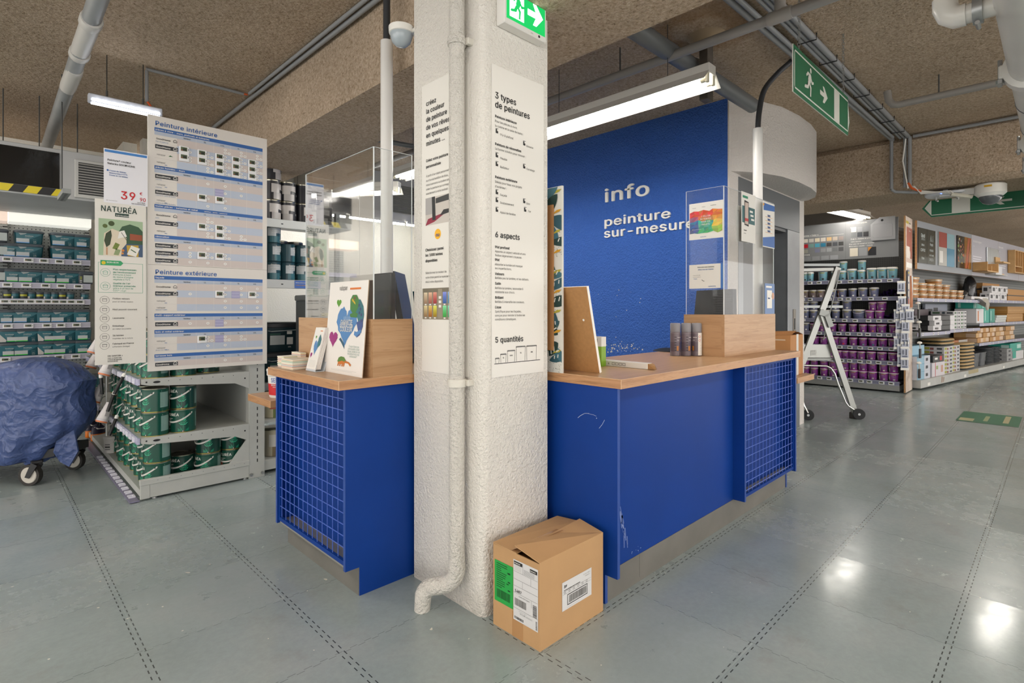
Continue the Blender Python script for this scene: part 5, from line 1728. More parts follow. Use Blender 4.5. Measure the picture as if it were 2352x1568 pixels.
TEAL = mat('1f5560', 0.35); TEAL_D = mat('17424c', 0.35); LIDG = mat('4e555c', 0.4); SLATE = mat('343b43', 0.4)
def teal_tub(w, d, h, stripe, big, alt=False, dark=False):
	"""square-shouldered plastic tub facing -Y, origin under its front middle"""
	root = thing('paint_tub', '', 'paint tub')
	b = MB()
	body = SLATE if dark else TEAL
	r = w / 2
	n = 28
	b.lathe([(r * 0.86, 0), (r * 0.88, 0.004), (r * 0.97, h * 0.8), (r * 0.97, h * 0.82)], body, n, (0, d / 2, 0), 1.0, d / w, 5)
	b.build('body', root)
	g = MB(); g.lathe([(r * 1.0, h * 0.80), (r * 1.02, h * 0.82), (r * 1.02, h * 0.93), (r * 0.99, h * 0.955), (r * 0.93, h), (r * 0.5, h * 0.995), (0.001, h * 0.995)], LIDG, n, (0, d / 2, 0), 1.0, d / w, 5)
	g.build('lid', root)
	# front print follows the slope of the front wall
	y0 = d / 2 - r * 0.88 * d / w; y1 = d / 2 - r * 0.97 * d / w
	fr = Frame((0, y0 - 0.0012, 0), (1, 0, 0), (0, (y1 - y0) / (h * 0.8), 1))
	p = MB()
	if not dark:
		p.shape(fr, [(-0.40 * w, 0.02 * h), (0.1 * w, 0.4 * h), (0.42 * w, 0.74 * h), (-0.42 * w, 0.74 * h)], mat('2e6a76', 0.35), 0.0004)
		if alt:
			p.shape(fr, [(-0.4 * w, 0.03 * h), (-0.14 * w, 0.03 * h), (-0.1 * w, 0.16 * h), (-0.42 * w, 0.6 * h)], mat('c9c7c2', 0.4), 0.0008)
		if big:
			p.shape(fr, [(-0.34 * w, 0.76 * h), (-0.27 * w, 0.62 * h), (-0.12 * w, 0.70 * h), (-0.07 * w, 0.77 * h)], mat('9fa7a8', 0.4), 0.0008)
		xl = -0.41 * w if big else (-0.28 * w if not alt else -0.08 * w)
		xr = xl + (0.42 * w if big else 0.52 * w)
		p.rect(fr, xl, xr, 0.10 * h, 0.38 * h, mat('c4c8c9', 0.4), 0.0011)
		p.rect(fr, xl, xr, 0.06 * h, 0.115 * h, mat(stripe, 0.4), 0.0014)
		p.text(fr, 'GoodHome', -0.13 * w if big else -0.17 * w, 0.55 * h, h * 0.085 / 0.727, WHITE, 1)
		for k in range(2):
			p.text(fr, ('Murs, plafonds', 'et boiseries')[k], -0.14 * w, (0.46 - 0.075 * k) * h, h * 0.06 / 0.727, mat('a9bfc4', 0.4), 0)
		if big:
			p.text(fr, '2,5L', 0.14 * w, 0.16 * h, h * 0.08 / 0.727, WHITE, 1); p.text(fr, '25 m²', 0.14 * w, 0.06 * h, h * 0.06 / 0.727, WHITE, 1)
			p.text(fr, 'satin mat', 0.12 * w, 0.30 * h, h * 0.05 / 0.727, mat('a9bfc4', 0.4), 0)
		else:
			p.text(fr, '1L', 0.28 * w, 0.08 * h, h * 0.07 / 0.727, WHITE, 1)
	else:
		p.rect(fr, -0.12 * w, 0.42 * w, 0.12 * h, 0.7 * h, mat('b9c2c0', 0.4), 0.0008)
		for k in range(4):
			p.rect(fr, -0.33 * w, -0.2 * w, (0.12 + 0.13 * k) * h, (0.17 + 0.13 * k) * h, mat('c9d04a', 0.4) if k > 1 else WHITE, 0.0008)
	p.build('printed_front', root, False)
	return root
BLU, GRN = '6fa8e6', '3bd02f'
TUBS = {('B', BLU): teal_tub(0.235, 0.20, 0.138, BLU, True), ('B', GRN): teal_tub(0.235, 0.20, 0.138, GRN, True),
		('s', BLU): teal_tub(0.158, 0.15, 0.135, BLU, False), ('s', GRN): teal_tub(0.158, 0.15, 0.135, GRN, False),
		('a', GRN): teal_tub(0.158, 0.15, 0.138, GRN, False, True),
		('d', GRN): teal_tub(0.145, 0.14, 0.135, GRN, False, False, True)}
LROWN = ['lowest shelf', 'second shelf up', 'third shelf up', 'tester shelf', 'fifth shelf up', 'top shelf']
LR = [  # shelf index, list of (px0, px1, kind, stripe, levels)
	(5, [(-12, 6, 'd', GRN, 2), (5, 39, 's', BLU, 1), (41, 92, 'B', BLU, 2), (124, 172, 'B', BLU, 2), (173, 204, 's', BLU, 2)]),
	(4, [(-24, 8, 'd', GRN, 1), (12, 46, 's', GRN, 1), (48, 97, 'B', GRN, 1), (99, 132, 's', GRN, 1), (134, 181, 'B', GRN, 1), (182, 211, 'd', GRN, 1)]),
	(2, [(-1, 33, 's', BLU, 1), (36, 85, 'B', BLU, 1), (88, 120, 's', BLU, 1), (121, 170, 'B', BLU, 1), (172, 203, 's', BLU, 1)]),
	(1, [(4, 36, 'a', GRN, 1), (39, 87, 'B', GRN, 1), (90, 122, 'a', GRN, 1), (125, 173, 'B', GRN, 1), (176, 206, 's', GRN, 1)]),
	(0, [(-20, 20, 'B', BLU, 1), (150, 196, 'B', GRN, 1), (198, 225, 's', GRN, 1)])]
KN = {'B': 'wide teal paint tub', 's': 'small teal paint tub', 'a': 'small pictured teal paint tub', 'd': 'dark grey small paint tub'}
for si, row in LR:
	zs = LSH[si] + 0.005
	for j, (p0, p1, kind, st, lv) in enumerate(row):
		pr = TUBS[(kind, st)]
		x = (spot(p0, 700, y=LY + 0.01).x + spot(p1, 700, y=LY + 0.01).x) / 2
		for l in range(2 if si == 1 else lv):
			kind2 = {'a': 's', 's': 's', 'B': 'B'}[kind] if si == 1 and l == 0 and kind in 'asB' and j != 2 else kind
			pr = TUBS[(kind2, st)]
			w = ('lower ' if l == 0 else 'upper ') if (lv == 2 or si == 1) else ''
			lab = '%s%s, %s stripe, %s from the left, %s' % (w, KN[kind2], 'blue' if st == BLU else 'green', ORD[j], LROWN[si]) if kind2 != 'd' else '%s%s, %s from the left, %s' % (w, KN[kind2], ORD[j], LROWN[si])
			place(pr, (x, LY + 0.012, zs + 0.1385 * l), 0, lab, 'paint tubs on the left wall shelving')
	for j, (p0, p1, kind, st, lv) in enumerate(row):
		if kind == 'B' and si in (5,):
			x = (spot(p0, 700, y=LY + 0.01).x + spot(p1, 700, y=LY + 0.01).x) / 2
			for l in range(2 if j == 2 else 1):
				place(TUBS[(kind, st)], (x + 0.004, LY + 0.222, zs + 0.1385 * l), 0, '%s wide teal tub behind the %s stack of the top shelf' % ('upper' if l else 'lower', ORD[j]), 'paint tubs on the left wall shelving')
# tester pots
def tester(kind):
	root = thing('tester_pot', '', 'tester pot')
	R, H = 0.038, 0.072
	cols = {'t': ('1f5560', '2e6a76', 'c9c7c2'), 'y': ('3a3f44', 'b7b63a', '3a3f44')}[kind]
	n = 18
	b = MB(); b.lathe([(R * 0.85, 0), (R * 0.87, 0.002), (R * 0.92, H * 0.35), (R * 0.96, H * 0.62), (R * 0.98, H * 0.74)], lambda i, k: mat(cols[1] if i == 2 and 11 <= k <= 15 else (cols[2] if i == 1 and 10 <= k <= 11 else cols[0]), 0.35), n, (0, R, 0)); b.build('body', root)
	b = MB(); b.lathe([(R, H * 0.74), (R * 1.04, H * 0.78), (R * 1.04, H * 0.93), (R * 0.98, H), (0.001, H)], LIDG, n, (0, R, 0)); b.build('lid', root)
	return root
TT = {k: tester(k) for k in 'ty'}
for j, (p0, p1, k) in enumerate([(8, 26, 'y'), (27, 44, 't'), (46, 63, 'y'), (65, 82, 't'), (84, 100, 'y'), (101, 117, 't'), (118, 134, 't'), (136, 152, 'y'), (154, 171, 't'), (188, 204, 't')]):
	x = (spot(p0, 700, y=LY).x + spot(p1, 700, y=LY).x) / 2
	place(TT[k], (x, LY + 0.02, LSH[3] + 0.005), 0, '%s tester pot, %s from the left on the tester shelf' % ('grey and yellow' if k == 'y' else 'teal', ORD[j]), 'tester pots')
LT = {5: (17, 66, 101, 137, 177), 4: (17, 61, 105, 141, 180), 3: (12, 33, 49, 71, 91, 110, 128, 146, 164, 184), 2: (18, 66, 108, 140, 176), 1: (13, 102, 136, 174)}
for si, pxs in LT.items():
	for j, px in enumerate(pxs):
		x = spot(px, 700, y=LY - 0.01).x
		place(TAG_SHELF, (x, LY - 0.008, LSH[si] - 0.048), 0, 'electronic price tag, %s from the left, left wall, %s' % (ORD[j], LROWN[si]), 'electronic tags on the left wall shelving')
# protruding white rail ends seen between the shelving and the rollers
# ---------------------------------------------------------------- air duct with hazard stripes above the shelving
root = thing('air_duct', 'boxed air duct with glossy black front and yellow hazard stripes above the wall shelving', 'duct', (-2.2, 6.0, 2.25))
T = off(-2.2, 6.0, 2.25)
GLOSS = mat('121314', 0.12, 0, 0.6, bump=(14, 0.12, 3), name='glossy_black_sheet')
b = MB(T); b.box(-0.6, 1.06, 6.0, 7.20, 2.25, 2.665, mat('b5b6b6', 0.4, vary=(4, 0.05)), 0.004); b.build('casing', root, False)
b = MB(T); b.box(-0.6, 0.475, 5.99, 6.0, 2.325, 2.63, GLOSS); b.build('front_sheet', root, False)
b = MB(T)
HZ = [mat('17181a', 0.4), mat('d9c522', 0.4)]
x = -0.55
k = 0
while x < 0.47:
	b.add([(x, 5.989, 2.262), (min(x + 0.088, 0.49), 5.989, 2.262), (min(x + 0.123, 0.495), 5.989, 2.322), (x + 0.035, 5.989, 2.322)], [(0, 1, 2, 3)], HZ[k % 2])
	x += 0.088; k += 1
b.build('hazard_stripes', root, False)
b = MB(T)
b.box(0.575, 0.82, 5.975, 6.0, 2.27, 2.60, LGREY, 0.004)
b.box(0.60, 0.80, 5.970, 5.976, 2.30, 2.575, mat('3a3b3b', 0.6))
g = b.build('vent_frame', root, False)
for k in range(12):
	b = MB(T); z = 2.31 + k * 0.0225
	b.add([(0.60, 5.962, z), (0.80, 5.962, z), (0.80, 5.970, z + 0.009), (0.60, 5.970, z + 0.009)], [(0, 1, 2, 3)], LGREY); b.build('vent_slat', g, False)
for x in (0.13, 0.36, 0.62):
	b = MB(T); b.cyl((x, 6.25, 2.66), (x, 6.25, CEIL), 0.005, DGREY, 6); b.build('threaded_rod', root)
root = thing('strut_hanger', 'slotted steel strut on a threaded rod hanging in front of the striped duct', 'hanger')
b = MB(); b.cyl((0.455, 5.55, 2.20), (0.455, 5.55, CEIL), 0.005, DGREY, 6); b.build('rod', root)
b = MB(); b.box(0.43, 0.48, 5.2, 5.6, 2.165, 2.2, MGREY)
for k in range(8):
	b.box(0.448, 0.462, 5.22 + 0.05 * k, 5.24 + 0.05 * k, 2.1645, 2.165, BLACK)
b.build('strut', root, False)
# ---------------------------------------------------------------- purple paint shelves beyond the lift
PX = 10.15
root = thing('shelf_unit', 'dark perforated shelf unit full of purple and teal paint tubs beyond the step ladder', 'shelf unit', (PX, 1.74, 0))
T = off(PX, 1.74)
PEGV = dots_material('perforated_dark_panel', '3d3e3e', '0f1010', 0.03, 0.006, 1, 2)
PH = MB(T); PH.box(PX + 0.40, PX + 0.43, 1.74, 4.6, 0, 2.4, PEGV); PH.build('back_panel', root, False)
PSH = [0.172, 0.488, 0.708, 0.928, 1.148, 1.50, 1.782]
PNAME = ['bottom shelf', 'second shelf up', 'third shelf up', 'fourth shelf up', 'fifth shelf up', 'sixth shelf up', 'top shelf']
RAILB = mat('7b7c93', 0.35)
for z in PSH:
	b = MB(T); b.box(PX + 0.006, PX + 0.40, 1.75, 4.6, z - 0.03, z, mat('55565a', 0.5)); sh = b.build('shelf', root, False)
	b = MB(T); b.box(PX - 0.006, PX + 0.006, 1.76, 4.6, z - 0.062, z + 0.002, RAILB, 0.002)
	b.box(PX - 0.009, PX - 0.005, 1.76, 4.6, z - 0.062, z - 0.052, mat('9a9bb0', 0.35)); b.box(PX - 0.009, PX - 0.005, 1.76, 4.6, z - 0.010, z, mat('9a9bb0', 0.35)); b.build('price_rail', sh, False)
b = MB(T); b.box(PX, PX + 0.40, 1.76, 4.6, 0.025, 0.11, mat('9c9d9b', 0.4, 0.2), 0.003); b.build('base_plinth', root, False)
HB = mat('77787a', 0.5)
root = thing('header_board', 'grey header board with rows of colour swatches and a metal sink above the purple tubs', 'board', (PX - 0.02, 4.4, 2.12))
fr = Frame((0, 0, 0), (0, -1, 0))
HW, HH = 2.63, 0.615
b = MB(); b.panel(fr, HW, HH, 0.02, HB); b.build('panel', root, False)
hx = lambda px: 4.4 - spot(px, 600, x=PX - 0.02).y
hz = lambda px, py: spot(px, py, x=PX - 0.02).z - 2.12
b = MB(); t = MB()
b.rect(fr, hx(1942) - 0.002, hx(1942) + 0.002, 0, HH, mat('5d5e60', 0.5))
t.text(fr, 'Gamme « Color »', hx(1842), hz(1842, 544), 0.034 / 0.727, WHITE, 1, 'l', 0.9)
t.rect(fr, hx(1842), hx(1938), hz(1842, 545.5), hz(1842, 545), WHITE)
t.text(fr, 'Finitions', hx(1842), hz(1842, 587.5), 0.034 / 0.727, WHITE, 1, 'l', 0.9)
SW = ['ddd5c9', 'c4c0b9', 'd6cbb4', 'c9c2b9', 'c9a87a', 'b5a799', '8b7f7b', 'b01a28', '6f958d', '4a97ad', '2c6f8a', '3c3a3a', '45484c', '353536', '97968a', '77787a', '74758d', '8d8f91', '96989a', '6a6c6f', '4d4e50']
for r in range(3):
	for c in range(7):
		x0 = hx(1844.5 + 13.6 * c); x1 = hx(1844.5 + 13.6 * c + 11.3)
		z = hz(1850, (557.5, 569.5, 581.5)[r])
		b.rect(fr, x0, x1, z, z + 0.062, mat(SW[r * 7 + c], 0.4), 0.003)
for c in range(4):
	x0 = hx(1845 + 20.7 * c)
	b.rect(fr, x0, x0 + 0.115, 0.012, hz(1850, 590), mat(('8b8d90', '919396', '96989b', '9a9ca0')[c], 0.25), 0.003)
t.text(fr, 'Rénovation Laquée', hx(1953), hz(1953, 515), 0.028 / 0.727, WHITE, 1, 'l', 0.9); t.text(fr, 'Coloris', hx(1953), hz(1953, 522) - 0.018, 0.028 / 0.727, WHITE, 1, 'l', 0.9)
t.text(fr, '2 en 1 : Colore et protège', hx(1954), hz(1954, 551), 0.03 / 0.727, WHITE, 1, 'l', 0.85); t.text(fr, '100% étanche', hx(1954), hz(1954, 557), 0.024 / 0.727, WHITE, 1, 'l', 0.85)
t.text(fr, 'Pour plan de travail et mobilier', hx(1950), hz(1950, 562.5), 0.026 / 0.727, WHITE, 1, 'l', 0.9); t.text(fr, 'Rénovation Laquée - Coloris', hx(1950), hz(1950, 567.5), 0.026 / 0.727, WHITE, 1, 'l', 0.9)
for r in range(2):
	for c in range(3):
		if r == 0 and c == 0:
			m = 'ddd6c8'
		else:
			m = ('8a8c8f', '74767a', '6a6c6f', '33373d', '1e2024')[(r * 3 + c) - 1]
		b.rect(fr, hx(1955 + 14 * c), hx(1955 + 14 * c + 12), 0.435 - 0.085 * r, 0.51 - 0.085 * r, mat(m, 0.4), 0.003)
for px, c in ((1952, 'd8d0bf'), (1973, '8f9194'), (1994, '25272b')):
	b.rect(fr, hx(px), hx(px + 18.5), hz(1970, 588), hz(1970, 569), mat(c, 0.4), 0.003)
b.shape(fr, [(hx(1994), hz(1970, 569)), (hx(1994), hz(1970, 579)), (hx(2003), hz(1970, 569))][::-1], mat('c8853a', 0.4), 0.004)
b.build('colour_swatches', root, False); t.build('lettering', root, False)
sk = thing('sink', 'stainless steel sink hung on the grey header board', 'sink', (PX - 0.045, 0, 0))
y0, y1 = spot(2000, 520, x=PX - 0.04).y, spot(2056, 520, x=PX - 0.04).y
b = MB(off(PX - 0.045, 0))
INOX = mat('b4b5b8', 0.32, 0.5)
fs = Frame((PX - 0.05, y0, 2.39), (0, -1, 0)); sw = y0 - y1; sh_ = 0.36
P = [fs.at(x, y, 0.0) for x, y in ((0.02, 0), (sw, 0), (sw, sh_), (0.12, sh_), (0.0, sh_ * 0.72), (0, 0.02))]
Q = [fs.at(x, y, -0.025) for x, y in ((0.02, 0), (sw, 0), (sw, sh_), (0.12, sh_), (0.0, sh_ * 0.72), (0, 0.02))]
b.add(P + Q, [tuple(range(6)), tuple(range(6, 12))[::-1]] + [(k, 6 + k, 6 + (k + 1) % 6, (k + 1) % 6) for k in range(6)], INOX)
b.build('rim', sk, False)
b = MB(off(PX - 0.045, 0))
A = [(0.045, 0.04), (sw - 0.05, 0.04), (sw - 0.03, 0.06), (sw - 0.03, 0.24), (sw - 0.05, 0.26), (0.045, 0.26), (0.025, 0.24), (0.025, 0.06)]
o_, i_ = [fs.at(x, y, 0.002) for x, y in A], [fs.at(sw / 2 + (x - sw / 2) * 0.86, 0.15 + (y - 0.15) * 0.84, -0.02) for x, y in A]
b.add(o_ + i_, [(k, (k + 1) % 8, 8 + (k + 1) % 8, 8 + k) for k in range(8)] + [tuple(range(8, 16))], mat('9a9c9f', 0.32, 0.5)); b.build('bowl', sk, False)
b = MB(off(PX - 0.045, 0)); b.disc(fs, sw * 0.5, 0.15, 0.035, mat('b9bbbd', 0.2, 0.9), -0.017); b.disc(fs, sw * 0.5, 0.15, 0.02, mat('5a5c5f', 0.3, 0.8), -0.016); b.disc(fs, sw * 0.48, 0.31, 0.018, BLACK, 0.002); b.build('drain', sk, False)

PURP = mat('84328a', 0.32); PURL = mat('b02f9e', 0.4); LIDW = mat('dedbd6', 0.4); AQUA = mat('6aa3b0', 0.35); SLATB = mat('666d8c', 0.35); BROWN = mat('74655e', 0.4); YEL = mat('b9a52a', 0.45)
def pail(body, lid, w, h, patch=None, pic=None, handle=False, title='COLOR', numeral=None):
	"""round plastic pail facing -Y"""
	root = thing('paint_tub', '', 'paint tub')
	R = w / 2; n = 22
	b = MB(); b.lathe([(R * 0.84, 0), (R * 0.86, 0.003), (R * 0.95, h * 0.80), (R * 0.95, h * 0.84)], body, n, (0, R, 0)); b.build('body', root)
	b = MB(); b.lathe([(R * 0.97, h * 0.82), (R, h * 0.84), (R, h * 0.92), (R * 0.97, h * 0.93), (R * 0.96, h * 0.975), (R * 0.9, h), (R * 0.88, h * 0.985), (0.001, h * 0.985)], lambda i, k: lid[0] if i < 3 else lid[1], n, (0, R, 0)); b.build('lid', root)
	p = MB()
	def w_(a0, z0, e=0.0012):
		def f(x, y):
			z = z0 + y; r = R * (0.86 + 0.09 * z / (h * 0.8)) + e; a = a0 + x / R
			return Vector((r * cos(a), R + r * sin(a), z))
		return f
	def patchm(a0, a1, z0, z1, m, e=0.0012):
		N = 5; P = []
		for k in range(N + 1):
			a = a0 + (a1 - a0) * k / N
			for z in (z0, z1):
				P.append(w_(a, z, e)(0, 0))
		p.add(P, [(2 * k, 2 * k + 2, 2 * k + 3, 2 * k + 1) for k in range(N)], m)
	D = radians
	patchm(D(248), D(305), h * 0.70, h * 0.755, YEL)
	p.text(w_(D(246), h * 0.56), title, 0, 0, h * 0.085 / 0.727, mat('c9bcd0', 0.4), 1)
	for k in range(2):
		patchm(D(250), D(290), h * (0.46 - 0.09 * k), h * (0.48 - 0.09 * k), mat('a58fae', 0.4))
	if pic:
		patchm(D(205), D(236), h * 0.05, h * 0.75, mat(pic, 0.4)); patchm(D(214), D(234), h * 0.2, h * 0.5, mat('d6d2cc', 0.4), 0.002)
	if patch:
		patchm(D(272), D(300), h * 0.08, h * 0.25, mat(patch, 0.4), 0.002)
	patchm(D(318), D(326), h * 0.1, h * 0.2, mat('a58fae', 0.4)); patchm(D(330), D(336), h * 0.1, h * 0.2, mat('a58fae', 0.4))
	if numeral:
		p.text(w_(D(228), h * 0.25), numeral, 0, 0, h * 0.42 / 0.727, WHITE, 1)
	p.build('printed_label', root, False)
	if handle:
		b = MB(); b.tube([(R * 0.98 * cos(a), R + R * 1.06 * sin(a) - 0.003, h * 0.80 - h * 0.24 * sin(pi * (k / 12))) for k, a in enumerate([pi + pi * j / 12 for j in range(13)])], 0.0035, mat('d0ced2', 0.4), 6); b.build('handle', root)
	return root
PL = (LIDW, PURL); WL = (LIDW, LIDW)
PK = {'p': pail(PURP, PL, 0.122, 0.132, 'c9bfae', 'a9a29b'), 'P': pail(PURP, PL, 0.138, 0.136, 'b3b1aa', '9c968f'), 'r': pail(PURP, PL, 0.128, 0.132, 'd4202a', 'a9a29b'),
	  'g': pail(PURP, PL, 0.125, 0.132, '6f9a96', None), 't': pail(PURP, PL, 0.128, 0.132, '1f7d83', None), 'b': pail(PURP, PL, 0.13, 0.132, '1d3f55', 'a9a29b'), 'o': pail(PURP, PL, 0.125, 0.132, 'c98b4a', None),
	  'k': pail(PURP, PL, 0.132, 0.132, '1e1c20', None), '1': pail(PURP, PL, 0.125, 0.128, None, None, False, 'COUCHE', '1'),
	  'a': pail(AQUA, WL, 0.118, 0.155, '3a3a3a', None, False, 'FACILE'), 'A': pail(AQUA, WL, 0.148, 0.18, '2b2b2b', 'c9c9c6', False, 'FACILE'), 's': pail(SLATB, WL, 0.128, 0.142, 'd6d3d0', None, False, 'MEUBLES'),
	  'S': pail(SLATB, WL, 0.14, 0.15, 'd6d3d0', 'a9a29b', False, 'MEUBLES'), 'H': pail(SLATB, WL, 0.185, 0.15, None, None, True, 'RENOV'), 'n': pail(BROWN, WL, 0.135, 0.13, 'd6d3d0', 'a9a097', False, 'BOIS'), 'q': pail(SLATB, WL, 0.14, 0.138, 'd6d3d0', 'c07a4a', False, 'RENOV')}
PKN = {'p': 'purple paint tub with cream patch', 'P': 'wide purple paint tub', 'r': 'purple paint tub with bright red patch', 'g': 'purple paint tub with grey-green patch', 't': 'purple paint tub with turquoise patch',
	   'b': 'purple paint tub with navy patch', 'o': 'purple paint tub with orange patch', 'k': 'purple paint tub with black patch', '1': 'purple undercoat tub with large numeral 1', 'a': 'small aqua tub with white lid', 'A': 'tall aqua tub with white lid',
	   's': 'slate blue tub with white lid', 'S': 'wide slate blue tub with white lid', 'H': 'broad slate tub with white carrying handle', 'n': 'brown tub with white lid', 'q': 'slate tub with orange-brown picture'}
PR = [  # shelf, [(crop px, kind)], levels above
	(6, [(95, 'a'), (185, 'a'), (410, 'A'), (640, 'a'), (775, 'a'), (940, 'A'), (1115, 'a'), (1295, 'A'), (1480, 'A'), (1665, 'A')], [(785, 'a'), (1120, 'a')]),
	(5, [(95, 'n'), (240, 'n'), (375, 'n'), (590, 'q'), (760, 'q'), (955, 's'), (1135, 'S'), (1335, 'S')], []),
	(4, [(105, 's'), (245, 's'), (490, 's'), (650, 's'), (845, 'S'), (1060, 'H'), (1260, 'P'), (1440, 'P')], [(110, 's'), (250, 's'), (640, 's'), (845, 'S'), (1315, 'p'), (1475, 'P')]),
	(3, [(110, 's'), (250, 'p'), (395, 'p'), (590, 'p'), (765, 'p'), (955, 'p'), (1140, 'p'), (1310, 'o'), (1475, 'P'), (1690, 'p')], []),
	(2, [(280, '1'), (430, '1'), (640, 'k'), (780, 'r'), (965, 'p'), (1140, 'g'), (1315, 't'), (1495, 'b'), (1680, 'b')], []),
	(1, [(290, 'p'), (430, 'k'), (570, 'p'), (705, 'k'), (820, 'k'), (950, 'k'), (1110, 'p'), (1285, 'P'), (1480, 'P'), (1680, 'P')], []),
	(0, [(110, 'p'), (260, 'p'), (435, 'p'), (595, 'P'), (810, 'p'), (970, 'P'), (1140, 'k'), (1310, 'P'), (1510, 'P'), (1690, 'P')], [(110, 'p'), (260, 'p'), (435, 'k'), (595, 'p'), (810, 'P'), (970, 'p'), (1140, 'P'), (1310, 'k'), (1510, 'p'), (1690, 'P')])]
HT = {'a': 0.155, 'A': 0.18, 's': 0.142, 'S': 0.15, 'p': 0.133, 'P': 0.136, 'k': 0.132}
GR = 'paint tubs on the purple shelves'
for si, low, up in PR:
	for j, (cx, kd) in enumerate(low):
		y = spot(1835 + cx / 7.841, 700, x=PX + 0.02).y
		n_ = len(low) - j
		place(PK[kd], (PX + 0.012, y, PSH[si] + 0.001), -pi / 2, '%s%s, %s from the right, %s' % ('lower ' if up else '', PKN[kd], ORD[n_ - 1], PNAME[si]), GR)
	for j, (cx, kd) in enumerate(up):
		y = spot(1835 + cx / 7.841, 700, x=PX + 0.02).y
		base = min(low, key=lambda q: abs(q[0] - cx))[1]
		n_ = len(up) - j
		place(PK[kd], (PX + 0.012, y, PSH[si] + 0.002 + HT.get(base, 0.135)), -pi / 2, 'stacked %s, %s upper one from right, %s' % (PKN[kd], ORD[n_ - 1], PNAME[si]), GR)
PTG = {6: (200, 365, 575, 730, 930, 1100, 1285, 1445, 1640), 5: (65, 205, 545, 745, 895, 1085, 1300, 1550), 4: (75, 610, 825, 1015, 1255, 1445, 1650), 3: (370, 560, 720, 885, 1095, 1245, 1450, 1625),
	   2: (740, 920, 1105, 1290, 1460, 1670), 1: (270, 415, 565, 770, 915, 1100, 1260, 1435, 1645), 0: (375, 545, 930, 1120, 1270, 1490, 1665)}
for si, cxs in PTG.items():
	for j, cx in enumerate(cxs):
		y = spot(1835 + cx / 7.841, 700, x=PX - 0.01).y
		place(TAG_SHELF, (PX - 0.0085, y, PSH[si] - 0.056), -pi / 2, 'electronic price tag, %s from the right, purple unit, %s' % (ORD[len(cxs) - 1 - j], PNAME[si]), 'electronic tags on the purple shelves')
tb = thing('roller_tube', '', 'tube')
b = MB(); R = 0.022
b.tube([(0, 0, 0), (0, 0.22, 0)], R, mat('55208f', 0.35), 12, False); b.tube([(0, 0.004, 0), (0, 0.2, 0)], R * 0.72, mat('2a1244', 0.5), 12, False)
b.build('tube', tb)
for j, (cx, cy, si) in enumerate([(1495, 910, 5), (1555, 910, 5), (1620, 885, 5), (1695, 900, 5), (1545, 870, 5), (1630, 840, 5), (1705, 840, 5), (1755, 855, 5), (1550, 1310, 4), (1650, 1310, 4), (1660, 1275, 4)]):
	p = spot(1835 + cx / 7.841, 560 + cy / 7.841, x=PX + 0.03)
	o = place(tb, (PX + 0.03, p.y, max(p.z, PSH[si] + 0.023)), -pi / 2, 'violet tube, number %s of the heap at the right end, %s' % (('one two three four five six seven eight one two three').split()[j], PNAME[si]), 'violet tubes')

# end panel with marbled face
root = thing('end_panel', 'pale marbled chipboard panel closing the end of the purple shelves', 'panel', (PX - 0.02, 1.66, 0))
T = off(PX - 0.02, 1.66)
k = Nodes('marbled_laminate'); k.link(k.ramp(k.noise(5, 8, rough=0.7, dist=1.2), [(0.35, 'b3a194'), (0.5, 'd3c3b5'), (0.7, 'ddd0c4')]), k.p.inputs['Base Color']); MARB = k.m
CHIP = mat('b58a5f', 0.7, vary=(120, 0.3))
b = MB(T); p = [(x, y, z) for z in (0.015, 2.74) for y in (1.676, 1.70) for x in (PX - 0.02, PX + 0.50)]
b.add(p, [(0, 2, 3, 1), (4, 5, 7, 6), (0, 1, 5, 4), (2, 6, 7, 3), (0, 4, 6, 2), (1, 3, 7, 5)], [CHIP, CHIP, MARB, MARB, CHIP, CHIP]); b.build('board', root, False)
fr = Frame((0, 0.0155, 0), (1, 0, 0))
b = MB(); b.rect(fr, 0.05, 0.50, 1.98, 2.60, mat('c7b3a8', 0.5)); b.rect(fr, 0.06, 0.49, 2.10, 2.58, mat('93503f', 0.5), 0.001); b.rect(fr, 0.06, 0.30, 2.10, 2.28, mat('dcd3ca', 0.5), 0.0014)
b.disc(fr, 0.28, 2.16, 0.07, mat('d8cfc6', 0.5), 0.0016, 14); b.rect(fr, 0.05, 0.5, 1.95, 2.03, WHITE, 0.001)
b.text(fr, 'Béton ciré', 0.24, 2.52, 0.04, WHITE, 1); b.rect(fr, 0.02, 0.22, 2.63, 2.67, YEL); b.text(fr, 'RESINENCE', 0.25, 2.64, 0.03, SOFT, 1)
b.build('poster', root, False)
b = MB(); b.panel(Frame((0.02, -0.006, 1.35), (1, 0, 0)), 0.13, 0.56, 0.005, mat('6f7080', 0.5))
f2 = Frame((0.02, -0.0065, 1.35), (1, 0, 0))
for i, c in enumerate(('b5593f', 'd6c9b5', 'e1d6c2', 'e6dccd')):
	b.rect(f2, 0.03, 0.105, 0.03 + 0.115 * i, 0.115 + 0.115 * i, mat(c, 0.5))
b.rect(f2, 0.02, 0.11, 0.50, 0.53, YEL); b.build('swatch_strip', root, False)
b = MB(); b.panel(Frame((0.34, 0.004, 1.33), (1, 0, 0)), 0.16, 0.50, 0.011, mat('b06b3f', 0.5)); b.shape(Frame((0.34, 0.0035, 1.33), (1, 0, 0)), [(0.02, 0.5), (0.16, 0.1), (0.16, 0.5)], mat('cfd0cf', 0.5)); b.build('wood_sample', root, False)

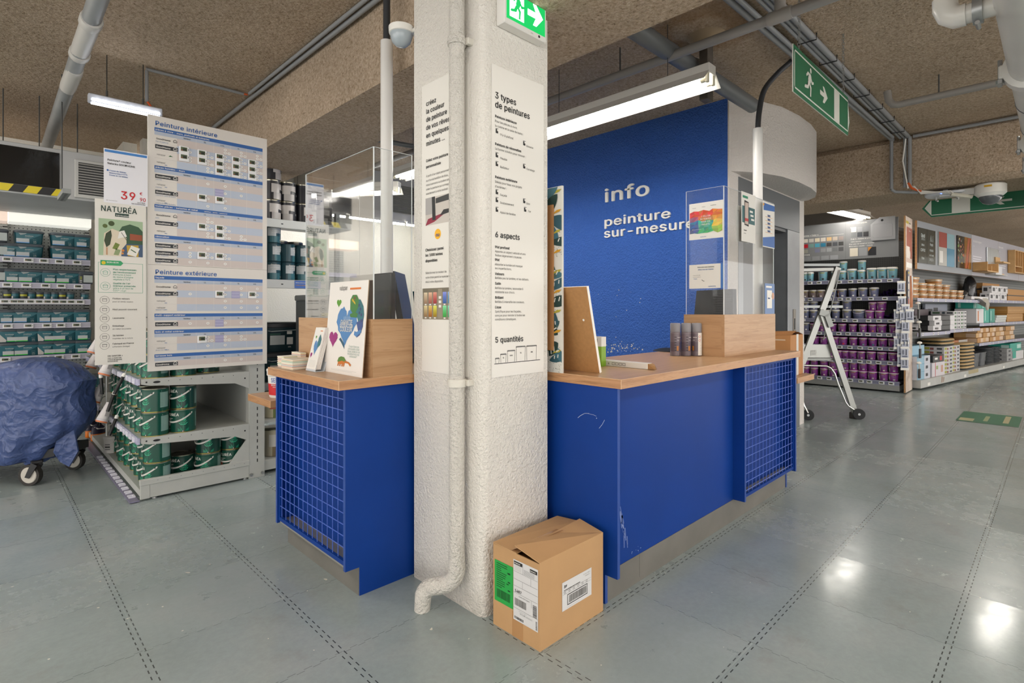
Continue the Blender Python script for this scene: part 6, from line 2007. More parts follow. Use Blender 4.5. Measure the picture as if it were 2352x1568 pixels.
# blister packs on a hanging strip in front of the end panel
pk = thing('blister_pack', '', 'blister pack')
b = MB(); b.panel(Frame((-0.05, 0, -0.19), (1, 0, 0)), 0.10, 0.19, 0.003, mat('bfc3d2', 0.4))
f2 = Frame((-0.055, 0, -0.2), (1, 0, 0)); b.rect(f2, 0, 0.11, 0.0, 0.035, WHITE); b.rect(f2, 0.0, 0.11, 0.17, 0.2, WHITE); b.rect(f2, 0.02, 0.09, 0.04, 0.06, mat('5a6078', 0.5)); b.build('card', pk, False)
b = MB(); b.tube([(-0.018, -0.012, -0.05), (-0.018, -0.012, -0.12)], 0.009, mat('8e93a6', 0.3), 8); b.build('brush_head', pk)
b = MB(); b.tube([(0.02, -0.010, -0.04), (0.02, -0.010, -0.13)], 0.005, mat('4a4f60', 0.3), 8); b.build('handle', pk)
BP = [(2070, 655), (2072, 690), (2068, 700), (2080, 708), (2062, 720), (2076, 722), (2090, 720), (2066, 742), (2080, 745), (2066, 770), (2078, 770), (2062, 782), (2080, 785), (2070, 800), (2078, 806), (2070, 822), (2078, 830)]
for j, (px, py) in enumerate(BP):
	p = spot(px, py - 10, x=PX - 0.06 - 0.008 * (j % 3))
	place(pk, p, -pi / 2 + 0.5, 'white carded tool, number %s down the strip beside the purple shelves' % str(j + 1), 'carded tools on the hanging strip')
b = MB(); b.box(PX - 0.045, PX - 0.04, 1.725, 1.745, 0.55, 1.75, mat('a9abae', 0.4)); b.box(PX - 0.045, PX - 0.005, 1.73, 1.74, 1.74, 1.75, ZINC)
tag(b.build('hanging_strip', smooth=False), 'narrow strip carrying carded tools at the end of the purple shelves', 'clip strip')

# ---------------------------------------------------------------- long slanted kitchen shelf run on the right
RO_, RA = Vector((10.79, 1.614, 0)), math.atan2(-0.151, 0.9886)
RU, RV = Vector((0.9886, -0.151, 0)), Vector((0.151, 0.9886, 0))
def RS(s, t, z):
	return RO_ + RU * s + RV * t + Vector((0, 0, z))
def rs(px, py):
	"""distance along the run and height of a point on its front"""
	r = spot(px, py, d=1.0) - Vector((0, 0, EYE))
	den = r.x * -RU.y + r.y * RU.x
	t = (RO_.x * -RU.y + RO_.y * RU.x) / den
	P = r * t
	return (Vector((P.x, P.y, 0)) - RO_).dot(RU), EYE + P.z
root = thing('shelf_unit', 'long light grey shelf run of kitchen storage goods at the far right', 'shelf unit', RO_, RA)
SLAT = dots_material('ribbed_back', '8d9090', '6f7272', 0.06, 0.012, 2, 2)
b = MB(); b.box(-0.10, 9.5, 0.50, 0.53, 0, 2.75, SLAT); b.build('back_panel', root, False)
for z, s0, s1, dp in ((1.48, -0.06, 3.2, 0.5), (1.49, 3.2, 9.5, 0.5), (0.915, -0.06, 1.5, 0.45), (0.935, 1.5, 3.25, 0.5), (1.02, 3.22, 9.5, 0.5), (0.63, 3.2, 9.5, 0.5)):
	b = MB(); b.box(s0, s1, 0.01, dp, z - 0.03, z, mat('a9abab', 0.45)); sh = b.build('shelf', root, False)
	b = MB(); b.box(s0, s1, -0.006, 0.006, z - 0.055, z + 0.002, mat('a4a4bb', 0.35), 0.002)
	f2 = Frame((s0, -0.0065, z - 0.055), (1, 0, 0))
	k = 0.2
	while k < s1 - s0 - 0.1:
		b.rect(f2, k, k + 0.05, 0.008, 0.05, WHITE); b.rect(f2, k + 0.01, k + 0.035, 0.018, 0.04, mat('5b5f5b', 0.5), 0.0012)
		k += 0.36 + 0.13 * sin(k * 7)
	b.build('price_rail', sh, False)
b = MB(); b.box(-0.10, 9.5, -0.06, 0.5, 0.035, 0.165, mat('b4b5b2', 0.4, vary=(3, 0.08)), 0.004)
f2 = Frame((0, -0.0605, 0.035), (1, 0, 0))
b.shape(f2, [(0.85, 0.02), (0.88, 0.02), (0.90, 0.12), (0.86, 0.12)], mat('8a5a30', 0.6)); b.shape(f2, [(0.93, 0.03), (0.95, 0.02), (0.99, 0.1), (0.96, 0.11)], mat('8a5a30', 0.6)); b.rect(f2, 2.3, 2.9, 0.06, 0.128, mat('a89a72', 0.5))
for s in (0.2, 2.05, 4.6):
	b.rect(f2, s, s + 0.12, 0.02, 0.07, WHITE)
b.build('base_shelf', root, False)
HG = mat('868a90', 0.45); HG2 = mat('a7a5ad', 0.45)
root = thing('header_board', 'grey header board with chalk, coloured and spice splashback samples on the right run', 'board', RO_ - RV * 0.02, RA)
for s0, s1, m in ((-0.13, 2.66, HG), (2.665, 4.42, HG2), (4.425, 6.05, HG2), (6.055, 9.5, HG2)):
	b = MB(); b.panel(Frame((s0, 0, 1.945), (1, 0, 0)), s1 - s0, 0.775, 0.03, m, CHIP); b.build('panel', root, False)
b = MB()
for s, l1, l2 in ((2.73, 'Accessoires de rangement', 'Fixed'), (4.47, 'Range-couverts', 'Fixed'), (6.1, 'Organisation', 'Fixed')):
	f2 = Frame((s, -0.001, 1.945), (1, 0, 0))
	b.text(f2, l1, 0, 0.64, 0.085, WHITE, 0, 'l', 0.72); b.text(f2, l2, 0, 0.55, 0.07, mat('c9c7cf', 0.5), 0, 'l', 0.8)
	for k in range(4):
		b.rect(f2, 0, 0.55 - 0.06 * (k % 2), 0.36 - 0.045 * k, 0.378 - 0.045 * k, mat('cfcdd4', 0.5))
b.build('lettering', root, False)
def splash(s0, s1, z0, z1, label, cat='sample panel'):
	o = thing('splashback_sample', label, cat, RS(s0, -0.023, z0), RA, group='splashback samples')
	g = MB(); w, h = s1 - s0, z1 - z0
	return o, g, w, h, Frame((0, -0.012, 0), (1, 0, 0))
GLS = lambda c: mat(c, 0.08, 0, 0.6)
random.seed(21)
for i, (s0, s1) in enumerate(((-0.12, 0.262), (0.27, 0.65))):
	o, g, w, h, f2 = splash(s0, s1, 2.045, 2.61, ('chalkboard-look glass sample with white lettering, left one of the pair', 'chalkboard-look glass sample with leaf drawing, right one of the pair')[i])
	g.panel(f2, w, h, 0.012, GLS('2b3230')); g.build('glass', o, False)
	g = MB(); CH = mat('c4cac6', 0.5)
	for k, (s, y, z_) in enumerate((('Good', 0.42, 0.11), ('BREAK', 0.28, 0.06), ('COFFEE', 0.19, 0.085), ('time', 0.06, 0.09)) if i == 0 else (('Fresh', 0.30, 0.09), ('VEGGIES', 0.21, 0.065), ('HOMEMADE', 0.13, 0.055), ('PASTA', 0.05, 0.09))):
		g.text(f2, s, w / 2, y, z_, CH, 0, 'c', 0.9)
	for k in range(9):
		a = k * 0.5
		g.line(f2, [(0.12 + 0.02 * k, 0.37), (0.12 + 0.02 * k + 0.03 * cos(a), 0.44 + 0.04 * sin(a * 2))], 0.003, CH)
	g.build('chalk_lettering', o, False)
for i, (s0, s1, a, c) in enumerate(((0.82, 1.213, '9c4a45', 'b9b8b4'), (1.22, 1.61, '8fb4bf', '4f8fb0'))):
	o, g, w, h, f2 = splash(s0, s1, 2.047, 2.62, ('brick red over pale grey glass sample', 'pale blue over mid blue glass sample')[i])
	g.panel(f2, w, h, 0.012, GLS(c)); g.rect(f2, 0, w, h * 0.55, h, GLS(a), 0.0012)
	if i == 0:
		g.rect(f2, 0.03, 0.19, 0.05, 0.25, mat('e6e4e0', 0.2), 0.0016); g.text(f2, 'Q', 0.06, 0.12, 0.13, SOFT, 0)
	g.build('glass', o, False)
for i, (s0, s1) in enumerate(((1.77, 2.165), (2.17, 2.57))):
	o, g, w, h, f2 = splash(s0, s1, 2.05, 2.635, ('dark glass sample printed with herbs and vegetables', 'glass sample printed with orange spice stripes')[i])
	g.panel(f2, w, h, 0.012, GLS('221d1b' if i == 0 else '8a5a1c')); g.build('glass', o, False)
	g = MB()
	for k in range(46 if i == 0 else 26):
		x, y = random.uniform(0.03, w - 0.03), random.uniform(0.03, h - 0.03)
		if i == 0:
			g.disc(f2, x, y, random.uniform(0.008, 0.03), mat(random.choice(('5a7a2a', '7d2a20', 'c9a52a', '8f8f8c', '3c4a1e', 'a8432a')), 0.3), 0.001 + 0.0002 * (k % 6), 7)
		else:
			g.line(f2, [(x * 0.7, 0.01), (min(w - 0.01, x * 0.7 + 0.16), h - 0.01)], random.uniform(0.008, 0.03), mat(random.choice(('b5421c', 'c96a1c', '9c2f3a', '6a4a1e', 'a8862a')), 0.3), 0.001 + 0.0002 * (k % 6))
	g.build('printed_picture', o, False)
o = thing('mirror_plate', 'frosted metal plate with a corner screw on the grey header board', 'plate', RS(3.56, -0.024, 2.05), RA)
g = MB(); g.box(0, 0.8, -0.02, 0, 0, 0.49, mat('c3c8cc', 0.25, 0.6), 0.004); g.build('plate', o, False)
g = MB(); g.disc(Frame((0, -0.0205, 0), (1, 0, 0)), 0.03, 0.46, 0.012, BLACK); g.disc(Frame((0, -0.0205, 0), (1, 0, 0)), 0.77, 0.46, 0.012, BLACK); g.build('screw', o, False)
BAMB = mat('c9a06a', 0.5, vary=(9, 0.1)); BAMD = mat('b08040', 0.5)
o = thing('wooden_box', 'small open bamboo box fixed low on the grey header board', 'box', RS(2.69, -0.024, 2.01), RA)
for a in ((0, 0.74, -0.22, 0, 0, 0.02), (0, 0.02, -0.22, 0, 0, 0.18), (0.72, 0.74, -0.22, 0, 0, 0.18), (0.02, 0.72, -0.02, 0, 0.02, 0.18), (0.36, 0.38, -0.2, -0.02, 0.02, 0.12)):
	g = MB(); g.box(*a, BAMB, 0.002); g.build('board', o, False)
o = thing('wooden_ledge', 'small bamboo ledge at the top of the frosted plate', 'ledge', RS(4.05, -0.045, 2.24), RA)
g = MB(); g.box(0, 0.5, -0.14, 0, 0, 0.03, BAMB, 0.002); g.build('board', o, False)
g = MB(); g.box(0, 0.32, -0.02, 0, 0.03, 0.13, BAMB, 0.002); g.build('back_board', o, False)
o = thing('steel_basket', 'small grey metal tray with sticks below the frosted plate', 'basket', RS(3.5, -0.024, 1.985), RA)
g = MB(); g.box(0, 0.85, -0.16, 0, 0, 0.012, LGREY); g.box(0, 0.45, -0.16, -0.15, 0.012, 0.17, mat('c8c8cc', 0.4), 0.002); g.build('tray', o, False)
g = MB(); g.box(0.5, 0.8, -0.12, -0.04, 0.02, 0.04, BAMB); g.build('stick', o, False)
o = thing('cutlery_tray', 'bamboo cutlery tray mounted upright on the grey header board', 'tray', RS(5.14, -0.024, 2.09), RA)
TX = 1.22; TZ = 0.49
for a in ((0, TX, -0.01, 0, 0, TZ), (0, 0.03, -0.12, -0.01, 0, TZ), (TX - 0.03, TX, -0.12, -0.01, 0, TZ), (0.03, TX - 0.03, -0.12, -0.01, 0, 0.02), (0.03, TX - 0.03, -0.12, -0.01, TZ - 0.02, TZ),
		  (0.27, 0.29, -0.115, -0.01, 0.15, TZ - 0.02), (0.44, 0.46, -0.115, -0.01, 0.15, TZ - 0.02), (0.62, 0.64, -0.115, -0.01, 0.02, TZ - 0.02), (0.92, 0.94, -0.115, -0.01, 0.02, TZ - 0.02), (0.03, 0.62, -0.115, -0.01, 0.13, 0.15)):
	g = MB(); g.box(*a, BAMD if a[4] == 0 and a[2] == -0.01 else BAMB, 0.002); g.build('slat_board', o, False)

# goods on the right run ------------------------------------------------
def box_thing(name, label, cat, s0, s1, t0, t1, z0, z1, m, front=None, group=None, prints=(), rz=0.0):
	o = thing(name, label, cat, RS((s0 + s1) / 2, (t0 + t1) / 2, z0), RA + rz, group)
	w, d, h = s1 - s0, t1 - t0, z1 - z0
	g = MB(); g.box(-w / 2, w / 2, -d / 2, d / 2, 0, h, m, min(0.004, h * 0.1)); g.build('carton', o, False)
	if prints:
		g = MB(); f2 = Frame((-w / 2, -d / 2 - 0.0005, 0), (1, 0, 0)); f3 = Frame((-w / 2 - 0.0005, d / 2, 0), (0, -1, 0))
		for a, b_, c, e, mm in prints:
			g.rect(f2, a * w, b_ * w, c * h, e * h, mm)
			g.rect(f3, a * d, b_ * d, c * h, e * h, mm)
		g.build('printed_label', o, False)
	return o
GLASSB = mat('8a7355', 0.12, 0, 0.6); GLASSC = mat('b9b3a6', 0.08, 0, 0.7)
fb = thing('food_box', '', 'food box')
g = MB(); g.lathe([(0.085, 0), (0.09, 0.006), (0.10, 0.068), (0.10, 0.07)], GLASSC, 20, sx=1.35, pw=5); g.build('glass_dish', fb)
g = MB(); g.lathe([(0.105, 0.068), (0.105, 0.084), (0.001, 0.086)], BAMB, 20, sx=1.35, pw=5); g.build('wooden_lid', fb)
g = MB(); g.lathe([(0.092, 0.008), (0.1015, 0.05)], mat('a8713a', 0.5), 20, sx=1.36, pw=5); g.build('paper_band', fb)
FB = [(0.12, 4), (0.50, 3), (0.86, 3), (1.24, 4), (1.62, 3), (2.02, 2), (2.42, 2)]
for i, (s, n_) in enumerate(FB):
	for l in range(n_):
		place(fb, RS(s + 0.02 * sin(l * 5 + i), 0.16, 1.481 + 0.0862 * l), RA, 'glass food box with bamboo lid, %s level of the %s stack' % (ORD[l], ORD[i]), 'glass food boxes')
for i, (s, l) in enumerate(((0.32, 4), (0.68, 4), (1.05, 4), (1.05, 5), (1.45, 5))):
	for ll in range(l - 1, l):
		place(fb, RS(s, 0.38, 1.481 + 0.0862 * 0), RA, 'glass food box behind the front stacks, %s from the left' % ORD[i], 'glass food boxes')
WHC = mat('d8d6d8', 0.45); BLC = mat('2b2b2d', 0.45); CARD = mat('b98a55', 0.7); CARDD = mat('a3733f', 0.7); SKY = mat('8fb6cc', 0.45); TEALC = mat('2fa08f', 0.45)
dark_pic = ((0.15, 0.55, 0.25, 0.75, mat('3a3a3d', 0.5)), (0.7, 0.92, 0.6, 0.8, mat('8a8a8d', 0.5)))
def bag(label, s, t, z, w, h, m):
	o = thing('plastic_bag', label, 'bag', RS(s, t, z), RA)
	g = MB(); n = 18; P, F = [], []
	rows = [(0.45, 0.0), (0.5, 0.12), (0.52, 0.4), (0.46, 0.7), (0.3, 0.9), (0.12, 1.0)]
	for r, z_ in rows:
		for k in range(n):
			a = 2 * pi * k / n; rr = r * (1 + 0.14 * sin(k * 5 + z_ * 9))
			P.append((w * rr * cos(a), w * 0.5 * rr * sin(a), z_ * h))
	for i in range(len(rows) - 1):
		for k in range(n):
			F.append((i * n + k, i * n + (k + 1) % n, (i + 1) * n + (k + 1) % n, (i + 1) * n + k))
	F += [tuple(range(n))[::-1], tuple((len(rows) - 1) * n + k for k in range(n))]
	g.add(P, F, m); g.build('bag', o)
	return o
BAGM = mat('232427', 0.2, bump=(30, 0.4, 3))
bag('low black plastic bag right of the glass food boxes', 2.95, 0.2, 1.481, 0.34, 0.2, BAGM)
bag('tall black plastic bag behind the white cartons', 3.95, 0.33, 1.491, 0.42, 0.5, BAGM)
box_thing('carton', 'brown cardboard carton with black bands at the back of the upper right shelf', 'carton', 4.3, 5.55, 0.2, 0.48, 1.491, 1.86, CARD, prints=((0, 1, 0.6, 0.68, BLC),))
box_thing('carton', 'wide brown carton with a black strip near the picture edge, upper right shelf', 'carton', 5.75, 7.2, 0.1, 0.45, 1.491, 1.76, CARD, prints=((0, 1, 0.42, 0.5, BLC),))
for i, (s0, s1, l) in enumerate(((4.05, 4.42, 0), (4.43, 4.80, 0), (4.85, 5.33, 0), (4.2, 4.6, 1), (4.62, 5.0, 1), (5.02, 5.40, 1))):
	box_thing('carton', 'white carton with dark picture, %s from left, %s layer, upper right shelf' % (ORD[i % 3], 'upper' if l else 'lower'), 'carton', s0, s1, 0.03, 0.19, 1.491 + 0.15 * l, 1.64 + 0.15 * l, WHC, group='white cartons', prints=dark_pic)
box_thing('rail_pack', 'long flat white pack lying at the front of the upper right shelf', 'pack', 2.85, 3.95, 0.03, 0.15, 1.4915, 1.55, WHC)
o = thing('pillow_bag', 'white padded bag drooping over the front edge of the upper right shelf', 'bag', RS(3.1, 0.0, 1.40), RA)
g = MB(); P = [(-0.1, 0.12, 0.11), (0.42, 0.12, 0.11), (0.5, -0.05, 0.10), (0.46, -0.08, 0.0), (0.34, -0.09, -0.10), (0.28, -0.09, -0.13), (0.22, -0.08, 0.02), (-0.05, -0.06, 0.10)]
Q = [(x, y + 0.03, z + 0.025) for x, y, z in P]
g.add(P + Q, [tuple(range(8))[::-1], tuple(range(8, 16))] + [(k, (k + 1) % 8, 8 + (k + 1) % 8, 8 + k) for k in range(8)], mat('d6d3c9', 0.5, bump=(25, 0.3, 3))); g.build('bag', o)
# middle level
for i in range(3):
	box_thing('carton', 'flat white and black carton with a tray picture, %s from the bottom of its pile' % ORD[i], 'carton', 0.72 + 0.06 * (i % 2), 1.82, 0.02, 0.34, 0.937 + 0.085 * i, 1.02 + 0.085 * i, BLC, group='flat tray cartons', prints=((0.0, 0.36, 0, 1, WHC), (0.08, 0.24, 0.2, 0.6, mat('3a3a3d', 0.5)), (0.78, 1.0, 0, 1, WHC)))
for i in range(2):
	for j in range(5):
		box_thing('carton', 'small white rack carton, %s level of the %s column behind the tray cartons' % (ORD[j], ('left', 'right')[i]), 'carton', 1.9 + 0.37 * i, 2.25 + 0.37 * i, 0.05, 0.4, 0.937 + 0.066 * j, 1.001 + 0.066 * j, WHC, group='small rack cartons', prints=((0.08, 0.4, 0.25, 0.75, mat('4a6a4a', 0.5)), (0.5, 0.62, 0.2, 0.8, mat('44555f', 0.5)), (0.7, 0.95, 0.3, 0.7, mat('33363a', 0.5))))
o = box_thing('carton', 'large leaning white carton with a picture behind the small cartons', 'carton', 1.7, 2.9, 0.42, 0.47, 0.937, 1.40, mat('9ca0ad', 0.5), prints=((0.1, 0.3, 0.55, 0.8, BLC), (0.35, 0.55, 0.6, 0.85, BLC), (0.65, 0.85, 0.4, 0.7, mat('3a7f96', 0.5))))
box_thing('carton', 'pinkish dark carton at the back left of the middle shelf', 'carton', 0.98, 1.66, 0.36, 0.44, 0.937, 1.30, mat('5a4a50', 0.5), prints=((0.3, 0.6, 0.3, 0.7, mat('a5837f', 0.5)),))
for i, (s0, s1, z0, z1, m, lab) in enumerate(((3.25, 3.72, 1.022, 1.31, WHC, 'white carton with orange print left of the teal cartons'), (3.74, 4.1, 1.022, 1.31, TEALC, 'teal carton beside the white one, lower row'), (3.3, 3.8, 1.312, 1.45, TEALC, 'dark teal carton lying on the white one'), (3.82, 4.35, 1.312, 1.45, TEALC, 'teal carton in the upper row, second from the left'), (4.15, 4.5, 1.022, 1.311, mat('258a7c', 0.45), 'teal carton at the right end of the teal group'))):
	box_thing('carton', lab, 'carton', s0, s1, 0.05 + (0.06 if z0 > 1.3 else 0), 0.4, z0, z1, m, group='teal and white cartons', prints=((0.15, 0.3, 0.15, 0.85, mat('c9743a', 0.5) if m is WHC else mat('a9d6cc', 0.5)),))
for i in range(3):
	box_thing('rail_pack', 'white flat rail pack, %s from the bottom, right of the teal cartons' % ORD[i], 'pack', 4.55 + 0.05 * i, 5.35 + 0.04 * i, 0.05, 0.3, 1.022 + 0.05 * i, 1.07 + 0.05 * i, mat('c9ccc9', 0.4), group='white rail packs')
for i, (s0, s1, z0, z1) in enumerate(((5.45, 6.8, 1.022, 1.20), (5.5, 6.9, 1.202, 1.36), (6.95, 8.4, 1.022, 1.3))):
	box_thing('bamboo_tray', 'bamboo drawer organiser, %s of the group near the picture edge, middle shelf' % ORD[i], 'tray', s0, s1, 0.05, 0.4, z0, z1, BAMD, group='bamboo organisers', prints=((0.05, 0.95, 0.45, 0.52, BAMB),))
# lower level: bamboo packs
for i in range(5):
	for j in range(3):
		s0 = (3.27, 3.65, 4.12, 4.55, 5.3)[i]
		box_thing('bamboo_pack', 'shrink-wrapped bamboo pack, %s level of the %s pile' % (ORD[j], ORD[i]), 'pack', s0, s0 + (0.36, 0.46, 0.40, 0.62, 0.72)[i], 0.04 + 0.02 * ((i + j) % 2), 0.42, 0.632 + 0.098 * j, 0.727 + 0.098 * j, (CARD, BAMB, BAMD)[(i + j) % 3], group='bamboo packs', prints=((0.55, 0.97, 0.1, 0.9, mat('d3b9a0', 0.45)),))
for i in range(3):
	box_thing('carton', 'light orange and grey flat carton, %s from the bottom beside the bamboo packs' % ORD[i], 'carton', 1.9, 3.15, 0.16, 0.46, 0.44 + 0.09 * i, 0.528 + 0.09 * i, mat('a86b3c', 0.6), group='orange flat cartons', prints=((0.55, 0.97, 0, 1, mat('a9a7a3', 0.5)),))
b = MB(); b.box(1.55, 3.2, 0.14, 0.49, 0.40, 0.439, mat('a9abab', 0.45)); tag(b.build('shelf_board', smooth=False, loc=RO_), 'short grey shelf board under the orange flat cartons', 'shelf').rotation_euler = (0, 0, RA)
# bottom level
ZB = 0.166
for i in range(3):
	box_thing('carton', 'sky blue carton with drawer picture, %s from the bottom, left end of base' % ORD[i], 'carton', -0.14, 0.44, -0.02, 0.36, ZB + 0.125 * i, ZB + 0.124 + 0.125 * i, SKY, group='sky blue cartons', prints=((0.55, 1, 0, 1, mat('c9ccd6', 0.45)), (0.66, 0.84, 0.3, 0.7, mat('33363a', 0.5))))
box_thing('carton', 'large sky blue carton standing behind the three small blue ones', 'carton', -0.12, 0.58, 0.1, 0.45, ZB + 0.376, 0.70, SKY)
box_thing('carton', 'white carton with red edge showing small pictures on the base shelf', 'carton', 0.55, 1.16, -0.02, 0.3, ZB, ZB + 0.235, mat('d6d0d6', 0.45), prints=((0.3, 0.45, 0.5, 0.75, mat('9aa86a', 0.5)), (0.68, 0.85, 0.25, 0.75, mat('c99a86', 0.5)), (0.22, 0.25, 0, 1, RED)))
box_thing('carton', 'black carton with red print standing on the white carton with red edge', 'carton', 0.62, 1.16, -0.01, 0.3, ZB + 0.236, ZB + 0.345, BLC, prints=((0.15, 0.4, 0.4, 0.7, WHITE), (0.6, 0.8, 0.2, 0.9, RED)))
for i in range(2):
	for j in range(7):
		box_thing('carton', 'white storage carton with green print, %s level of the %s column' % (ORD[j], ('left', 'right')[i]), 'carton', 1.2 + 0.47 * i, 1.65 + 0.47 * i, 0.0 + 0.02 * i, 0.3, ZB + 0.068 * j, ZB + 0.067 + 0.068 * j, mat('c6c5c7', 0.45), group='green printed cartons', prints=((0.05, 0.3, 0.2, 0.8, mat('a3a53a', 0.5)), (0.32, 0.5, 0.15, 0.7, mat('8a4f46', 0.5)), (0.65, 0.9, 0.25, 0.7, mat('3a3d42', 0.5))))
for j in range(5):
	box_thing('carton', 'small grey rack carton behind the black carton, %s from the bottom' % ORD[j], 'carton', 0.6, 1.15, 0.32, 0.46, ZB + 0.1 * j, ZB + 0.099 + 0.1 * j, mat('a9a8aa', 0.5), group='grey rack cartons', prints=((0.1, 0.4, 0.2, 0.8, mat('4a5a5a', 0.5)), (0.5, 0.7, 0.2, 0.8, mat('5a5a60', 0.5))))
cp = thing('folded_chair_pad', '', 'cushion pack')
g = MB(); g.lathe([(0.17, 0), (0.20, 0.01), (0.21, 0.03), (0.20, 0.052), (0.19, 0.06), (0.001, 0.062)], lambda i, k: mat('2c3a38', 0.2) if i < 2 else mat('b79a6c', 0.45), 20, sx=1.9, sy=0.9, pw=4); g.build('pad', cp)
for j in range(8):
	place(cp, RS(2.62 + 0.02 * sin(j * 3), 0.17, ZB + 0.0625 * j), RA, 'film-wrapped dark pad with pale rim, %s from the bottom of the pile' % ORD[j], 'film-wrapped pads')
for j in range(2):
	place(cp, RS(1.75, 0.25, 0.645 + 0.0625 * j), RA, 'film-wrapped pad lying on the green printed cartons, %s one' % ('lower', 'upper')[j], 'film-wrapped pads')
gb = thing('storage_basket', '', 'basket')
g = MB(); g.lathe([(0.13, 0), (0.135, 0.004), (0.155, 0.26), (0.16, 0.262), (0.16, 0.275), (0.15, 0.275), (0.145, 0.1), (0.001, 0.02)], mat('4b4e52', 0.45), 20, sx=1.2, pw=5); g.build('basket', gb)
for j, s in enumerate((3.15, 3.58)):
	place(gb, RS(s, 0.16, ZB), RA, 'dark grey plastic basket, %s of the upright pair on the base shelf' % ('left', 'right')[j], 'upright grey baskets')
gt = thing('stacked_bin', '', 'bin')
g = MB(); g.lathe([(0.15, 0), (0.16, 0.004), (0.175, 0.02), (0.18, 0.022), (0.18, 0.03), (0.001, 0.03)], mat('4b4e52', 0.45), 20, sx=1.3, pw=5); g.build('bin', gt)
for c, s in enumerate((4.15, 4.65)):
	for j in range(11):
		place(gt, RS(s, 0.2, ZB + 0.0302 * j), RA, 'nested grey bin, %s from the bottom of the %s pile' % (ORD[j], ('left', 'right')[c]), 'nested grey bins')
for j in range(3):
	box_thing('carton', 'grey drawer carton, %s from the bottom near the teal box at the far right' % ORD[j], 'carton', 5.2, 5.6, 0.0, 0.3, ZB + 0.09 * j, ZB + 0.089 + 0.09 * j, mat('9a9b9d', 0.5), group='grey drawer cartons', prints=((0.3, 0.7, 0.2, 0.6, mat('3a3d42', 0.5)),))
box_thing('carton', 'white and teal carton on the base shelf at the picture edge', 'carton', 5.65, 6.6, 0.0, 0.4, ZB, ZB + 0.19, WHC, prints=((0.0, 0.3, 0.2, 1, TEALC),))
box_thing('carton', 'teal carton stacked on the white one at the picture edge', 'carton', 5.55, 6.5, 0.02, 0.4, ZB + 0.191, ZB + 0.37, TEALC, prints=((0.6, 0.95, 0.3, 0.8, mat('bfe0d8', 0.5)),))
for j, (z, s) in enumerate(((0.30, 0.02), (0.62, 0.05), (0.95, 0.03), (1.25, -0.02))):
	o = thing('hanging_hook', 'white hook with dark tool, %s from the bottom beside the end panel' % ORD[j], 'hook', RS(-0.17 + s, -0.05, z), RA)
	g = MB(); g.lathe([(0.001, 0), (0.03, 0.004), (0.034, 0.02), (0.02, 0.035), (0.001, 0.04)], WHITE, 12, (0, 0, 0.13), sx=1.4); g.build('hook', o)
	g = MB(); g.tube([(0.01, 0, 0.13), (0.02, 0, 0.05)], 0.008, LGREY, 6); g.box(0.0, 0.05, -0.012, 0.012, -0.1, 0.05, BLC, 0.003); g.build('tool', o)
# ---------------------------------------------------------------- rolling step ladder beyond the lift
root = thing('step_ladder', 'grey metal rolling step ladder with treads standing before the purple shelves', 'ladder', spot(1912, 955, d=6.45) * 1.0)
LB0 = Vector(root.location); LB0.z = 0; root.location = LB0
def LP(px, py, d=6.45):
	return spot(px, py, d=d) - LB0
ALU = mat('a9aaa6', 0.35, 0.6); ALUD = mat('8d8f8c', 0.4, 0.6)
WL = RIGHT * -0.62
up_ = AHEAD
for k, o in enumerate((Vector((0, 0, 0)), WL)):
	b = MB(); b.obox(LP(1925, 614) + o, LP(1797, 955) + o, 0.065, 0.03, ALU, AHEAD); b.build('stile', root, False)
	b = MB(); b.obox(LP(1882, 712) + o - AHEAD * 0.03, LP(1961, 950) + o - AHEAD * 0.03, 0.062, 0.03, ALU, AHEAD); b.build('stile', root, False)
	b = MB(); b.tube([LP(1926, 620) + o - AHEAD * 0.03, LP(1888, 780) + o - AHEAD * 0.03], 0.006, ALUD, 6); b.build('stay_rod', root)
b = MB(); b.obox(LP(1876, 716) - AHEAD * 0.06, LP(1896, 722) - AHEAD * 0.06, 0.02, 0.07, ALUD); b.obox(LP(1892, 722) - AHEAD * 0.06, LP(1902, 750) - AHEAD * 0.06, 0.06, 0.02, ALUD, AHEAD); b.build('hinge_plate', root, False)
def tread(p0, p1, depth, th, m, name):
	g = MB(); a, c = LP(*p0), LP(*p1)
	g.obox((a + c) / 2 + AHEAD * (depth / 2) + (a - c) / 2, (a + c) / 2 + AHEAD * (depth / 2) - (a - c) / 2, depth, th, m); return g.build(name, root, False)
tread((1790, 608), (1929, 608), 0.3, 0.03, mat('8a8d8c', 0.3, 0.7), 'platform')
tread((1790, 621), (1915, 618), 0.2, 0.035, ALU, 'platform_frame')
tread((1800, 704), (1936, 704), 0.22, 0.03, mat('8a8d8c', 0.3, 0.7), 'tread')
bt = tread((1800, 806), (1908, 806), 0.03, 0.155, ALU, 'tool_tray')
g = MB(); a = LP(1862, 816) - AHEAD * 0.003; f2 = Frame(a, RIGHT); g.rect(f2, 0, 0.068, 0, 0.065, mat('cfcfcb', 0.5)); g.text(f2, 'CENTAURE', 0.006, 0.05, 0.012, INK, 1); [g.rect(f2, 0.01, 0.058, 0.008 + 0.009 * k, 0.011 + 0.009 * k, MGREY, 0.001) for k in range(4)]; g.build('rating_plate', bt, False)
tread((1800, 825), (1916, 825), 0.2, 0.025, ALUD, 'tread')
b = MB(); pts = [LP(1800, 838, 6.4), LP(1898, 840, 6.4), LP(1908, 845, 6.4), LP(1917, 858, 6.4), LP(1924, 880, 6.4), LP(1942, 924, 6.4), LP(1948, 932, 6.4), LP(1975, 950, 6.4)]
b.tube(pts, 0.012, CHROME, 10); b.build('bent_tube', root)
b = MB(); b.tube([LP(1838, 900, 6.35), LP(1846, 930, 6.33), LP(1856, 948, 6.3)], 0.012, CHROME, 10); b.build('bent_tube', root)
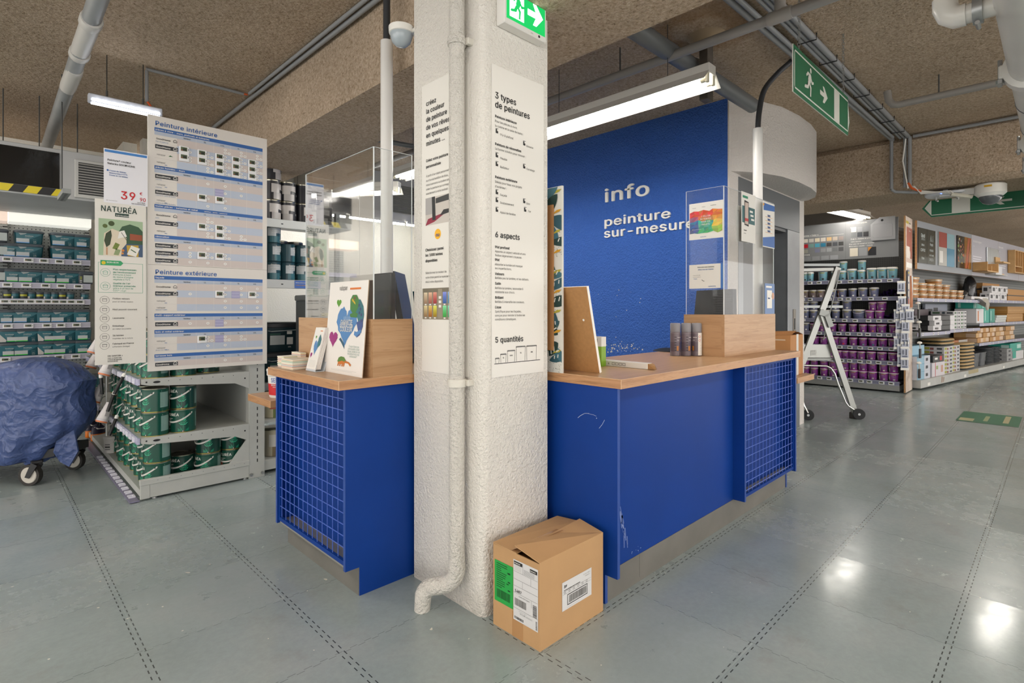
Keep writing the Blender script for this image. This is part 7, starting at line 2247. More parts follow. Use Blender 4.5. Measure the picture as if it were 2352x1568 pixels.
for px, py, d in ((1973, 948, 6.38), (1856, 957, 6.33)):
	c = LP(px, py, d); c.z = 0.062
	b = MB(); b.tube([c - AHEAD * 0.018 - RIGHT * 0.008, c + AHEAD * 0.018 + RIGHT * 0.008], 0.062, mat('222326', 0.6), 24); w = b.build('wheel', root)
	b = MB(); b.tube([c - AHEAD * 0.024 - RIGHT * 0.01, c + AHEAD * 0.02], 0.014, ZINC, 12); b.build('hub', w)
for px in (1961, 1797):
	c = LP(px, 955); b = MB(); b.box(c.x - 0.04, c.x + 0.04, c.y - 0.04, c.y + 0.04, 0.0, 0.075, mat('2d2926', 0.6), 0.006); b.build('rubber_foot', root, False)

# ---------------------------------------------------------------- hanging green exit signs
SGREEN = mat('0d6b48', 0.4); SWHITE = mat('e4e4dc', 0.4)
def hanging_sign(label, o, u, L, H, chains, left):
	root = thing('hanging_exit_sign', label, 'exit sign', o)
	fr = Frame((0, 0, 0), u)
	a = H * 0.42
	out = [(0, 0), (L, 0), (L + a * 0.42, H * 0.38), (L, H), (0, H)] if not left else [(0, 0), (L, 0), (L, H), (0, H), (-a * 0.95, H * 0.5)]
	b = MB(); P = [fr.at(x, y, 0) for x, y in out] + [fr.at(x, y, -0.006) for x, y in out]
	n = len(out)
	b.add(P, [tuple(range(n)), tuple(range(n, 2 * n))[::-1]] + [(k, n + k, n + (k + 1) % n, (k + 1) % n) for k in range(n)], [SGREEN] + [SWHITE] * (n + 1)); b.build('panel', root, False)
	b = MB(); i = H * 0.09; w = H * 0.035
	b.rect(fr, i * (0.6 if not left else 0), L - i * 0.2, H - i - w, H - i, SWHITE); b.rect(fr, i * (0.6 if not left else 0), L - i * 0.2, i, i + w, SWHITE)
	if not left:
		b.rect(fr, i * 0.6, i * 0.6 + w, i, H - i, SWHITE); b.shape(fr, [(L - i * 0.2, i), (L + a * 0.30, H * 0.38), (L - i * 0.2, H - i)], SWHITE)
		b.rect(fr, L * 0.70, L * 0.81, i * 1.4, H - i * 1.4, SWHITE)
	else:
		b.shape(fr, [(0.0, i), (0.0, H - i), (-a * 0.68, H * 0.5)], SWHITE); b.rect(fr, L * 0.15, L * 0.28, i * 1.4, H - i * 1.4, SWHITE)
	b.build('white_border', root, False)
	b = MB()
	if not left:
		runner(b, fr, L * 0.15, H * 0.17, H * 0.66, SWHITE, False, 0.0012, L * 0.17)
	else:
		runner(b, fr, L * 0.76, H * 0.16, H * 0.66, SWHITE, True, 0.0012)
	b.build('running_figure', root, False)
	b = MB(); arrow(b, fr, L * (0.43 if not left else 0.42), H * 0.30, L * 0.14, H * 0.38, SWHITE, left, 0.0012); b.build('arrow', root, False)
	for x in chains:
		b = MB(); p = fr.at(x, H, -0.003); z = p.z
		while root.location.z + z < CEIL - 0.02:
			for s in (0, 1):
				d = Vector(((0.006, 0, 0), (0, 0.006, 0))[s])
				c = p + Vector((0, 0, z - p.z))
				b.tube([c - d + Vector((0, 0, 0)), c - d + Vector((0, 0, 0.022)), c + d + Vector((0, 0, 0.022)), c + d], 0.0016, ZINC, 4, False, True)
				z += 0.019
		b.build('chain', root)
	return root
hanging_sign('hanging green arrow-ended exit sign with running figure, upper right', (3.175, 1.03, 2.495), (1, 0, 0), 1.08, 0.262, (0.10, 0.98), False)
hanging_sign('hanging green exit sign pointing left behind the fat white pipe', (8.0, 1.075, 2.385), (0, -1, 0), 1.25, 0.225, (0.06, 0.9), True)

# dome camera and wireless access point under the far beam
root = thing('dome_camera', 'white dome security camera with smoked bowl under the far ceiling beam', 'camera', (7.25, 0.50, 2.565))
b = MB(); b.lathe([(0.02, 0), (0.11, -0.005), (0.125, -0.02), (0.125, -0.10), (0.095, -0.13), (0.09, -0.13)], WHITE, 28); b.rect(Frame((-0.127, 0.04, -0.05), (0, -1, 0)), 0, 0.06, 0, 0.02, mat('d0a21c', 0.5)); b.build('housing', root)
b = MB(); b.lathe([(0.092, -0.128), (0.088, -0.155), (0.06, -0.195), (0.025, -0.21), (0.0005, -0.213)], mat('5b6064', 0.06, 0, 0.8), 28); b.build('bowl', root)
b = MB(); b.obox((0.0, 0.12, -0.06), (0.0, 0.40, -0.05), 0.09, 0.06, mat('c9c8c4', 0.5)); b.build('bracket', root, False)
root = thing('access_point', 'flat white wireless access point under the far beam left of the dome camera', 'access point', (7.30, 0.86, 2.50))
b = MB(); b.lathe([(0.12, 0.0), (0.14, 0.008), (0.14, 0.028), (0.12, 0.036)], mat('cdd0d6', 0.35), 24, sx=1.0, sy=1.25, pw=4); b.build('body', root)
b = MB(); b.box(-0.02, 0.02, -0.02, 0.02, 0.034, 0.065, ZINC); b.build('mount', root, False)
b = MB(); b.disc(Frame((-0.138, 0.02, 0.012), (0, -1, 0)), 0, 0, 0.008, emit('5f7dff', 3, 'status_light'), 0.004, 8); b.build('status_light', root, False)
for s in (-0.09, 0.08):
	b = MB(); b.tube([(0.0, s, 0.0), (0.0, s, -0.035), (-0.04, s - 0.02, -0.05)], 0.008, LGREY, 6); b.build('antenna', root)

# ---------------------------------------------------------------- pipes and conduits under the ceiling
def pipe(label, path, r, m, n=14, joints=(), name='ceiling_pipe', jm=None, clips=()):
	root = thing(name, label, 'pipe', path[0])
	o = Vector(path[0])
	b = MB(); b.tube([Vector(p) - o for p in path], r, m, n); b.build('pipe', root)
	for j, (p, d, rr, ln) in enumerate(joints):
		b = MB(); p, d = Vector(p) - o, Vector(d).normalized(); b.tube([p - d * ln / 2, p - d * ln / 2 * 0.7, p + d * ln / 2 * 0.7, p + d * ln / 2], [rr * 0.94, rr, rr, rr * 0.94], jm or m, n); b.build('coupling', root)
	for p in clips:
		b = MB(); p = Vector(p) - o; b.cyl(p + Vector((0, 0, r * 0.5)), (p.x, p.y, CEIL - o.z), 0.005, DGREY, 6); b.build('hanger', root)
	return root
PW = mat('d0cdc8', 0.4); GP = mat('96999a', 0.38, vary=(6, 0.08), name='grey_drain_pipe')
pipe('grey drain pipe with a white middle section crossing the left ceiling', [(0.452, 2.6, 3.02), (0.470, 5.6, 2.985), (0.488, 9.5, 2.94)], 0.047, GP, 18, clips=[(0.455, 3.15, 3.0), (0.48, 6.8, 2.97)],
	 joints=[((0.462, 4.02, 3.0), (0, 1, 0), 0.058, 0.09), ((0.464, 4.30, 3.0), (0, 1, 0), 0.051, 0.52), ((0.466, 4.58, 3.0), (0, 1, 0), 0.058, 0.07), ((0.47, 5.1, 2.99), (0, 1, 0), 0.051, 0.5)], jm=PW)
pipe('thin grey conduit along the left side of the big ceiling beam', [(1.672, 0.5, 3.135), (1.672, 6.3, 3.135)], 0.017, PVC, 10)
pipe('second thin grey conduit running beside the first one at the ceiling beam', [(1.630, 0.5, 3.14), (1.630, 4.85, 3.14)], 0.013, PVC, 10)
root = pipe('short grey conduit feeding the LED bar light from the beam', [(1.60, 4.905, 3.142), (0.90, 4.92, 3.142)], 0.012, PVC, 10)
for p, q in (((1.60, 4.905, 3.142), (1.63, 4.90, 3.142)), ((0.905, 4.92, 2.90), (0.93, 4.905, 2.855))):
	b = MB(); o = Vector((1.60, 4.905, 3.142)); b.tube([Vector(p) - o, Vector(q) - o], 0.008, mat('d0571f', 0.5), 8); b.build('orange_wire', root)
b = MB(); o = Vector((1.60, 4.905, 3.142)); b.tube([Vector((0.905, 4.92, 3.13)) - o, Vector((0.905, 4.92, 2.89)) - o], 0.012, PVC, 10); b.build('drop_conduit', root)
pipe('thick dark drain pipe coming towards the camera above the blue wall', [(2.05, 1.82, 3.0), (3.62, 1.815, 3.0), (4.6, 1.81, 3.0)], 0.058, PVCD, 18, joints=[((3.58, 1.815, 3.0), (1, 0, 0), 0.064, 0.05)], jm=ZINC, clips=[(2.9, 1.82, 3.03)])
pipe('thin dark pipe running behind the thick one across the ceiling', [(2.90, 0.8, 3.06), (2.93, 6.0, 3.06)], 0.020, PVCD, 10, clips=[(2.905, 1.75, 3.06), (2.91, 2.6, 3.06), (2.92, 4.6, 3.06)])
pipe('pale grey pipe with a T piece crossing under the other ceiling pipes', [(3.23, -1.0, 2.965), (3.24, 2.4, 2.965), (3.26, 6.2, 2.965)], 0.030, mat('a09d9b', 0.4), 14, joints=[((3.235, 1.12, 2.965), (0, 1, 0), 0.038, 0.13)], jm=mat('a8a5a2', 0.4), clips=[(3.24, 2.2, 2.97)])
pipe('short upright pipe stub on the T piece of the pale pipe', [(3.235, 1.12, 2.99), (3.235, 1.12, CEIL)], 0.030, mat('a8a5a2', 0.4), 14)
root = thing('steel_post', 'rusty steel post stub hanging from the stained patch of ceiling', 'post', (3.53, 1.70, 2.72))
b = MB(); b.box(-0.042, 0.042, -0.03, 0.03, 0, CEIL - 2.72, mat('5c554d', 0.6, 0.3, vary=(12, 0.35)), 0.003); b.build('post', root, False)
b = MB(); b.lathe([(0.06, 0.0), (0.10, 0.03), (0.13, 0.05)], mat('a08c72', 0.9), 14, (0, 0, CEIL - 2.72 - 0.05)); b.build('plaster_collar', root)
pipe('grey conduit running straight over the aisle to the far beam, upper one', [(2.6, 1.395, 3.135), (7.045, 1.285, 3.135)], 0.022, PVC, 10)
pipe('grey conduit running straight over the aisle to the far beam, lower one', [(2.6, 1.345, 3.125), (6.9, 1.255, 3.125)], 0.016, PVC, 10)
root = pipe('bundle of grey conduits with black cable ties over the aisle', [(2.6, 1.195, 3.135), (7.03, 1.14, 3.135)], 0.020, PVC, 10)
o = Vector((2.6, 1.195, 3.135))
for dy in (0.038, 0.07):
	b = MB(); b.tube([(0, dy, 0.002), (4.43, -0.055 + dy, 0.002)], 0.015, PVC, 8); b.build('conduit', root)
for k in range(9):
	x = 0.5 + 0.45 * k; y = -0.0124 * x
	b = MB(); b.tube([(x, y - 0.025, 0.02), (x, y - 0.025, -0.024), (x, y + 0.09, -0.02), (x, y + 0.09, 0.02)], 0.004, BLACK, 5); b.build('cable_tie', root)
root = thing('drop_conduits', 'grey conduits and white wires running down the face of the far beam', 'conduit', (7.03, 1.14, 2.58))
for y, r in ((0.15, 0.017), (-0.012, 0.018), (0.03, 0.015)):
	b = MB(); b.tube([(0, y, 0.55), (0, y, 0.02)], r, PVC, 8); b.build('conduit', root)
b = MB(); b.tube([(-0.02, 0.02, 0.53), (-0.025, 0.045, 0.3), (-0.02, 0.015, 0.1), (-0.02, 0.0, 0.0)], 0.007, WHITE, 6); b.build('white_wire', root)
b = MB(); b.tube([(-0.02, 0.0, 0.06), (-0.01, -0.03, 0.0), (0.05, -0.1, -0.035)], 0.012, mat('c9581f', 0.5), 6); b.build('orange_wire', root)
for k in range(4):
	b = MB(); b.tube([(-0.01, -0.02 - 0.01 * k, 0.02), (0.05, -0.10, -0.03 - 0.01 * k), (0.1, -0.25 - 0.03 * k, -0.06), (0.16, -0.40, -0.10 - 0.01 * k)], 0.007, mat('cfccc6', 0.45), 6); b.build('white_wire', root)
b = MB(); b.tube([(0.12, -0.34, -0.09), (0.2, -0.5, -0.13)], 0.02, mat('c9c5b6', 0.5), 8); b.build('wire_sleeve', root)
b = MB(); b.tube([(0.0, 0.15, 0.02), (0.02, 0.12, -0.01), (0.12, -0.06, -0.03)], 0.016, PVC, 8); b.build('conduit', root)
pipe('thin grey conduit along the top of the far beam towards the right', [(7.035, 1.10, 3.13), (7.035, -1.5, 3.13)], 0.017, PVC, 8)
root = pipe('grey pipe with capped elbow and hanger below the right ceiling', [(5.40, 1.02, 3.12), (5.40, 1.01, 3.04), (5.402, 0.98, 3.0), (5.405, 0.94, 2.99), (5.44, -1.5, 2.99)], 0.028, mat('8f8b86', 0.45), 12, clips=[(5.41, 0.68, 3.0)])

# fat white sprinkler main with grooved couplings, far right
WP = mat('d3d1cb', 0.32, vary=(5, 0.05), name='white_painted_steel')
root = thing('sprinkler_pipe', 'fat white painted pipe with bolted couplings at the upper right', 'pipe', (2.2, 0.095, 2.45))
b = MB(); b.tube([(0, 0, 0), (6.4, 0, 0)], 0.085, WP, 28); b.build('pipe', root)
for x in (1.35, 3.0, 3.75, 4.35, 5.2):
	b = MB(); b.tube([(x - 0.05, 0, 0), (x - 0.035, 0, 0), (x + 0.035, 0, 0), (x + 0.05, 0, 0)], [0.088, 0.108, 0.108, 0.088], WP, 28); c = b.build('coupling', root)
	for s in (-1, 1):
		g = MB(); g.box(x - 0.03, x + 0.03, s * 0.10 - 0.02, s * 0.10 + 0.02, -0.032, 0.032, WP, 0.006); g.build('bolt_lug', c, False)
		g = MB(); g.cyl((x, s * 0.115, -0.065), (x, s * 0.115, 0.065), 0.009, ZINC, 8); g.cyl((x, s * 0.115, -0.05), (x, s * 0.115, -0.033), 0.016, ZINC, 6); g.build('bolt', c)
for x in (1.9, 2.5):
	b = MB(); b.tube([(x - 0.006, 0, 0), (x + 0.006, 0, 0)], 0.0875, mat('5a5c5e', 0.4), 28); b.build('strap', root)
root = thing('branch_pipe', 'smaller white pipe dropping from the ceiling and elbowing into the fat pipe', 'pipe', (2.74, 0.325, 2.45))
b = MB(); b.tube([(0, 0, 0.70), (0, 0, 0.06), (0, -0.012, 0.025), (0, -0.035, 0.005), (0, -0.06, 0), (0, -0.17, 0)], 0.036, WP, 18); b.build('pipe', root)
b = MB(); b.tube([(0, 0, 0.085), (0, 0, 0.05), (0, -0.012, 0.018), (0, -0.035, 0.0), (0, -0.065, 0)], 0.042, WP, 18); b.build('elbow', root)
b = MB(); b.tube([(0, -0.085, 0), (0, -0.115, 0)], 0.05, mat('9a9c9c', 0.35, 0.5), 18); c = b.build('coupling', root)
for z in (-0.055, 0.055):
	b = MB(); b.cyl((-0.03, -0.1, z), (0.03, -0.1, z), 0.008, ZINC, 8); b.build('bolt', c)
b = MB(); b.tube([(0, 0, 0.125), (0, 0, 0.135)], 0.039, mat('5a5c5e', 0.4), 18); b.build('strap', root)

# white service poles with black flexible tube
def service_pole(label, base, ztop, flex):
	root = thing('service_pole', label, 'pole', base)
	o = Vector(base)
	b = MB(); b.tube([(0, 0, 0), (0, 0, ztop - base[2])], 0.034, mat('e4e2df', 0.3), 24); b.build('pole', root)
	b = MB(); pts = []
	F = [Vector(p) - o for p in flex]
	b.tube(F, 0.0195, mat('34363a', 0.5), 12); b.build('flexible_tube', root)
	return root
def smooth(P, n=6):
	P = [Vector(p) for p in P]
	out = []
	for i in range(len(P) - 1):
		a, b_, c, d = P[max(0, i - 1)], P[i], P[i + 1], P[min(len(P) - 1, i + 2)]
		for k in range(n):
			t = k / n
			out.append(0.5 * ((2 * b_) + (c - a) * t + (2 * a - 5 * b_ + 4 * c - d) * t * t + (3 * b_ - a - 3 * c + d) * t ** 3))
	return out + [P[-1]]
service_pole('white service pole rising from the left counter to the ceiling', (1.62, 2.65, 0.986), 2.80, [(1.62, 2.65, 2.79), (1.62, 2.65, CEIL)])
service_pole('white service pole with curved black tube behind the right acrylic screen', (4.08, 1.568, 0.999), 2.63, smooth([(4.08, 1.568, 2.60), (4.085, 1.56, 2.75), (4.13, 1.54, 2.92), (4.22, 1.48, 3.05), (4.27, 1.42, 3.12), (4.28, 1.40, 3.14)]))
pipe('grey pipe on hangers behind the left acrylic screen', [(2.0, 4.62, 2.89), (3.2, 4.40, 2.89), (4.5, 4.16, 2.89)], 0.022, PVCD, 10, clips=[(2.4, 4.55, 2.89), (3.4, 4.36, 2.89)])
b = MB(); b.poly([(8.13, 0.33, 0.002), (8.95, 0.33, 0.002), (8.95, 0.87, 0.002), (8.13, 0.87, 0.002)], mat('3d6f55', 0.5)); b.poly([(8.30, 0.42, 0.0026), (8.85, 0.42, 0.0026), (8.85, 0.47, 0.0026), (8.30, 0.47, 0.0026)], mat('b9b08a', 0.5)); b.poly([(8.2, 0.72, 0.0026), (8.4, 0.72, 0.0026), (8.4, 0.85, 0.0026), (8.2, 0.85, 0.0026)], mat('b9b08a', 0.5))
b.poly([(8.3, 0.60, 0.0026), (8.7, 0.60, 0.0026), (8.7, 0.64, 0.0026), (8.3, 0.64, 0.0026)], mat('9fa77f', 0.5))
tag(b.build('floor_sign', smooth=False), 'worn green direction sticker on the aisle floor at the right', 'floor sticker')
# ---------------------------------------------------------------- raised lettering on the blue wall
LET = mat('e6e5e0', 0.45)
fr = Frame((4.6895, 3.385, 0), (0, -1, 0))
def wall_word(s, z, size, width, label):
	root = thing('wall_lettering', label, 'lettering', (4.6895, 3.385, z), group='raised letters on the blue wall')
	f2 = Frame((0, 0, 0), (0, -1, 0)); q = width / text_width(s, size, 1); x = 0
	for ch in s:
		b = MB(); nx = b.solid_text(f2, ch, x, 0, size, 0.014, LET, 1, q); x = nx
		b.build('letter', root, False)
wall_word('info', 2.425, 0.262, 0.56, 'white raised word info on the blue wall')
wall_word('peinture', 2.172, 0.172, 0.785, 'white raised word peinture below info on the blue wall')
wall_word('sur-mesure', 2.052, 0.172, 1.03, 'white raised word sur-mesure, lowest line on the blue wall')
b = MB(); random.seed(4); f2 = Frame((4.6895, 4.0, 0), (0, -1, 0))
for k in range(70):
	t = random.gauss(0, 1)
	x, z = 0.80 + 0.13 * t + random.uniform(-0.05, 0.05), 0.905 + 0.02 * t + random.gauss(0, 0.03)
	b.disc(f2, x, z, random.uniform(0.002, 0.009), mat('d6d3cb', 0.6), 0.001, 6)
for k in range(12):
	b.disc(f2, random.uniform(0.3, 1.1), random.uniform(0.95, 1.5), random.uniform(0.002, 0.006), mat('d6d3cb', 0.6), 0.001, 6)
tag(b.build('chipped_paint', smooth=False), 'patch of chipped blue paint showing white above the worktop edge', 'paint chips', kind='stuff')

# ---------------------------------------------------------------- papers stuck on the right acrylic screen
def paper(label, o, u, w, h, col=WHITE, name='poster'):
	root = thing(name, label, 'poster', o); f2 = Frame((0, 0, 0), u)
	b = MB(); b.panel(f2, w, h, 0.0008, col); b.build('sheet', root, False)
	return root, MB(), f2
def at_side(px, py): return spot(px, py, x=3.3475)
def at_front(px, py): return spot(px, py, y=1.4945)
p, q = at_side(1583, 552), at_side(1661, 458)
r, b, f2 = paper('rainbow mosaic paint poster in a clear sleeve on the right acrylic screen', p, (0, -1, 0), p.y - q.y, q.z - p.z)
w, h = p.y - q.y, q.z - p.z
MOS = (('c8402f', 'd8552f', 'e0703a'), ('9a5070', 'd07a4a', 'e8a040'), ('3f6fa0', '4fa890', 'e0c850'), ('3a5a90', '3fa078', '8fc050'))
g = MB(); random.seed(9); NX_, NY_ = 7, 7
gx = [[(0.02 + 0.96 * i / NX_ + (random.uniform(-0.04, 0.04) if 0 < i < NX_ else 0), 0.17 + 0.60 * j / NY_ + random.uniform(-0.03, 0.03)) for j in range(NY_ + 1)] for i in range(NX_ + 1)]
for i in range(NX_):
	for j in range(NY_):
		u_, v_ = (i + 0.5) / NX_, (j + 0.5) / NY_
		c_ = MOS[min(3, int((1 - v_) * 4))][min(2, int(u_ * 3))]
		for tri in ((0, 1, 2), (0, 2, 3)):
			c4 = [gx[i][j], gx[i + 1][j], gx[i + 1][j + 1], gx[i][j + 1]]
			g.shape(f2, [(c4[k][0] * w, c4[k][1] * h) for k in tri], mat(''.join('%02x' % max(0, min(255, int(c_[i_:i_ + 2], 16) + random.randint(-22, 22))) for i_ in (0, 2, 4)), 0.3), 0.0006)
g.build('mosaic_print', r, False)
for k, s in enumerate(('1 MILLION', 'DE TEINTES', 'POUR VOS', 'PROJETS')):
	b.text(f2, s, w * 0.5, h * (0.60 - 0.075 * k), h * 0.062 / 0.727, WHITE, 1, 'c', 0.8)
b.text(f2, 'valspar', w * 0.1, h * 0.86, h * 0.045, SOFT); b.text(f2, 'valspar', w * 0.38, h * 0.87, h * 0.045, SOFT); b.text(f2, 'GoodHome', w * 0.64, h * 0.88, h * 0.04, INK, 1)
b.text(f2, 'castorama', w * 0.34, h * 0.055, h * 0.045, BARB, 1); b.text(f2, 'Découvrez nos mélanges', w * 0.1, h * 0.27, h * 0.03, WHITE)
b.build('lettering', r, False)
p, q = at_side(1583, 663), at_side(1661, 604)
w, h = p.y - q.y, q.z - p.z
r, b, f2 = paper('white notice asking for a review below the rainbow poster', p, (0, -1, 0), w, h, PAPER)
b.text(f2, 'Votre avis nous intéresse', w * 0.5, h * 0.86, h * 0.095, INK, 1, 'c', 0.85); b.text(f2, 'Offrez nous les 5 étoiles', w * 0.5, h * 0.76, h * 0.09, BARB, 1, 'c', 0.85)
b.text(f2, 'Postez ce QR CODE', w * 0.12, h * 0.54, h * 0.05, INK); b.text(f2, 'avec votre téléphone', w * 0.12, h * 0.47, h * 0.05, INK); b.text(f2, 'Google', w * 0.14, h * 0.39, h * 0.06, BARB, 1)
b.text(f2, 'castorama', w * 0.58, h * 0.06, h * 0.085, BARB, 1); b.line(f2, [(w * 0.38, h * 0.36), (w * 0.42, h * 0.31), (w * 0.46, h * 0.30)], 0.003, INK)
b.build('lettering', r, False)
g = MB(); g.rect(f2, w * 0.93, w, 0, h, mat('3f73b9', 0.4)); g.build('blue_stripe', r, False)
p, q = at_front(1703, 553), at_front(1735, 450)
w, h = q.x - p.x, q.z - p.z
r, b, f2 = paper('poster showing a phone and chat bubbles on the front acrylic sheet', p, (1, 0, 0), w, h, PAPER)
b.rect(f2, w * 0.05, w * 0.95, h * 0.38, h * 0.72, mat('2f6468', 0.4), 0.0006); b.shape(f2, [(w * 0.2, h * 0.34), (w * 0.5, h * 0.32), (w * 0.5, h * 0.82), (w * 0.2, h * 0.84)], BLACK, 0.001); b.rect(f2, w * 0.23, w * 0.47, h * 0.36, h * 0.80, mat('c9b7ac', 0.4), 0.0014); b.rect(f2, w * 0.23, w * 0.47, h * 0.42, h * 0.48, mat('c0393c', 0.4), 0.0018)
for k in range(3):
	b.rect(f2, w * (0.58 + 0.05 * k), w * (0.8 + 0.05 * k), h * (0.62 - 0.08 * k), h * (0.66 - 0.08 * k), WHITE, 0.001)
b.rect(f2, w * 0.08, w * 0.45, h * 0.88, h * 0.93, mat('2f8a6b', 0.4)); b.text(f2, 'Conseils', w * 0.15, h * 0.22, h * 0.045, INK, 1); b.text(f2, 'en direct', w * 0.15, h * 0.16, h * 0.04, INK)
b.build('print', r, False)
p, q = at_front(1752, 566), at_front(1779, 470)
w, h = q.x - p.x, q.z - p.z
r, b, f2 = paper('white and blue poster repeating the word SOLDES on the front acrylic sheet', p, (1, 0, 0), w, h, PAPER)
b.rect(f2, 0, w, h * 0.02, h * 0.2, mat('2f67b0', 0.4)); b.shape(f2, [(0, h * 0.2), (w, h * 0.2), (w, h * 0.28)], mat('2f67b0', 0.4)); b.shape(f2, [(w * 0.06, h * 0.8), (w, h * 0.84), (w, h * 0.96), (w * 0.06, h * 0.96)], mat('2f67b0', 0.4)); b.rect(f2, w * 0.02, w * 0.12, h * 0.9, h * 0.95, mat('e39a2a', 0.4), 0.001)
for k in range(5):
	b.text(f2, 'SOLDES', w * 0.5, h * (0.68 - 0.085 * k), h * 0.088, mat('2f67b0', 0.4), 1, 'c', 0.62); b.rect(f2, w * 0.2, w * 0.8, h * (0.665 - 0.085 * k), h * (0.672 - 0.085 * k), mat('e39a2a', 0.4))
b.build('print', r, False)
p, q = at_front(1757, 722), at_front(1779, 652)
w, h = q.x - p.x, q.z - p.z
r, b, f2 = paper('small blue framed leaflet at the lower right corner of the front acrylic sheet', p, (1, 0, 0), w, h, mat('5f7fb0', 0.4))
b.rect(f2, w * 0.2, w * 0.72, h * 0.2, h * 0.78, PAPER); b.disc(f2, w * 0.82, h * 0.6, w * 0.14, mat('c99a80', 0.5)); b.rect(f2, w * 0.1, w * 0.7, h * 0.86, h * 0.92, PAPER); b.text(f2, 'Infos', w * 0.28, h * 0.5, h * 0.1, BARB, 1); b.build('print', r, False)
p, q = spot(1691, 553, y=1.515), spot(1704, 474, y=1.515)
r, b, f2 = paper('plain white sheet half hidden behind the phone poster', p, (1, 0, 0), 0.20, q.z - p.z, PAPER); b.rect(f2, 0.02, 0.06, 0.2, 0.21, LGREY); b.build('print', r, False)

# ---------------------------------------------------------------- things on the right worktop
WT = 0.9985
root = thing('wallpaper_board', 'tall board covered in leafy wallpaper standing against the pillar on the worktop', 'board', (1.952, 1.65, WT))
b = MB(); b.box(0, 0.012, 0, 0.36, 0, 0.885, mat('d9d7cf', 0.6)); b.build('board', root, False)
f2 = Frame((-0.0005, 0.36, 0), (0, -1, 0)); b = MB(); random.seed(12)
TL = [mat(c, 0.5) for c in ('2f5560', '24403f', '3d6a78', '1f3a36', '46605a')]
for k in range(24):
	x, z, a = random.uniform(0.22, 0.35), 0.05 + 0.035 * k + random.uniform(-0.015, 0.015), random.uniform(-0.9, 0.9) + (pi if k % 2 else 0)
	L, wd = random.uniform(0.10, 0.19), random.uniform(0.02, 0.038)
	pts = []
	for t in range(13):
		s = t / 12; pts.append((s * L, wd * sin(pi * s) ** 0.7))
	for t in range(11, 0, -1):
		s = t / 12; pts.append((s * L, -wd * sin(pi * s) ** 0.7))
	P = []
	for u_, v_ in pts:
		px_, pz_ = x + u_ * cos(a) - v_ * sin(a), z + u_ * sin(a) + v_ * cos(a)
		P.append((min(0.359, max(0.002, px_)), min(0.882, max(0.002, pz_))))
	b.shape(f2, P, TL[k % 5], 0.0006 + 0.0001 * k)
	for t in (0.3, 0.5, 0.7):
		c = (x + t * L * cos(a), z + t * L * sin(a))
		e = (c[0] + wd * 0.8 * cos(a + 1.1), c[1] + wd * 0.8 * sin(a + 1.1))
		if 0.003 < e[0] < 0.357 and 0.003 < e[1] < 0.88 and c[0] < 0.357:
			b.line(f2, [c, e], 0.006, mat('d9d7cf', 0.6), 0.0025)
for k in range(9):
	z = 0.09 + 0.095 * k
	b.shape(f2, [(0.30, z), (0.345, z + 0.008), (0.358, z + 0.02), (0.33, z + 0.018)], mat('c9952a' if k % 2 else 'b0a33a', 0.5), 0.0024)
for k in range(330):
	x, z = random.uniform(0.2, 0.355), random.choice((random.uniform(0.0, 0.12), random.uniform(0.28, 0.4), random.uniform(0.55, 0.68)))
	b.rect(f2, x, x + 0.004, z, min(0.883, z + 0.0025), mat('6f6a55', 0.6), 0.0004)
b.build('leaf_print', root, False)
b = MB(); b.box(-0.012, -0.002, 0.048, 0.36, 0.105, 0.80, mat('a8784a', 0.7)); b.build('cardboard_strip', root, False)
root = thing('mdf_panel', 'brown fibreboard panel with white edge leaning beside the wallpaper board', 'panel', (2.078, 1.525, WT))
b = MB(); t = 0.016
lean = -0.10; Hh = 0.405
P = [(0, 0, 0), (0, 0.40, 0), (lean, 0.40, Hh), (lean, 0, Hh)]
Q = [(x + t, y, z + t * 0.25) for x, y, z in P]
MD = mat('a87b4b', 0.65, vary=(60, 0.08), name='raw_fibreboard')
b.add(P + Q, [(0, 1, 2, 3)[::-1], (4, 5, 6, 7), (0, 3, 7, 4)[::-1], (1, 5, 6, 2)[::-1], (3, 2, 6, 7)[::-1], (0, 4, 5, 1)[::-1]], [MD, WHITE, WHITE, WHITE, WHITE, WHITE]); b.build('panel', root, False)
b = MB(); b.disc(Frame((lean * 0.62 - 0.002, 0.045, Hh * 0.62), (0, -1, 0), (lean, 0, Hh)), 0, 0, 0.006, WHITE, 0.001, 8); b.build('screw_hole', root, False)
root = thing('filler_box', 'small green and white upright box behind the leaning fibreboard panel', 'box', (2.345, 1.70, WT))
b = MB(); b.box(-0.02, 0.02, -0.005, 0.11, 0, 0.155, mat('7ba52c', 0.45)); b.box(-0.0205, 0.0205, -0.0055, 0.1105, 0.105, 0.156, mat('d9d8d2', 0.45)); b.build('box', root, False)
f2 = Frame((-0.021, 0.11, 0), (0, -1, 0)); b = MB()
b.rect(f2, 0.02, 0.09, 0.118, 0.145, mat('7c7c7c', 0.5)); [b.rect(f2, 0.02, 0.08, 0.02 + 0.014 * k, 0.026 + 0.014 * k, mat('3f5c1a', 0.5)) for k in range(5)]; b.build('print', root, False)
root = thing('carton_tube', 'long white carton with torn brown end lying on the worktop', 'carton', (2.40, 1.42, WT))
b = MB(); b.box(-0.022, 0.022, 0.03, 0.42, 0, 0.03, mat('dcd9d3', 0.5), 0.002); b.build('carton', root, False)
b = MB(); P = [(-0.021, 0.032, 0.001), (0.021, 0.032, 0.001), (0.021, 0.032, 0.029), (-0.021, 0.032, 0.029), (-0.02, -0.01, 0.001), (0.018, 0.004, 0.001), (0.02, 0.016, 0.022), (-0.012, 0.0, 0.018)]
b.add(P, [(0, 1, 5, 4), (1, 2, 6, 5), (2, 3, 7, 6), (3, 0, 4, 7), (4, 5, 6, 7)], mat('9c7448', 0.7)); b.build('torn_end', root, False)
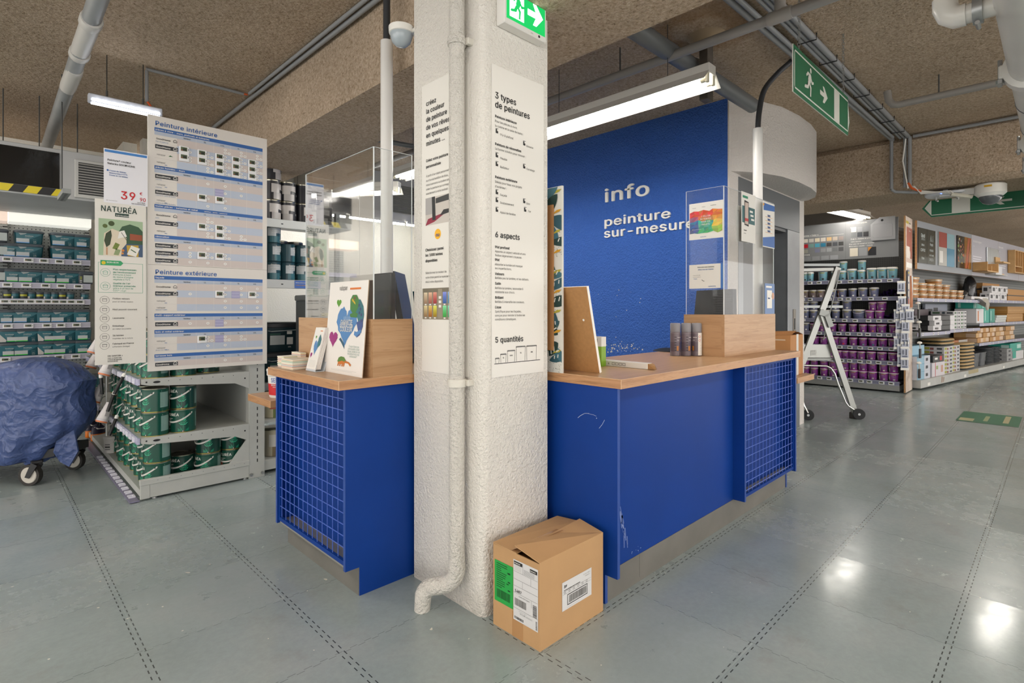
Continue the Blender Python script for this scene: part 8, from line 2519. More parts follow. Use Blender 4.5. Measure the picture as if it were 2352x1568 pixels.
b = MB(); f2 = Frame((-0.0225, 0.42, 0), (0, -1, 0)); b.text(f2, 'X', 0.15, 0.009, 0.02, INK, 1); [b.frame_rect(f2, 0.175 + 0.022 * k, 0.193 + 0.022 * k, 0.008, 0.022, 0.002, SOFT) for k in range(4)]; b.build('print', root, False)
o = thing('spray_can', '', 'spray can')
b = MB(); R = 0.0325
def sf(i, k):
	if i in (0, 6):
		return ZINC
	return (mat('6d6168', 0.35), mat('6d6168', 0.35), mat('574b57', 0.35), mat('6a5f68', 0.35), mat('7a7076', 0.35), mat('7a7076', 0.35))[min(i, 5)]
b.lathe([(R - 0.002, 0), (R, 0.002), (R, 0.03), (R, 0.09), (R, 0.145), (R, 0.150), (R - 0.003, 0.156)], sf, 28); b.build('body', o)
b = MB(); b.lathe([(R - 0.001, 0.155), (R, 0.158), (R, 0.205), (R - 0.004, 0.212), (0.0005, 0.213)], mat('85848a', 0.4), 28); b.build('cap', o)
def wrapc(a0, z0):
	return lambda x, y: Vector((cos(a0 + x / R) * (R + 0.0008), sin(a0 + x / R) * (R + 0.0008), z0 + y))
b = MB()
for k in range(6):
	b.poly([wrapc(radians(200), 0.12 - 0.017 * k)(x, y) for x, y in ((0, 0), (0.012, 0), (0.012, 0.004), (0, 0.004))], INK)
b.text(wrapc(radians(232), 0.118), 'vernis', 0, 0, 0.012, WHITE, 1); b.text(wrapc(radians(232), 0.1), 'bois', 0, 0, 0.01, WHITE)
b.poly([wrapc(radians(225), 0.035)(x, y) for x, y in ((0, 0), (0.012, 0), (0.012, 0.03), (0, 0.03))], mat('b5772f', 0.5)); b.build('printed_label', o, False)
b = MB()
N = 6
P = []
for k in range(N + 1):
	for z in (0.005, 0.15):
		P.append(wrapc(radians(290 + 13 * k), z)(0, 0))
b.add(P, [(2 * k, 2 * k + 2, 2 * k + 3, 2 * k + 1) for k in range(N)], PAPER)
for k in range(2):
	q = wrapc(radians(300), 0.125 - 0.024 * k); c = [(0.006, -0.009), (0.015, 0), (0.006, 0.009), (-0.003, 0)]
	b.poly([Vector(q(x, y)) * 1.0 + Vector((0, -0.0012, 0)) for x, y in c], RED)
	b.poly([Vector(q(0.006 + (x - 0.006) * 0.7, y * 0.7)) + Vector((0, -0.002, 0)) for x, y in c], WHITE)
for k in range(5):
	q = wrapc(radians(318), 0.03 + 0.018 * k); b.poly([Vector(q(x, y)) + Vector((0, -0.001, 0)) for x, y in ((0, 0), (0.018, 0), (0.018, 0.006), (0, 0.006))], LGREY)
b.build('warning_label', o, False)
for j, (px, rz) in enumerate(((1554, 0.0), (1579, 0.15), (1603, -1.15))):
	p = spot(px, 817.5, z=WT)
	place(o, (p.x + 0.02, p.y + 0.02, WT), rz, ('dark purple spray can with grey cap, leftmost of the three', 'dark purple spray can with grey cap, middle of the three', 'spray can turned to its white warning label, rightmost of the three')[j], 'spray cans')
root = thing('computer_mouse', 'black mouse with white and red part lying behind the spray cans', 'computer mouse', spot(1532, 806, z=WT))
b = MB(); b.lathe([(0.10, 0), (0.105, 0.003), (0.06, 0.018), (0.02, 0.024), (0.0005, 0.025)], mat('1c1d20', 0.5), 24, sx=0.8, sy=1.0); b.build('pad_body', root)
b = MB(); b.tube([(0.02, -0.04, 0.018), (0.03, -0.06, 0.03), (0.04, -0.075, 0.02)], 0.009, WHITE, 8); b.build('white_part', root)
root = thing('computer_monitor', 'dark ribbed back of a screen behind the right acrylic screen', 'monitor', (3.62, 1.70, WT))
b = MB(); P = [(0, -0.15, 0.0), (0.02, 0.17, 0.0), (0.05, 0.14, 0.435), (0.03, -0.13, 0.44)]
Q = [(x + 0.06, y, z) for x, y, z in P]
b.add(P + Q, [(3, 2, 1, 0), (4, 5, 6, 7), (0, 1, 5, 4), (1, 2, 6, 5), (2, 3, 7, 6), (3, 0, 4, 7)], mat('232427', 0.4)); b.build('case', root, False)
b = MB()
for k in range(24):
	z = 0.03 + 0.0165 * k
	b.obox((0.0 + 0.068 * z, 0.0, z), (0.003 + 0.068 * z, -0.135, z), 0.006, 0.005, mat('3a3b3f', 0.4))
b.build('cooling_ribs', root, False)

# taped parcel on the low shelf
p = spot(1827, 862, z=0.7525)
root = thing('parcel', 'brown parcel with a strip of white tape on the low shelf past the right counter', 'parcel', (4.70, 1.545, 0.7525))
CB = mat('b07a47', 0.65, vary=(8, 0.05), name='brown_cardboard')
b = MB(); b.box(0, 0.30, 0, 0.34, 0, 0.335, CB, 0.003); b.build('carton', root, False)
b = MB(); P = [(0, 0, 0.335), (0, 0.34, 0.335), (0.15, 0.33, 0.352), (0.15, 0.0, 0.368)]; b.poly(P, CB); P = [(0.30, 0, 0.335), (0.30, 0.34, 0.335), (0.16, 0.33, 0.350), (0.15, -0.01, 0.36)]; b.poly(P, CB); b.build('top_flaps', root, False)
b = MB(); b.box(0.135, 0.185, -0.001, 0.0, 0.0, 0.34, mat('d2cec8', 0.4)); b.build('tape', root, False)
b = MB(); f2 = Frame((-0.0005, 0.34, 0), (0, -1, 0)); b.rect(f2, 0.2, 0.3, 0.29, 0.30, mat('cbb8a0', 0.3)); b.rect(f2, 0.18, 0.32, 0.19, 0.20, mat('cbb8a0', 0.3)); b.build('clear_tape', root, False)

# ---------------------------------------------------------------- things on the left worktop
WL_ = 0.9855
root = thing('poster_board', 'white board with a blue paint heart and chameleon leaning on the left upstand', 'poster', (1.243, 2.63, WL_))
pw, ph = 0.385, 0.452
lean = Vector((0.035, 0, ph)).normalized()
f2 = Frame((0, 0, 0), (0, -1, 0), lean)
b = MB(); b.panel(f2, pw, ph, 0.004, mat('e9e5e0', 0.5), mat('b39a80', 0.6)); b.build('board', root, False)
X = lambda f: f * pw
Y = lambda f: f * ph
g = MB(); BL = mat('4f83ba', 0.3)
def heart(g, cx, cy, w, h, m, d, splash=0, tilt=0.0):
	pts = []
	for k in range(40):
		t = 2 * pi * k / 40
		x = 16 * sin(t) ** 3 / 32; y = (13 * cos(t) - 5 * cos(2 * t) - 2 * cos(3 * t) - cos(4 * t) + 2.5) / 29
		rr = 1 + (splash * (0.5 + 0.5 * sin(k * 2.4)) if k % 2 else 0)
		pts.append((cx + (x * rr + tilt * y) * w, cy + y * rr * h))
	P = [f2.at(x, y, d) for x, y in pts] + [f2.at(cx, cy, d)]
	g.add(P[::1], [((k + 1) % 40, k, 40) for k in range(40)], m)
heart(g, X(0.52), Y(0.50), pw * 0.50, ph * 0.42, BL, 0.0008, 0.14, 0.05)
heart(g, X(0.20), Y(0.36), pw * 0.22, ph * 0.17, mat('9a1f78', 0.35), 0.0008, 0.12, 0.0)
heart(g, X(0.29), Y(0.76), pw * 0.12, ph * 0.085, mat('5a9a2a', 0.35), 0.0008, 0.1, 0.0)
g.shape(f2, [(X(0.36), Y(0.37)), (X(0.42), Y(0.34)), (X(0.52), Y(0.27)), (X(0.50), Y(0.33)), (X(0.40), Y(0.39))], mat('2f5a72', 0.35), 0.0014)
g.build('paint_hearts', root, False)
g = MB()     # lizard climbing the heart, and a small orange one below
G1, G2, G3 = mat('3f7a3a', 0.4), mat('2f6f78', 0.4), mat('3b4f86', 0.4)
def blob(pts, m, d=0.0018):
	P = [f2.at(X(x), Y(y), d) for x, y in pts]; c = (sum(x for x, y in pts) / len(pts), sum(y for x, y in pts) / len(pts)); n = len(P)
	g.add(P + [f2.at(X(c[0]), Y(c[1]), d)], [(k, (k + 1) % n, n) for k in range(n)], m)
blob([(0.60, 0.70), (0.66, 0.66), (0.74, 0.66), (0.80, 0.72), (0.80, 0.80), (0.74, 0.85), (0.64, 0.85), (0.59, 0.80)], G1)
blob([(0.72, 0.68), (0.80, 0.60), (0.86, 0.50), (0.93, 0.54), (0.95, 0.64), (0.92, 0.73), (0.84, 0.80), (0.77, 0.80)], G2, 0.0016)
blob([(0.78, 0.56), (0.84, 0.46), (0.80, 0.40), (0.88, 0.43), (0.94, 0.52), (0.93, 0.60), (0.86, 0.58)], G3, 0.0017)
blob([(0.60, 0.645), (0.62, 0.615), (0.78, 0.61), (0.80, 0.65), (0.72, 0.67)], G1, 0.002)
blob([(0.74, 0.43), (0.80, 0.41), (0.92, 0.46), (0.90, 0.49), (0.80, 0.46), (0.75, 0.47)], BL, 0.0022)
blob([(0.63, 0.79), (0.73, 0.745), (0.72, 0.77), (0.64, 0.815)], mat('c9a82a', 0.4), 0.0022)
g.disc(f2, X(0.70), Y(0.815), 0.008, mat('8a5a3a', 0.4), 0.0024, 10); g.disc(f2, X(0.70), Y(0.815), 0.003, INK, 0.0028, 8)
for x, y in ((0.86, 0.70), (0.89, 0.64), (0.90, 0.58), (0.84, 0.66), (0.82, 0.74)):
	g.disc(f2, X(x), Y(y), 0.008, mat('3a3f6e', 0.4), 0.0022, 7)
g.build('lizard_print', root, False)
g = MB()
OG, GR2 = mat('c9701f', 0.4), mat('4f7a2a', 0.4)
blob([(0.36, 0.135), (0.40, 0.115), (0.55, 0.12), (0.58, 0.15), (0.53, 0.185), (0.45, 0.19), (0.39, 0.175)], GR2)
blob([(0.37, 0.125), (0.41, 0.105), (0.54, 0.11), (0.57, 0.135), (0.48, 0.145)], OG, 0.002)
blob([(0.55, 0.15), (0.66, 0.14), (0.72, 0.115), (0.70, 0.095), (0.67, 0.11), (0.64, 0.125), (0.56, 0.125)], OG, 0.002)
for x in (0.38, 0.43, 0.49, 0.53):
	blob([(x, 0.12), (x + 0.025, 0.12), (x + 0.01, 0.085), (x - 0.015, 0.085)], OG, 0.0021)
g.build('lizard_print', root, False)
g = MB()
g.text(f2, 'valspar', X(0.28), Y(0.905), 0.045, SOFT, 0, 'l', 0.75); g.rect(f2, X(0.56), X(0.83), Y(0.908), Y(0.928), mat('d9742a', 0.4)); g.text(f2, 'valspar', X(0.44), Y(0.585), 0.04, mat('a9c4de', 0.4), 0, 'l', 0.75)
g.text(f2, 'GARANTIE', X(0.53), Y(0.535), 0.043, WHITE, 1, 'c', 0.72); g.text(f2, 'SATISFACTION', X(0.53), Y(0.502), 0.031, WHITE, 1, 'c', 0.74); g.text(f2, 'COULEUR', X(0.53), Y(0.458), 0.044, WHITE, 1, 'c', 0.78)
for k, s in enumerate(("Si vous n'aimez pas", 'votre nouvelle couleur', 'Valspar, achetez en une', 'deuxième et nous vous', 'remboursons*')):
	g.text(f2, s, X(0.76), Y(0.295 - 0.026 * k), 0.021, mat('8fa9a0', 0.5), 0, 'c', 0.72)
for k in range(2):
	g.rect(f2, X(0.2), X(0.86 - 0.1 * k), Y(0.045 - 0.012 * k), Y(0.048 - 0.012 * k), LGREY)
lo = g.build('lettering', root, False)
lo.location = f2.n * 0.0006
root = thing('leaflet_holder', 'clear holder full of white paint leaflets left of the chameleon board', 'leaflet holder', (1.19, 2.72, WL_))
lw, lh = 0.105, 0.215
lean2 = Vector((0.055, 0, lh)).normalized(); f3 = Frame((0.0, 0, 0.012), (0, -1, 0), lean2)
AC2 = mat('c9d0d6', 0.08, 0, 0.6)
b = MB(); b.panel(Frame((0.045, 0.002, 0.002), (0, -1, 0), lean2), lw + 0.006, 0.19, 0.002, AC2); b.box(0, 0.05, -lw - 0.002, 0.002, 0, 0.003, AC2); b.panel(Frame((-0.002, 0.002, 0.002), (0, -1, 0), lean2), lw + 0.004, 0.035, 0.002, AC2); b.build('holder', root, False)
for k in range(6):
	b = MB(); f4 = Frame(f3.o + Vector((0.005 * k, 0.001 * (k % 2), 0)), (0, -1, 0), lean2); b.panel(f4, lw, lh, 0.0035, mat('e8e5df', 0.5)); lf = b.build('leaflet', root, False)
	if k == 0:
		g = MB(); f2b = f4; hx_, hy_ = lw * 0.5, lh * 0.55
		f2s = f2; f2 = f4
		heart(g, lw * 0.5, lh * 0.50, lw * 0.46, lh * 0.36, BL, 0.0008, 0.12, 0.04); heart(g, lw * 0.2, lh * 0.32, lw * 0.2, lh * 0.13, mat('9a1f78', 0.35), 0.0008, 0.1); heart(g, lw * 0.3, lh * 0.76, lw * 0.13, lh * 0.08, mat('5a9a2a', 0.35), 0.0008, 0.1)
		g.shape(f4, [(lw * 0.66, lh * 0.5), (lw * 0.9, lh * 0.58), (lw * 0.92, lh * 0.72), (lw * 0.7, lh * 0.84), (lw * 0.6, lh * 0.74)], G2, 0.0016); g.rect(f4, lw * 0.6, lw * 0.85, lh * 0.91, lh * 0.93, mat('d9742a', 0.4))
		for kk in range(6):
			g.rect(f4, lw * 0.15, lw * 0.85, lh * (0.06 + 0.028 * kk), lh * (0.065 + 0.028 * kk), LGREY)
		g.build('leaflet_print', lf, False)
		f2 = f2s
CC = ['e6e2d8', 'dfe6e2', 'e9d9c9', 'c9dbe0', 'e3dfa9', 'b9cdb4', 'd9b98a', 'e9c4b0', 'e2a98c', 'ece9e2', 'd0d9c4', 'efe9d9', 'c9bfb4', 'e6e6ea']
def card_pile(label, x, y, w, d, n, rz, seed):
	root = thing('card_pile', label, 'card stack', (x, y, WL_), rz)
	random.seed(seed); z = 0
	for k in range(n):
		t = random.uniform(0.0022, 0.0042); dx, dy = random.uniform(-0.002, 0.002), random.uniform(-0.003, 0.003)
		b = MB(); b.box(dx, w + dx, dy, d + dy, z, z + t * 0.93, mat(CC[(k * 5 + seed) % len(CC)], 0.55)); b.build('colour_card', root, False); z += t
card_pile('pile of pastel colour cards at the front left corner of the left worktop', 1.145, 2.78, 0.13, 0.13, 17, 0.05, 1)
card_pile('second pile of pastel colour cards behind the front one', 1.24, 2.90, 0.03, 0.12, 24, 0.0, 6)
card_pile('third low pile of pastel colour cards beside the leaflet holder', 1.16, 2.93, 0.11, 0.07, 19, 0.1, 3)

# filler bucket on the low shelf
root = thing('filler_bucket', 'white and red SEMIN filler bucket with white lid on the low beech shelf', 'bucket', (1.345, 3.40, 0.7575))
R0, R1, Hb = 0.082, 0.092, 0.168
b = MB(); n = 32
b.lathe([(R0 - 0.003, 0), (R0, 0.004), (R0 + 0.003, 0.018), (R0 + 0.0065, 0.088), (R1, Hb - 0.02)], lambda i, k: mat('c92127', 0.35) if i == 2 else mat('e6e3de', 0.35), n); b.build('body', root)
b = MB(); b.lathe([(R1 + 0.001, Hb - 0.035), (R1 + 0.005, Hb - 0.03), (R1 + 0.005, Hb - 0.008), (R1 + 0.008, Hb - 0.004), (R1 + 0.007, Hb + 0.006), (R1 - 0.004, Hb + 0.01), (R1 - 0.008, Hb + 0.004), (0.0005, Hb + 0.004)], mat('e9e7e2', 0.3), n); b.build('lid', root)
def wrb(a0, z0, e=0.0015):
	def f(x, y):
		z = z0 + y; r = R0 + (R1 - R0) * z / Hb + e; a = a0 + x / r
		return Vector((r * cos(a), r * sin(a), z))
	return f
b = MB(); b.text(wrb(radians(196), 0.098), 'SEMIN', 0, 0, 0.036 / 0.727, mat('1f4f9c', 0.4), 1, 'l', 0.72); b.text(wrb(radians(196), 0.076), 'REBOUCHAGE & LISSAGE', 0, 0, 0.0125 / 0.727, WHITE, 1, 'l', 0.62); b.text(wrb(radians(204), 0.066), 'INTÉRIEUR - EXTÉRIEUR', 0, 0, 0.006 / 0.727, WHITE, 1, 'l', 0.7); b.build('lettering', root, False)
b = MB(); P = []
for k in range(7):
	for z in (0.022, 0.056):
		P.append(wrb(radians(200 + 8.5 * k), z, 0.0012)(0, 0))
b.add(P, [(2 * k, 2 * k + 2, 2 * k + 3, 2 * k + 1) for k in range(6)], mat('6b6765', 0.5)); b.build('picture_print', root, False)

# ---------------------------------------------------------------- back area behind the left screen
RX0, RX1, RY = 1.66, 2.68, 5.30
root = thing('storage_rack', 'grey steel storage rack of black and teal cans behind the left screen', 'rack', (RX0, RY, 0)); T = off(RX0, RY)
for x, y in ((RX0, RY), (RX1 - 0.045, RY), (RX0, RY + 0.5), (RX1 - 0.045, RY + 0.5)):
	b = MB(T); b.box(x, x + 0.045, y, y + 0.045, 0, 2.30, mat('a3a8a8', 0.4, 0.4), 0.002)
	for k in range(30):
		b.box(x + 0.016, x + 0.028, y - 0.0005, y, 0.2 + 0.07 * k, 0.225 + 0.07 * k, mat('5d6363', 0.5))
	b.build('post', root, False)
for z in (0.60, 1.588, 2.172):
	b = MB(T); b.box(RX0 + 0.02, RX1 - 0.03, RY + 0.006, RY + 0.52, z - 0.03, z, mat('a9abab', 0.4, 0.2)); sh = b.build('shelf', root, False)
	b = MB(T); b.box(RX0 + 0.046, RX1 - 0.046, RY - 0.004, RY + 0.02, z - 0.085, z - 0.001, mat('b3b6b5', 0.4, 0.3), 0.003)
	for x in (RX0 + 0.42, RX1 - 0.1):
		b.disc(Frame((x, RY - 0.0045, z - 0.045), (1, 0, 0)), 0, 0, 0.012, BLACK, 0.0005, 10, 0.006)
	b.build('beam', sh, False)
	if 1.5 < z < 1.7:
		b = MB(T); f2 = Frame((2.20, RY - 0.005, z - 0.08), (1, 0, 0)); b.rect(f2, 0, 0.27, 0.0, 0.075, mat('2f62b5', 0.4)); b.text(f2, 'Peinture réalisée avec notre machine', 0.01, 0.05, 0.02, WHITE, 1, 'l', 0.7); b.text(f2, 'à teinter en quelques minutes', 0.01, 0.025, 0.02, mat('d9a53a', 0.4), 1, 'l', 0.7); b.build('blue_label', sh, False)
bk = plain_can('paint_can', 0.079, 0.192, ('26272c', 'c9c4c0', 'b9b5b2'), 1, '', text=[('PRO', 285, 0.5, 0.02), ('0L', 320, 0.3, 0.025)])
tk = plain_can('paint_can', 0.075, 0.178, ('1f4650', 'c0c6c8', '3a6a74'), 1, '', text=[('GoodHome', 232, 0.78, 0.017), ('sols, boiseries', 228, 0.62, 0.013), ('et métal', 240, 0.52, 0.013), ('2,5L', 300, 0.12, 0.016)], lidm=mat('1b3c45', 0.35))
for c, (px, n_) in enumerate(((626, 3), (661, 2), (697, 2), (745, 2))):
	x = spot(px, 500, y=5.42).x
	for l in range(n_):
		place(bk, (x, 5.42, 2.173 + 0.193 * l), radians((20, -15, 40, -30)[c] + 12 * l), 'black paint can, %s from the bottom of the %s stack on the rack top' % (ORD[l], ORD[c]), 'black cans on the rack')
for c, (px, n_) in enumerate(((626, 3), (659, 2), (694, 2), (726, 1))):
	x = spot(px, 640, y=5.42).x
	for l in range(n_):
		place(tk, (x, 5.42, 1.589 + 0.179 * l), radians((5, 30, -10, 45)[c] + (35 if l % 2 else 0)), 'teal round paint can, %s from the bottom of the %s stack on the rack' % (ORD[l], ORD[c]), 'teal cans on the rack')
	if c in (1, 2):
		place(bk, (x, 5.60, 1.589 + 0.02), 0.5, 'dark can half hidden behind the %s teal stack on the rack, lower one' % ORD[c], 'dark cans at the back of the rack')
		place(bk, (x, 5.60, 1.589 + 0.213), 0.7, 'dark can half hidden behind the %s teal stack on the rack, upper one' % ORD[c], 'dark cans at the back of the rack')
tt = thing('paint_tub', '', 'paint tub')
b = MB(); b.lathe([(0.185, 0), (0.19, 0.006), (0.205, 0.24)], mat('13333a', 0.35), 28, sy=0.9, pw=4); b.build('body', tt)
b = MB(); b.lathe([(0.21, 0.235), (0.218, 0.24), (0.218, 0.272), (0.20, 0.285), (0.001, 0.285)], mat('24272b', 0.4), 28, sy=0.9, pw=4); b.build('lid', tt)
b = MB(); f2 = Frame((-0.16, -0.187, 0.04), (1, 0, 0), (0, -0.05, 1)); b.rect(f2, 0.03, 0.17, 0.03, 0.12, mat('c4c8c6', 0.4)); b.rect(f2, 0.19, 0.25, 0.03, 0.10, WHITE); b.rect(f2, 0.03, 0.13, 0.125, 0.14, mat('2f5f50', 0.4)); b.rect(f2, 0.19, 0.24, 0.13, 0.16, WHITE); b.text(f2, '10L', 0.2, 0.0, 0.025, WHITE, 1); b.build('printed_label', tt, False)
b = MB(); b.tube([(-0.21, -0.05, 0.225), (-0.12, -0.2, 0.20), (0.12, -0.205, 0.21), (0.21, -0.05, 0.23)], 0.004, mat('b9bcbc', 0.4), 6); b.build('handle', tt)
for l in range(2):
	place(tt, (2.10, 5.50, 0.601 + 0.286 * l), 0, 'big dark teal paint tub on the lower rack shelf, %s one' % ('lower', 'upper')[l], 'big teal tubs on the rack')
root = thing('tinting_machine', 'grey paint tinting machine cabinet behind the left acrylic screen', 'machine', (2.18, 4.86, 0))
b = MB(); b.box(0, 0.34, 0, 0.36, 0, 1.38, mat('7d8082', 0.45), 0.006); b.box(-0.01, 0.35, -0.012, 0.37, 1.38, 1.435, mat('a3a6a6', 0.45), 0.01); b.build('cabinet', root, False)
b = MB(); f2 = Frame((0, -0.001, 0), (1, 0, 0))
for k, s in enumerate(('COROB', 'Teinture à peinture', 'Couleur')):
	b.text(f2, s, 0.04, 1.24 - 0.09 * k, 0.03, INK, 0, 'l', 0.8)
b.rect(f2, 0.09, 0.16, 1.235, 1.265, mat('c9b84a', 0.5), 0.0006); b.build('lettering', root, False)
b = MB()
for k in range(4):
	b.ring(f2, 0.29, 1.29 - 0.08 * k, 0.03, 0.006, DGREY, 0.001, 16)
b.build('dial_prints', root, False)
root = thing('computer_monitor', 'black flat screen seen from behind over the top of the chameleon board', 'monitor', (1.52, 2.53, WL_))
b = MB(); b.box(-0.012, 0.02, -0.10, 0.34, 0.18, 0.505, mat('26272a', 0.4), 0.005); b.build('screen', root, False)
b = MB(); b.box(0.01, 0.03, 0.10, 0.16, 0.0, 0.3, BLACK); b.box(-0.06, 0.08, 0.02, 0.24, 0, 0.012, BLACK, 0.003); b.build('stand', root, False)
root = thing('touch_screen', 'tilted dark till screen edge between the white pole and the pillar', 'till screen', (1.715, 2.60, WL_))
b = MB(); p0 = [Vector((-0.02, 0.0, 0.03)), Vector((-0.075, 0.055, 0.53)), Vector((-0.055, 0.035, 0.53)), Vector((0.01, -0.03, 0.03))]
Q = [p_ + AHEAD * 0.3 for p_ in p0]
b.add(p0 + Q, [(0, 1, 2, 3), (7, 6, 5, 4), (0, 4, 5, 1), (1, 5, 6, 2), (2, 6, 7, 3), (3, 7, 4, 0)], mat('2f3032', 0.35)); b.build('screen', root, False)
b = MB(); b.box(-0.02, 0.12, 0.06, 0.22, 0, 0.05, BLACK, 0.004); b.build('base', root, False)
root = thing('card_terminal', 'small till display with teal screen behind the tilted till screen', 'display', (1.86, 2.72, WL_))
b = MB(); P = [(-0.02, -0.05, 0.20), (0.02, -0.09, 0.20), (-0.005, -0.075, 0.42), (-0.045, -0.035, 0.42)]
Q = [p_ + Vector((0.02, 0.02, 0.0)) for p_ in map(Vector, P)]
b.add(list(map(Vector, P)) + Q, [(0, 1, 2, 3), (7, 6, 5, 4), (0, 4, 5, 1), (1, 5, 6, 2), (2, 6, 7, 3), (3, 7, 4, 0)], [mat('2f5560', 0.2)] + [BLACK] * 5); b.build('screen', root, False)
b = MB(); b.cyl((0.0, -0.05, 0), (0.0, -0.05, 0.22), 0.015, WHITE, 10); b.build('stem', root)
root = thing('tape_dispenser', 'mint green tape dispenser on the worktop near the pillar', 'tape dispenser', (1.90, 2.70, WL_))
b = MB(); b.lathe([(0.02, 0), (0.035, 0.02), (0.035, 0.06), (0.02, 0.10), (0.001, 0.105)], mat('8fd0bb', 0.4), 16); b.build('body', root)

# ---------------------------------------------------------------- cardboard box in front of the right counter
KRAFT = mat('bd9568', 0.7, vary=(7, 0.04), name='kraft_cardboard')
BX0, BY0 = 1.511, 1.386
bw, bd, bh = 0.402, 0.262, 0.334
root = thing('cardboard_box', 'taped cardboard box with green and white labels on the floor by the pillar', 'box', (BX0, BY0, 0))
b = MB()
for a in ((0, bw, 0, 0.004), (0, bw, bd - 0.004, bd)):
	b.box(a[0], a[1], a[2], a[3], 0, bh, KRAFT)
for a in ((0, 0.004), (bw - 0.004, bw)):
	b.box(a[0], a[1], 0.004, bd - 0.004, 0, bh - 0.002, KRAFT)
b.box(0.004, bw - 0.004, 0.004, bd - 0.004, 0.0, 0.004, KRAFT); b.box(0.004, bw - 0.004, 0.004, bd - 0.004, bh - 0.02, bh - 0.016, mat('7a5a3a', 0.8)); b.build('carton', root, False)
def flap(pts, t=0.004):
	g = MB(); P = [Vector(p) for p in pts]; Q = [p + Vector((0, 0, t)) for p in P]; n = len(P)
	g.add(P + Q, [tuple(range(n))[::-1], tuple(range(n, 2 * n))] + [(k, (k + 1) % n, n + (k + 1) % n, n + k) for k in range(n)], KRAFT); return g.build('flap', root, False)
flap([(-0.001, bd, bh), (-0.001, 0.125, bh - 0.002), (0.25, 0.128, bh + 0.004), (bw, 0.140, bh + 0.012), (bw + 0.002, bd, bh)][::-1])
flap([(0.0, 0.0, bh), (bw, 0.0, bh), (bw, 0.128, bh + 0.024), (0.22, 0.128, bh + 0.014), (-0.014, 0.122, bh + 0.034)])
b = MB()
TP = mat('b5895c', 0.2, 0, 0.6, name='clear_brown_tape')
b.poly([(0.0, 0.155, bh + 0.0045), (0.0, 0.105, bh + 0.030), (0.27, 0.112, bh + 0.0195), (0.27, 0.158, bh + 0.0105)], TP)
b.box(-0.0006, 0, 0.09, 0.15, 0.0, 0.10, TP); b.build('tape', root, False)
fL = Frame((-0.0006, bd, 0), (0, -1, 0)); fR = Frame((0, -0.0006, 0), (1, 0, 0))
b = MB(); x0, x1, z0, z1 = 0.010, 0.118, 0.105, 0.272
b.rect(fL, x0, x1, z0, z1, mat('23a045', 0.5)); IG = mat('0c3a19', 0.5)
random.seed(2)
for k in range(12):
	z = z1 - 0.012 - 0.0085 * k
	b.rect(fL, x0 + 0.012, x0 + 0.012 + random.uniform(0.025, 0.065), z, z + 0.0028, IG, 0.0012)
	if k % 4 == 3:
		b.rect(fL, x0 + 0.078, x0 + 0.092, z, z + 0.005, IG, 0.0012)
b.text(fL, '1487', x0 + 0.075, z1 - 0.035, 0.008, IG, 1); b.text(fL, '1487', x0 + 0.07, z1 - 0.08, 0.008, IG, 1)
x = x0 + 0.014
while x < x1 - 0.016:
	w = random.choice((0.001, 0.0015, 0.0025)); b.rect(fL, x, x + w, z0 + 0.018, z0 + 0.052, IG, 0.0012); x += w + random.choice((0.001, 0.002))
b.build('green_label', root, False)
b = MB(); x0, x1, z0, z1 = 0.120, 0.253, 0.070, 0.308; W_ = x1 - x0
b.rect(fL, x0, x1, z0, z1, mat('d9d8d8', 0.45))
D = 0.0012
b.rect(fL, x0 + 0.003, x0 + 0.05, z1 - 0.018, z1 - 0.005, INK, D); b.rect(fL, x1 - 0.042, x1 - 0.004, z1 - 0.022, z1 - 0.009, INK, D); b.text(fL, 'EXPEDITEUR', x0 + 0.005, z1 - 0.014, 0.008, WHITE, 1, 'l', 0.9); b.text(fL, 'PRIORITÉ', x1 - 0.040, z1 - 0.018, 0.008, WHITE, 1)
for z in (0.262, 0.232, 0.205, 0.178, 0.118):
	b.rect(fL, x0 + 0.002, x1 - 0.002, z, z + 0.0008, INK, D)
for x, za, zb in ((x0 + 0.052, 0.262, 0.302), (x0 + 0.095, 0.232, 0.262), (x0 + 0.05, 0.205, 0.232), (x1 - 0.034, 0.15, 0.178)):
	b.rect(fL, x, x + 0.0008, za, zb, INK, D)
for k in range(5):
	b.rect(fL, x0 + 0.006, x0 + 0.044, 0.268 + 0.0045 * k, 0.2695 + 0.0045 * k, LGREY, D); b.rect(fL, x0 + 0.057, x0 + 0.115, 0.266 + 0.004 * k, 0.2675 + 0.004 * k, MGREY, D)
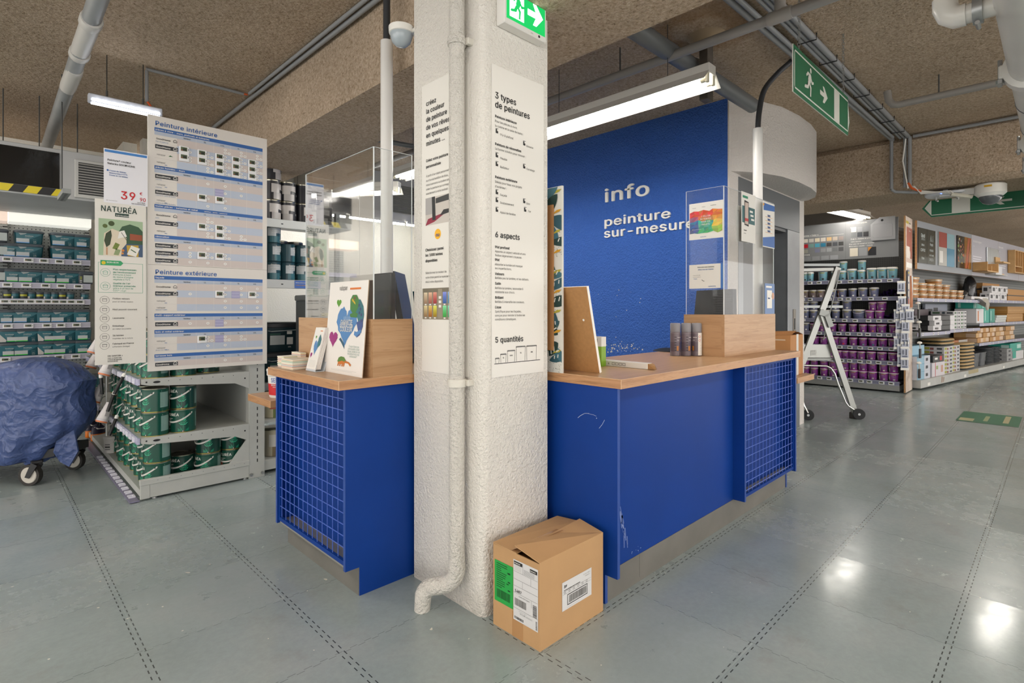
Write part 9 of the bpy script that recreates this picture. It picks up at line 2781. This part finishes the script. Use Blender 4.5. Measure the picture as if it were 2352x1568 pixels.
b.text(fL, '1487', x0 + 0.008, 0.183, 0.020, INK, 1); b.text(fL, 'Numéro SSCC support', x0 + 0.03, 0.168, 0.008, INK); b.text(fL, 'SITE DE VESOUT', x0 + 0.035, 0.101, 0.012, MGREY, 0); b.text(fL, 'Informations adresse', x0 + 0.03, 0.111, 0.006, MGREY)
def bars(x, xe, za, zb, m=INK, vertical=True):
	while x < xe:
		w = random.choice((0.0009, 0.0014, 0.002))
		b.rect(fL, x, x + w, za, zb, m, D) if vertical else b.rect(fL, za, zb, x, x + w, m, D)
		x += w + random.choice((0.0009, 0.0016))
bars(x0 + 0.008, x0 + 0.07, 0.130, 0.158, SOFT); bars(0.12, 0.165, x1 - 0.027, x1 - 0.006, INK, False); bars(x0 + 0.006, x0 + 0.056, 0.076, 0.086); bars(0.076, 0.108, x1 - 0.012, x1 - 0.004, INK, False)
b.build('white_label', root, False)
b = MB(); x0, x1, z0, z1 = 0.128, 0.318, 0.102, 0.216
b.rect(fR, x0, x1, z0, z1, mat('dcdbdb', 0.45))
b.text(fR, '3M', x0 + 0.010, z1 - 0.024, 0.020, INK, 1, 'l', 0.85); b.text(fR, 'SCOTCH MASKING UTILITY ADHESIVE', x0 + 0.010, z1 - 0.036, 0.0072, SOFT, 1); b.text(fR, 'QX-0021-3890-5', x1 - 0.055, z1 - 0.014, 0.0072, SOFT); b.text(fR, '7100093107', x1 - 0.045, z1 - 0.023, 0.0072, SOFT)
for z in (0.176, 0.166):
	b.rect(fR, x0 + 0.004, x1 - 0.004, z, z + 0.0006, INK, D)
for k in range(6):
	b.frame_rect(fR, x0 + 0.012 + 0.028 * k, x0 + 0.022 + 0.028 * k, 0.168, 0.175, 0.0012, SOFT, D)
b.frame_rect(fR, x0 + 0.032, x0 + 0.162, 0.117, 0.160, 0.0032, INK, D)
x = x0 + 0.042
random.seed(8)
while x < x0 + 0.152:
	w = random.choice((0.0012, 0.002, 0.003)); b.rect(fR, x, x + w, 0.124, 0.153, SOFT, D); x += w + random.choice((0.0012, 0.002))
b.rect(fR, x0 + 0.03, x0 + 0.11, 0.108, 0.1095, LGREY, D); b.build('maker_label', root, False)
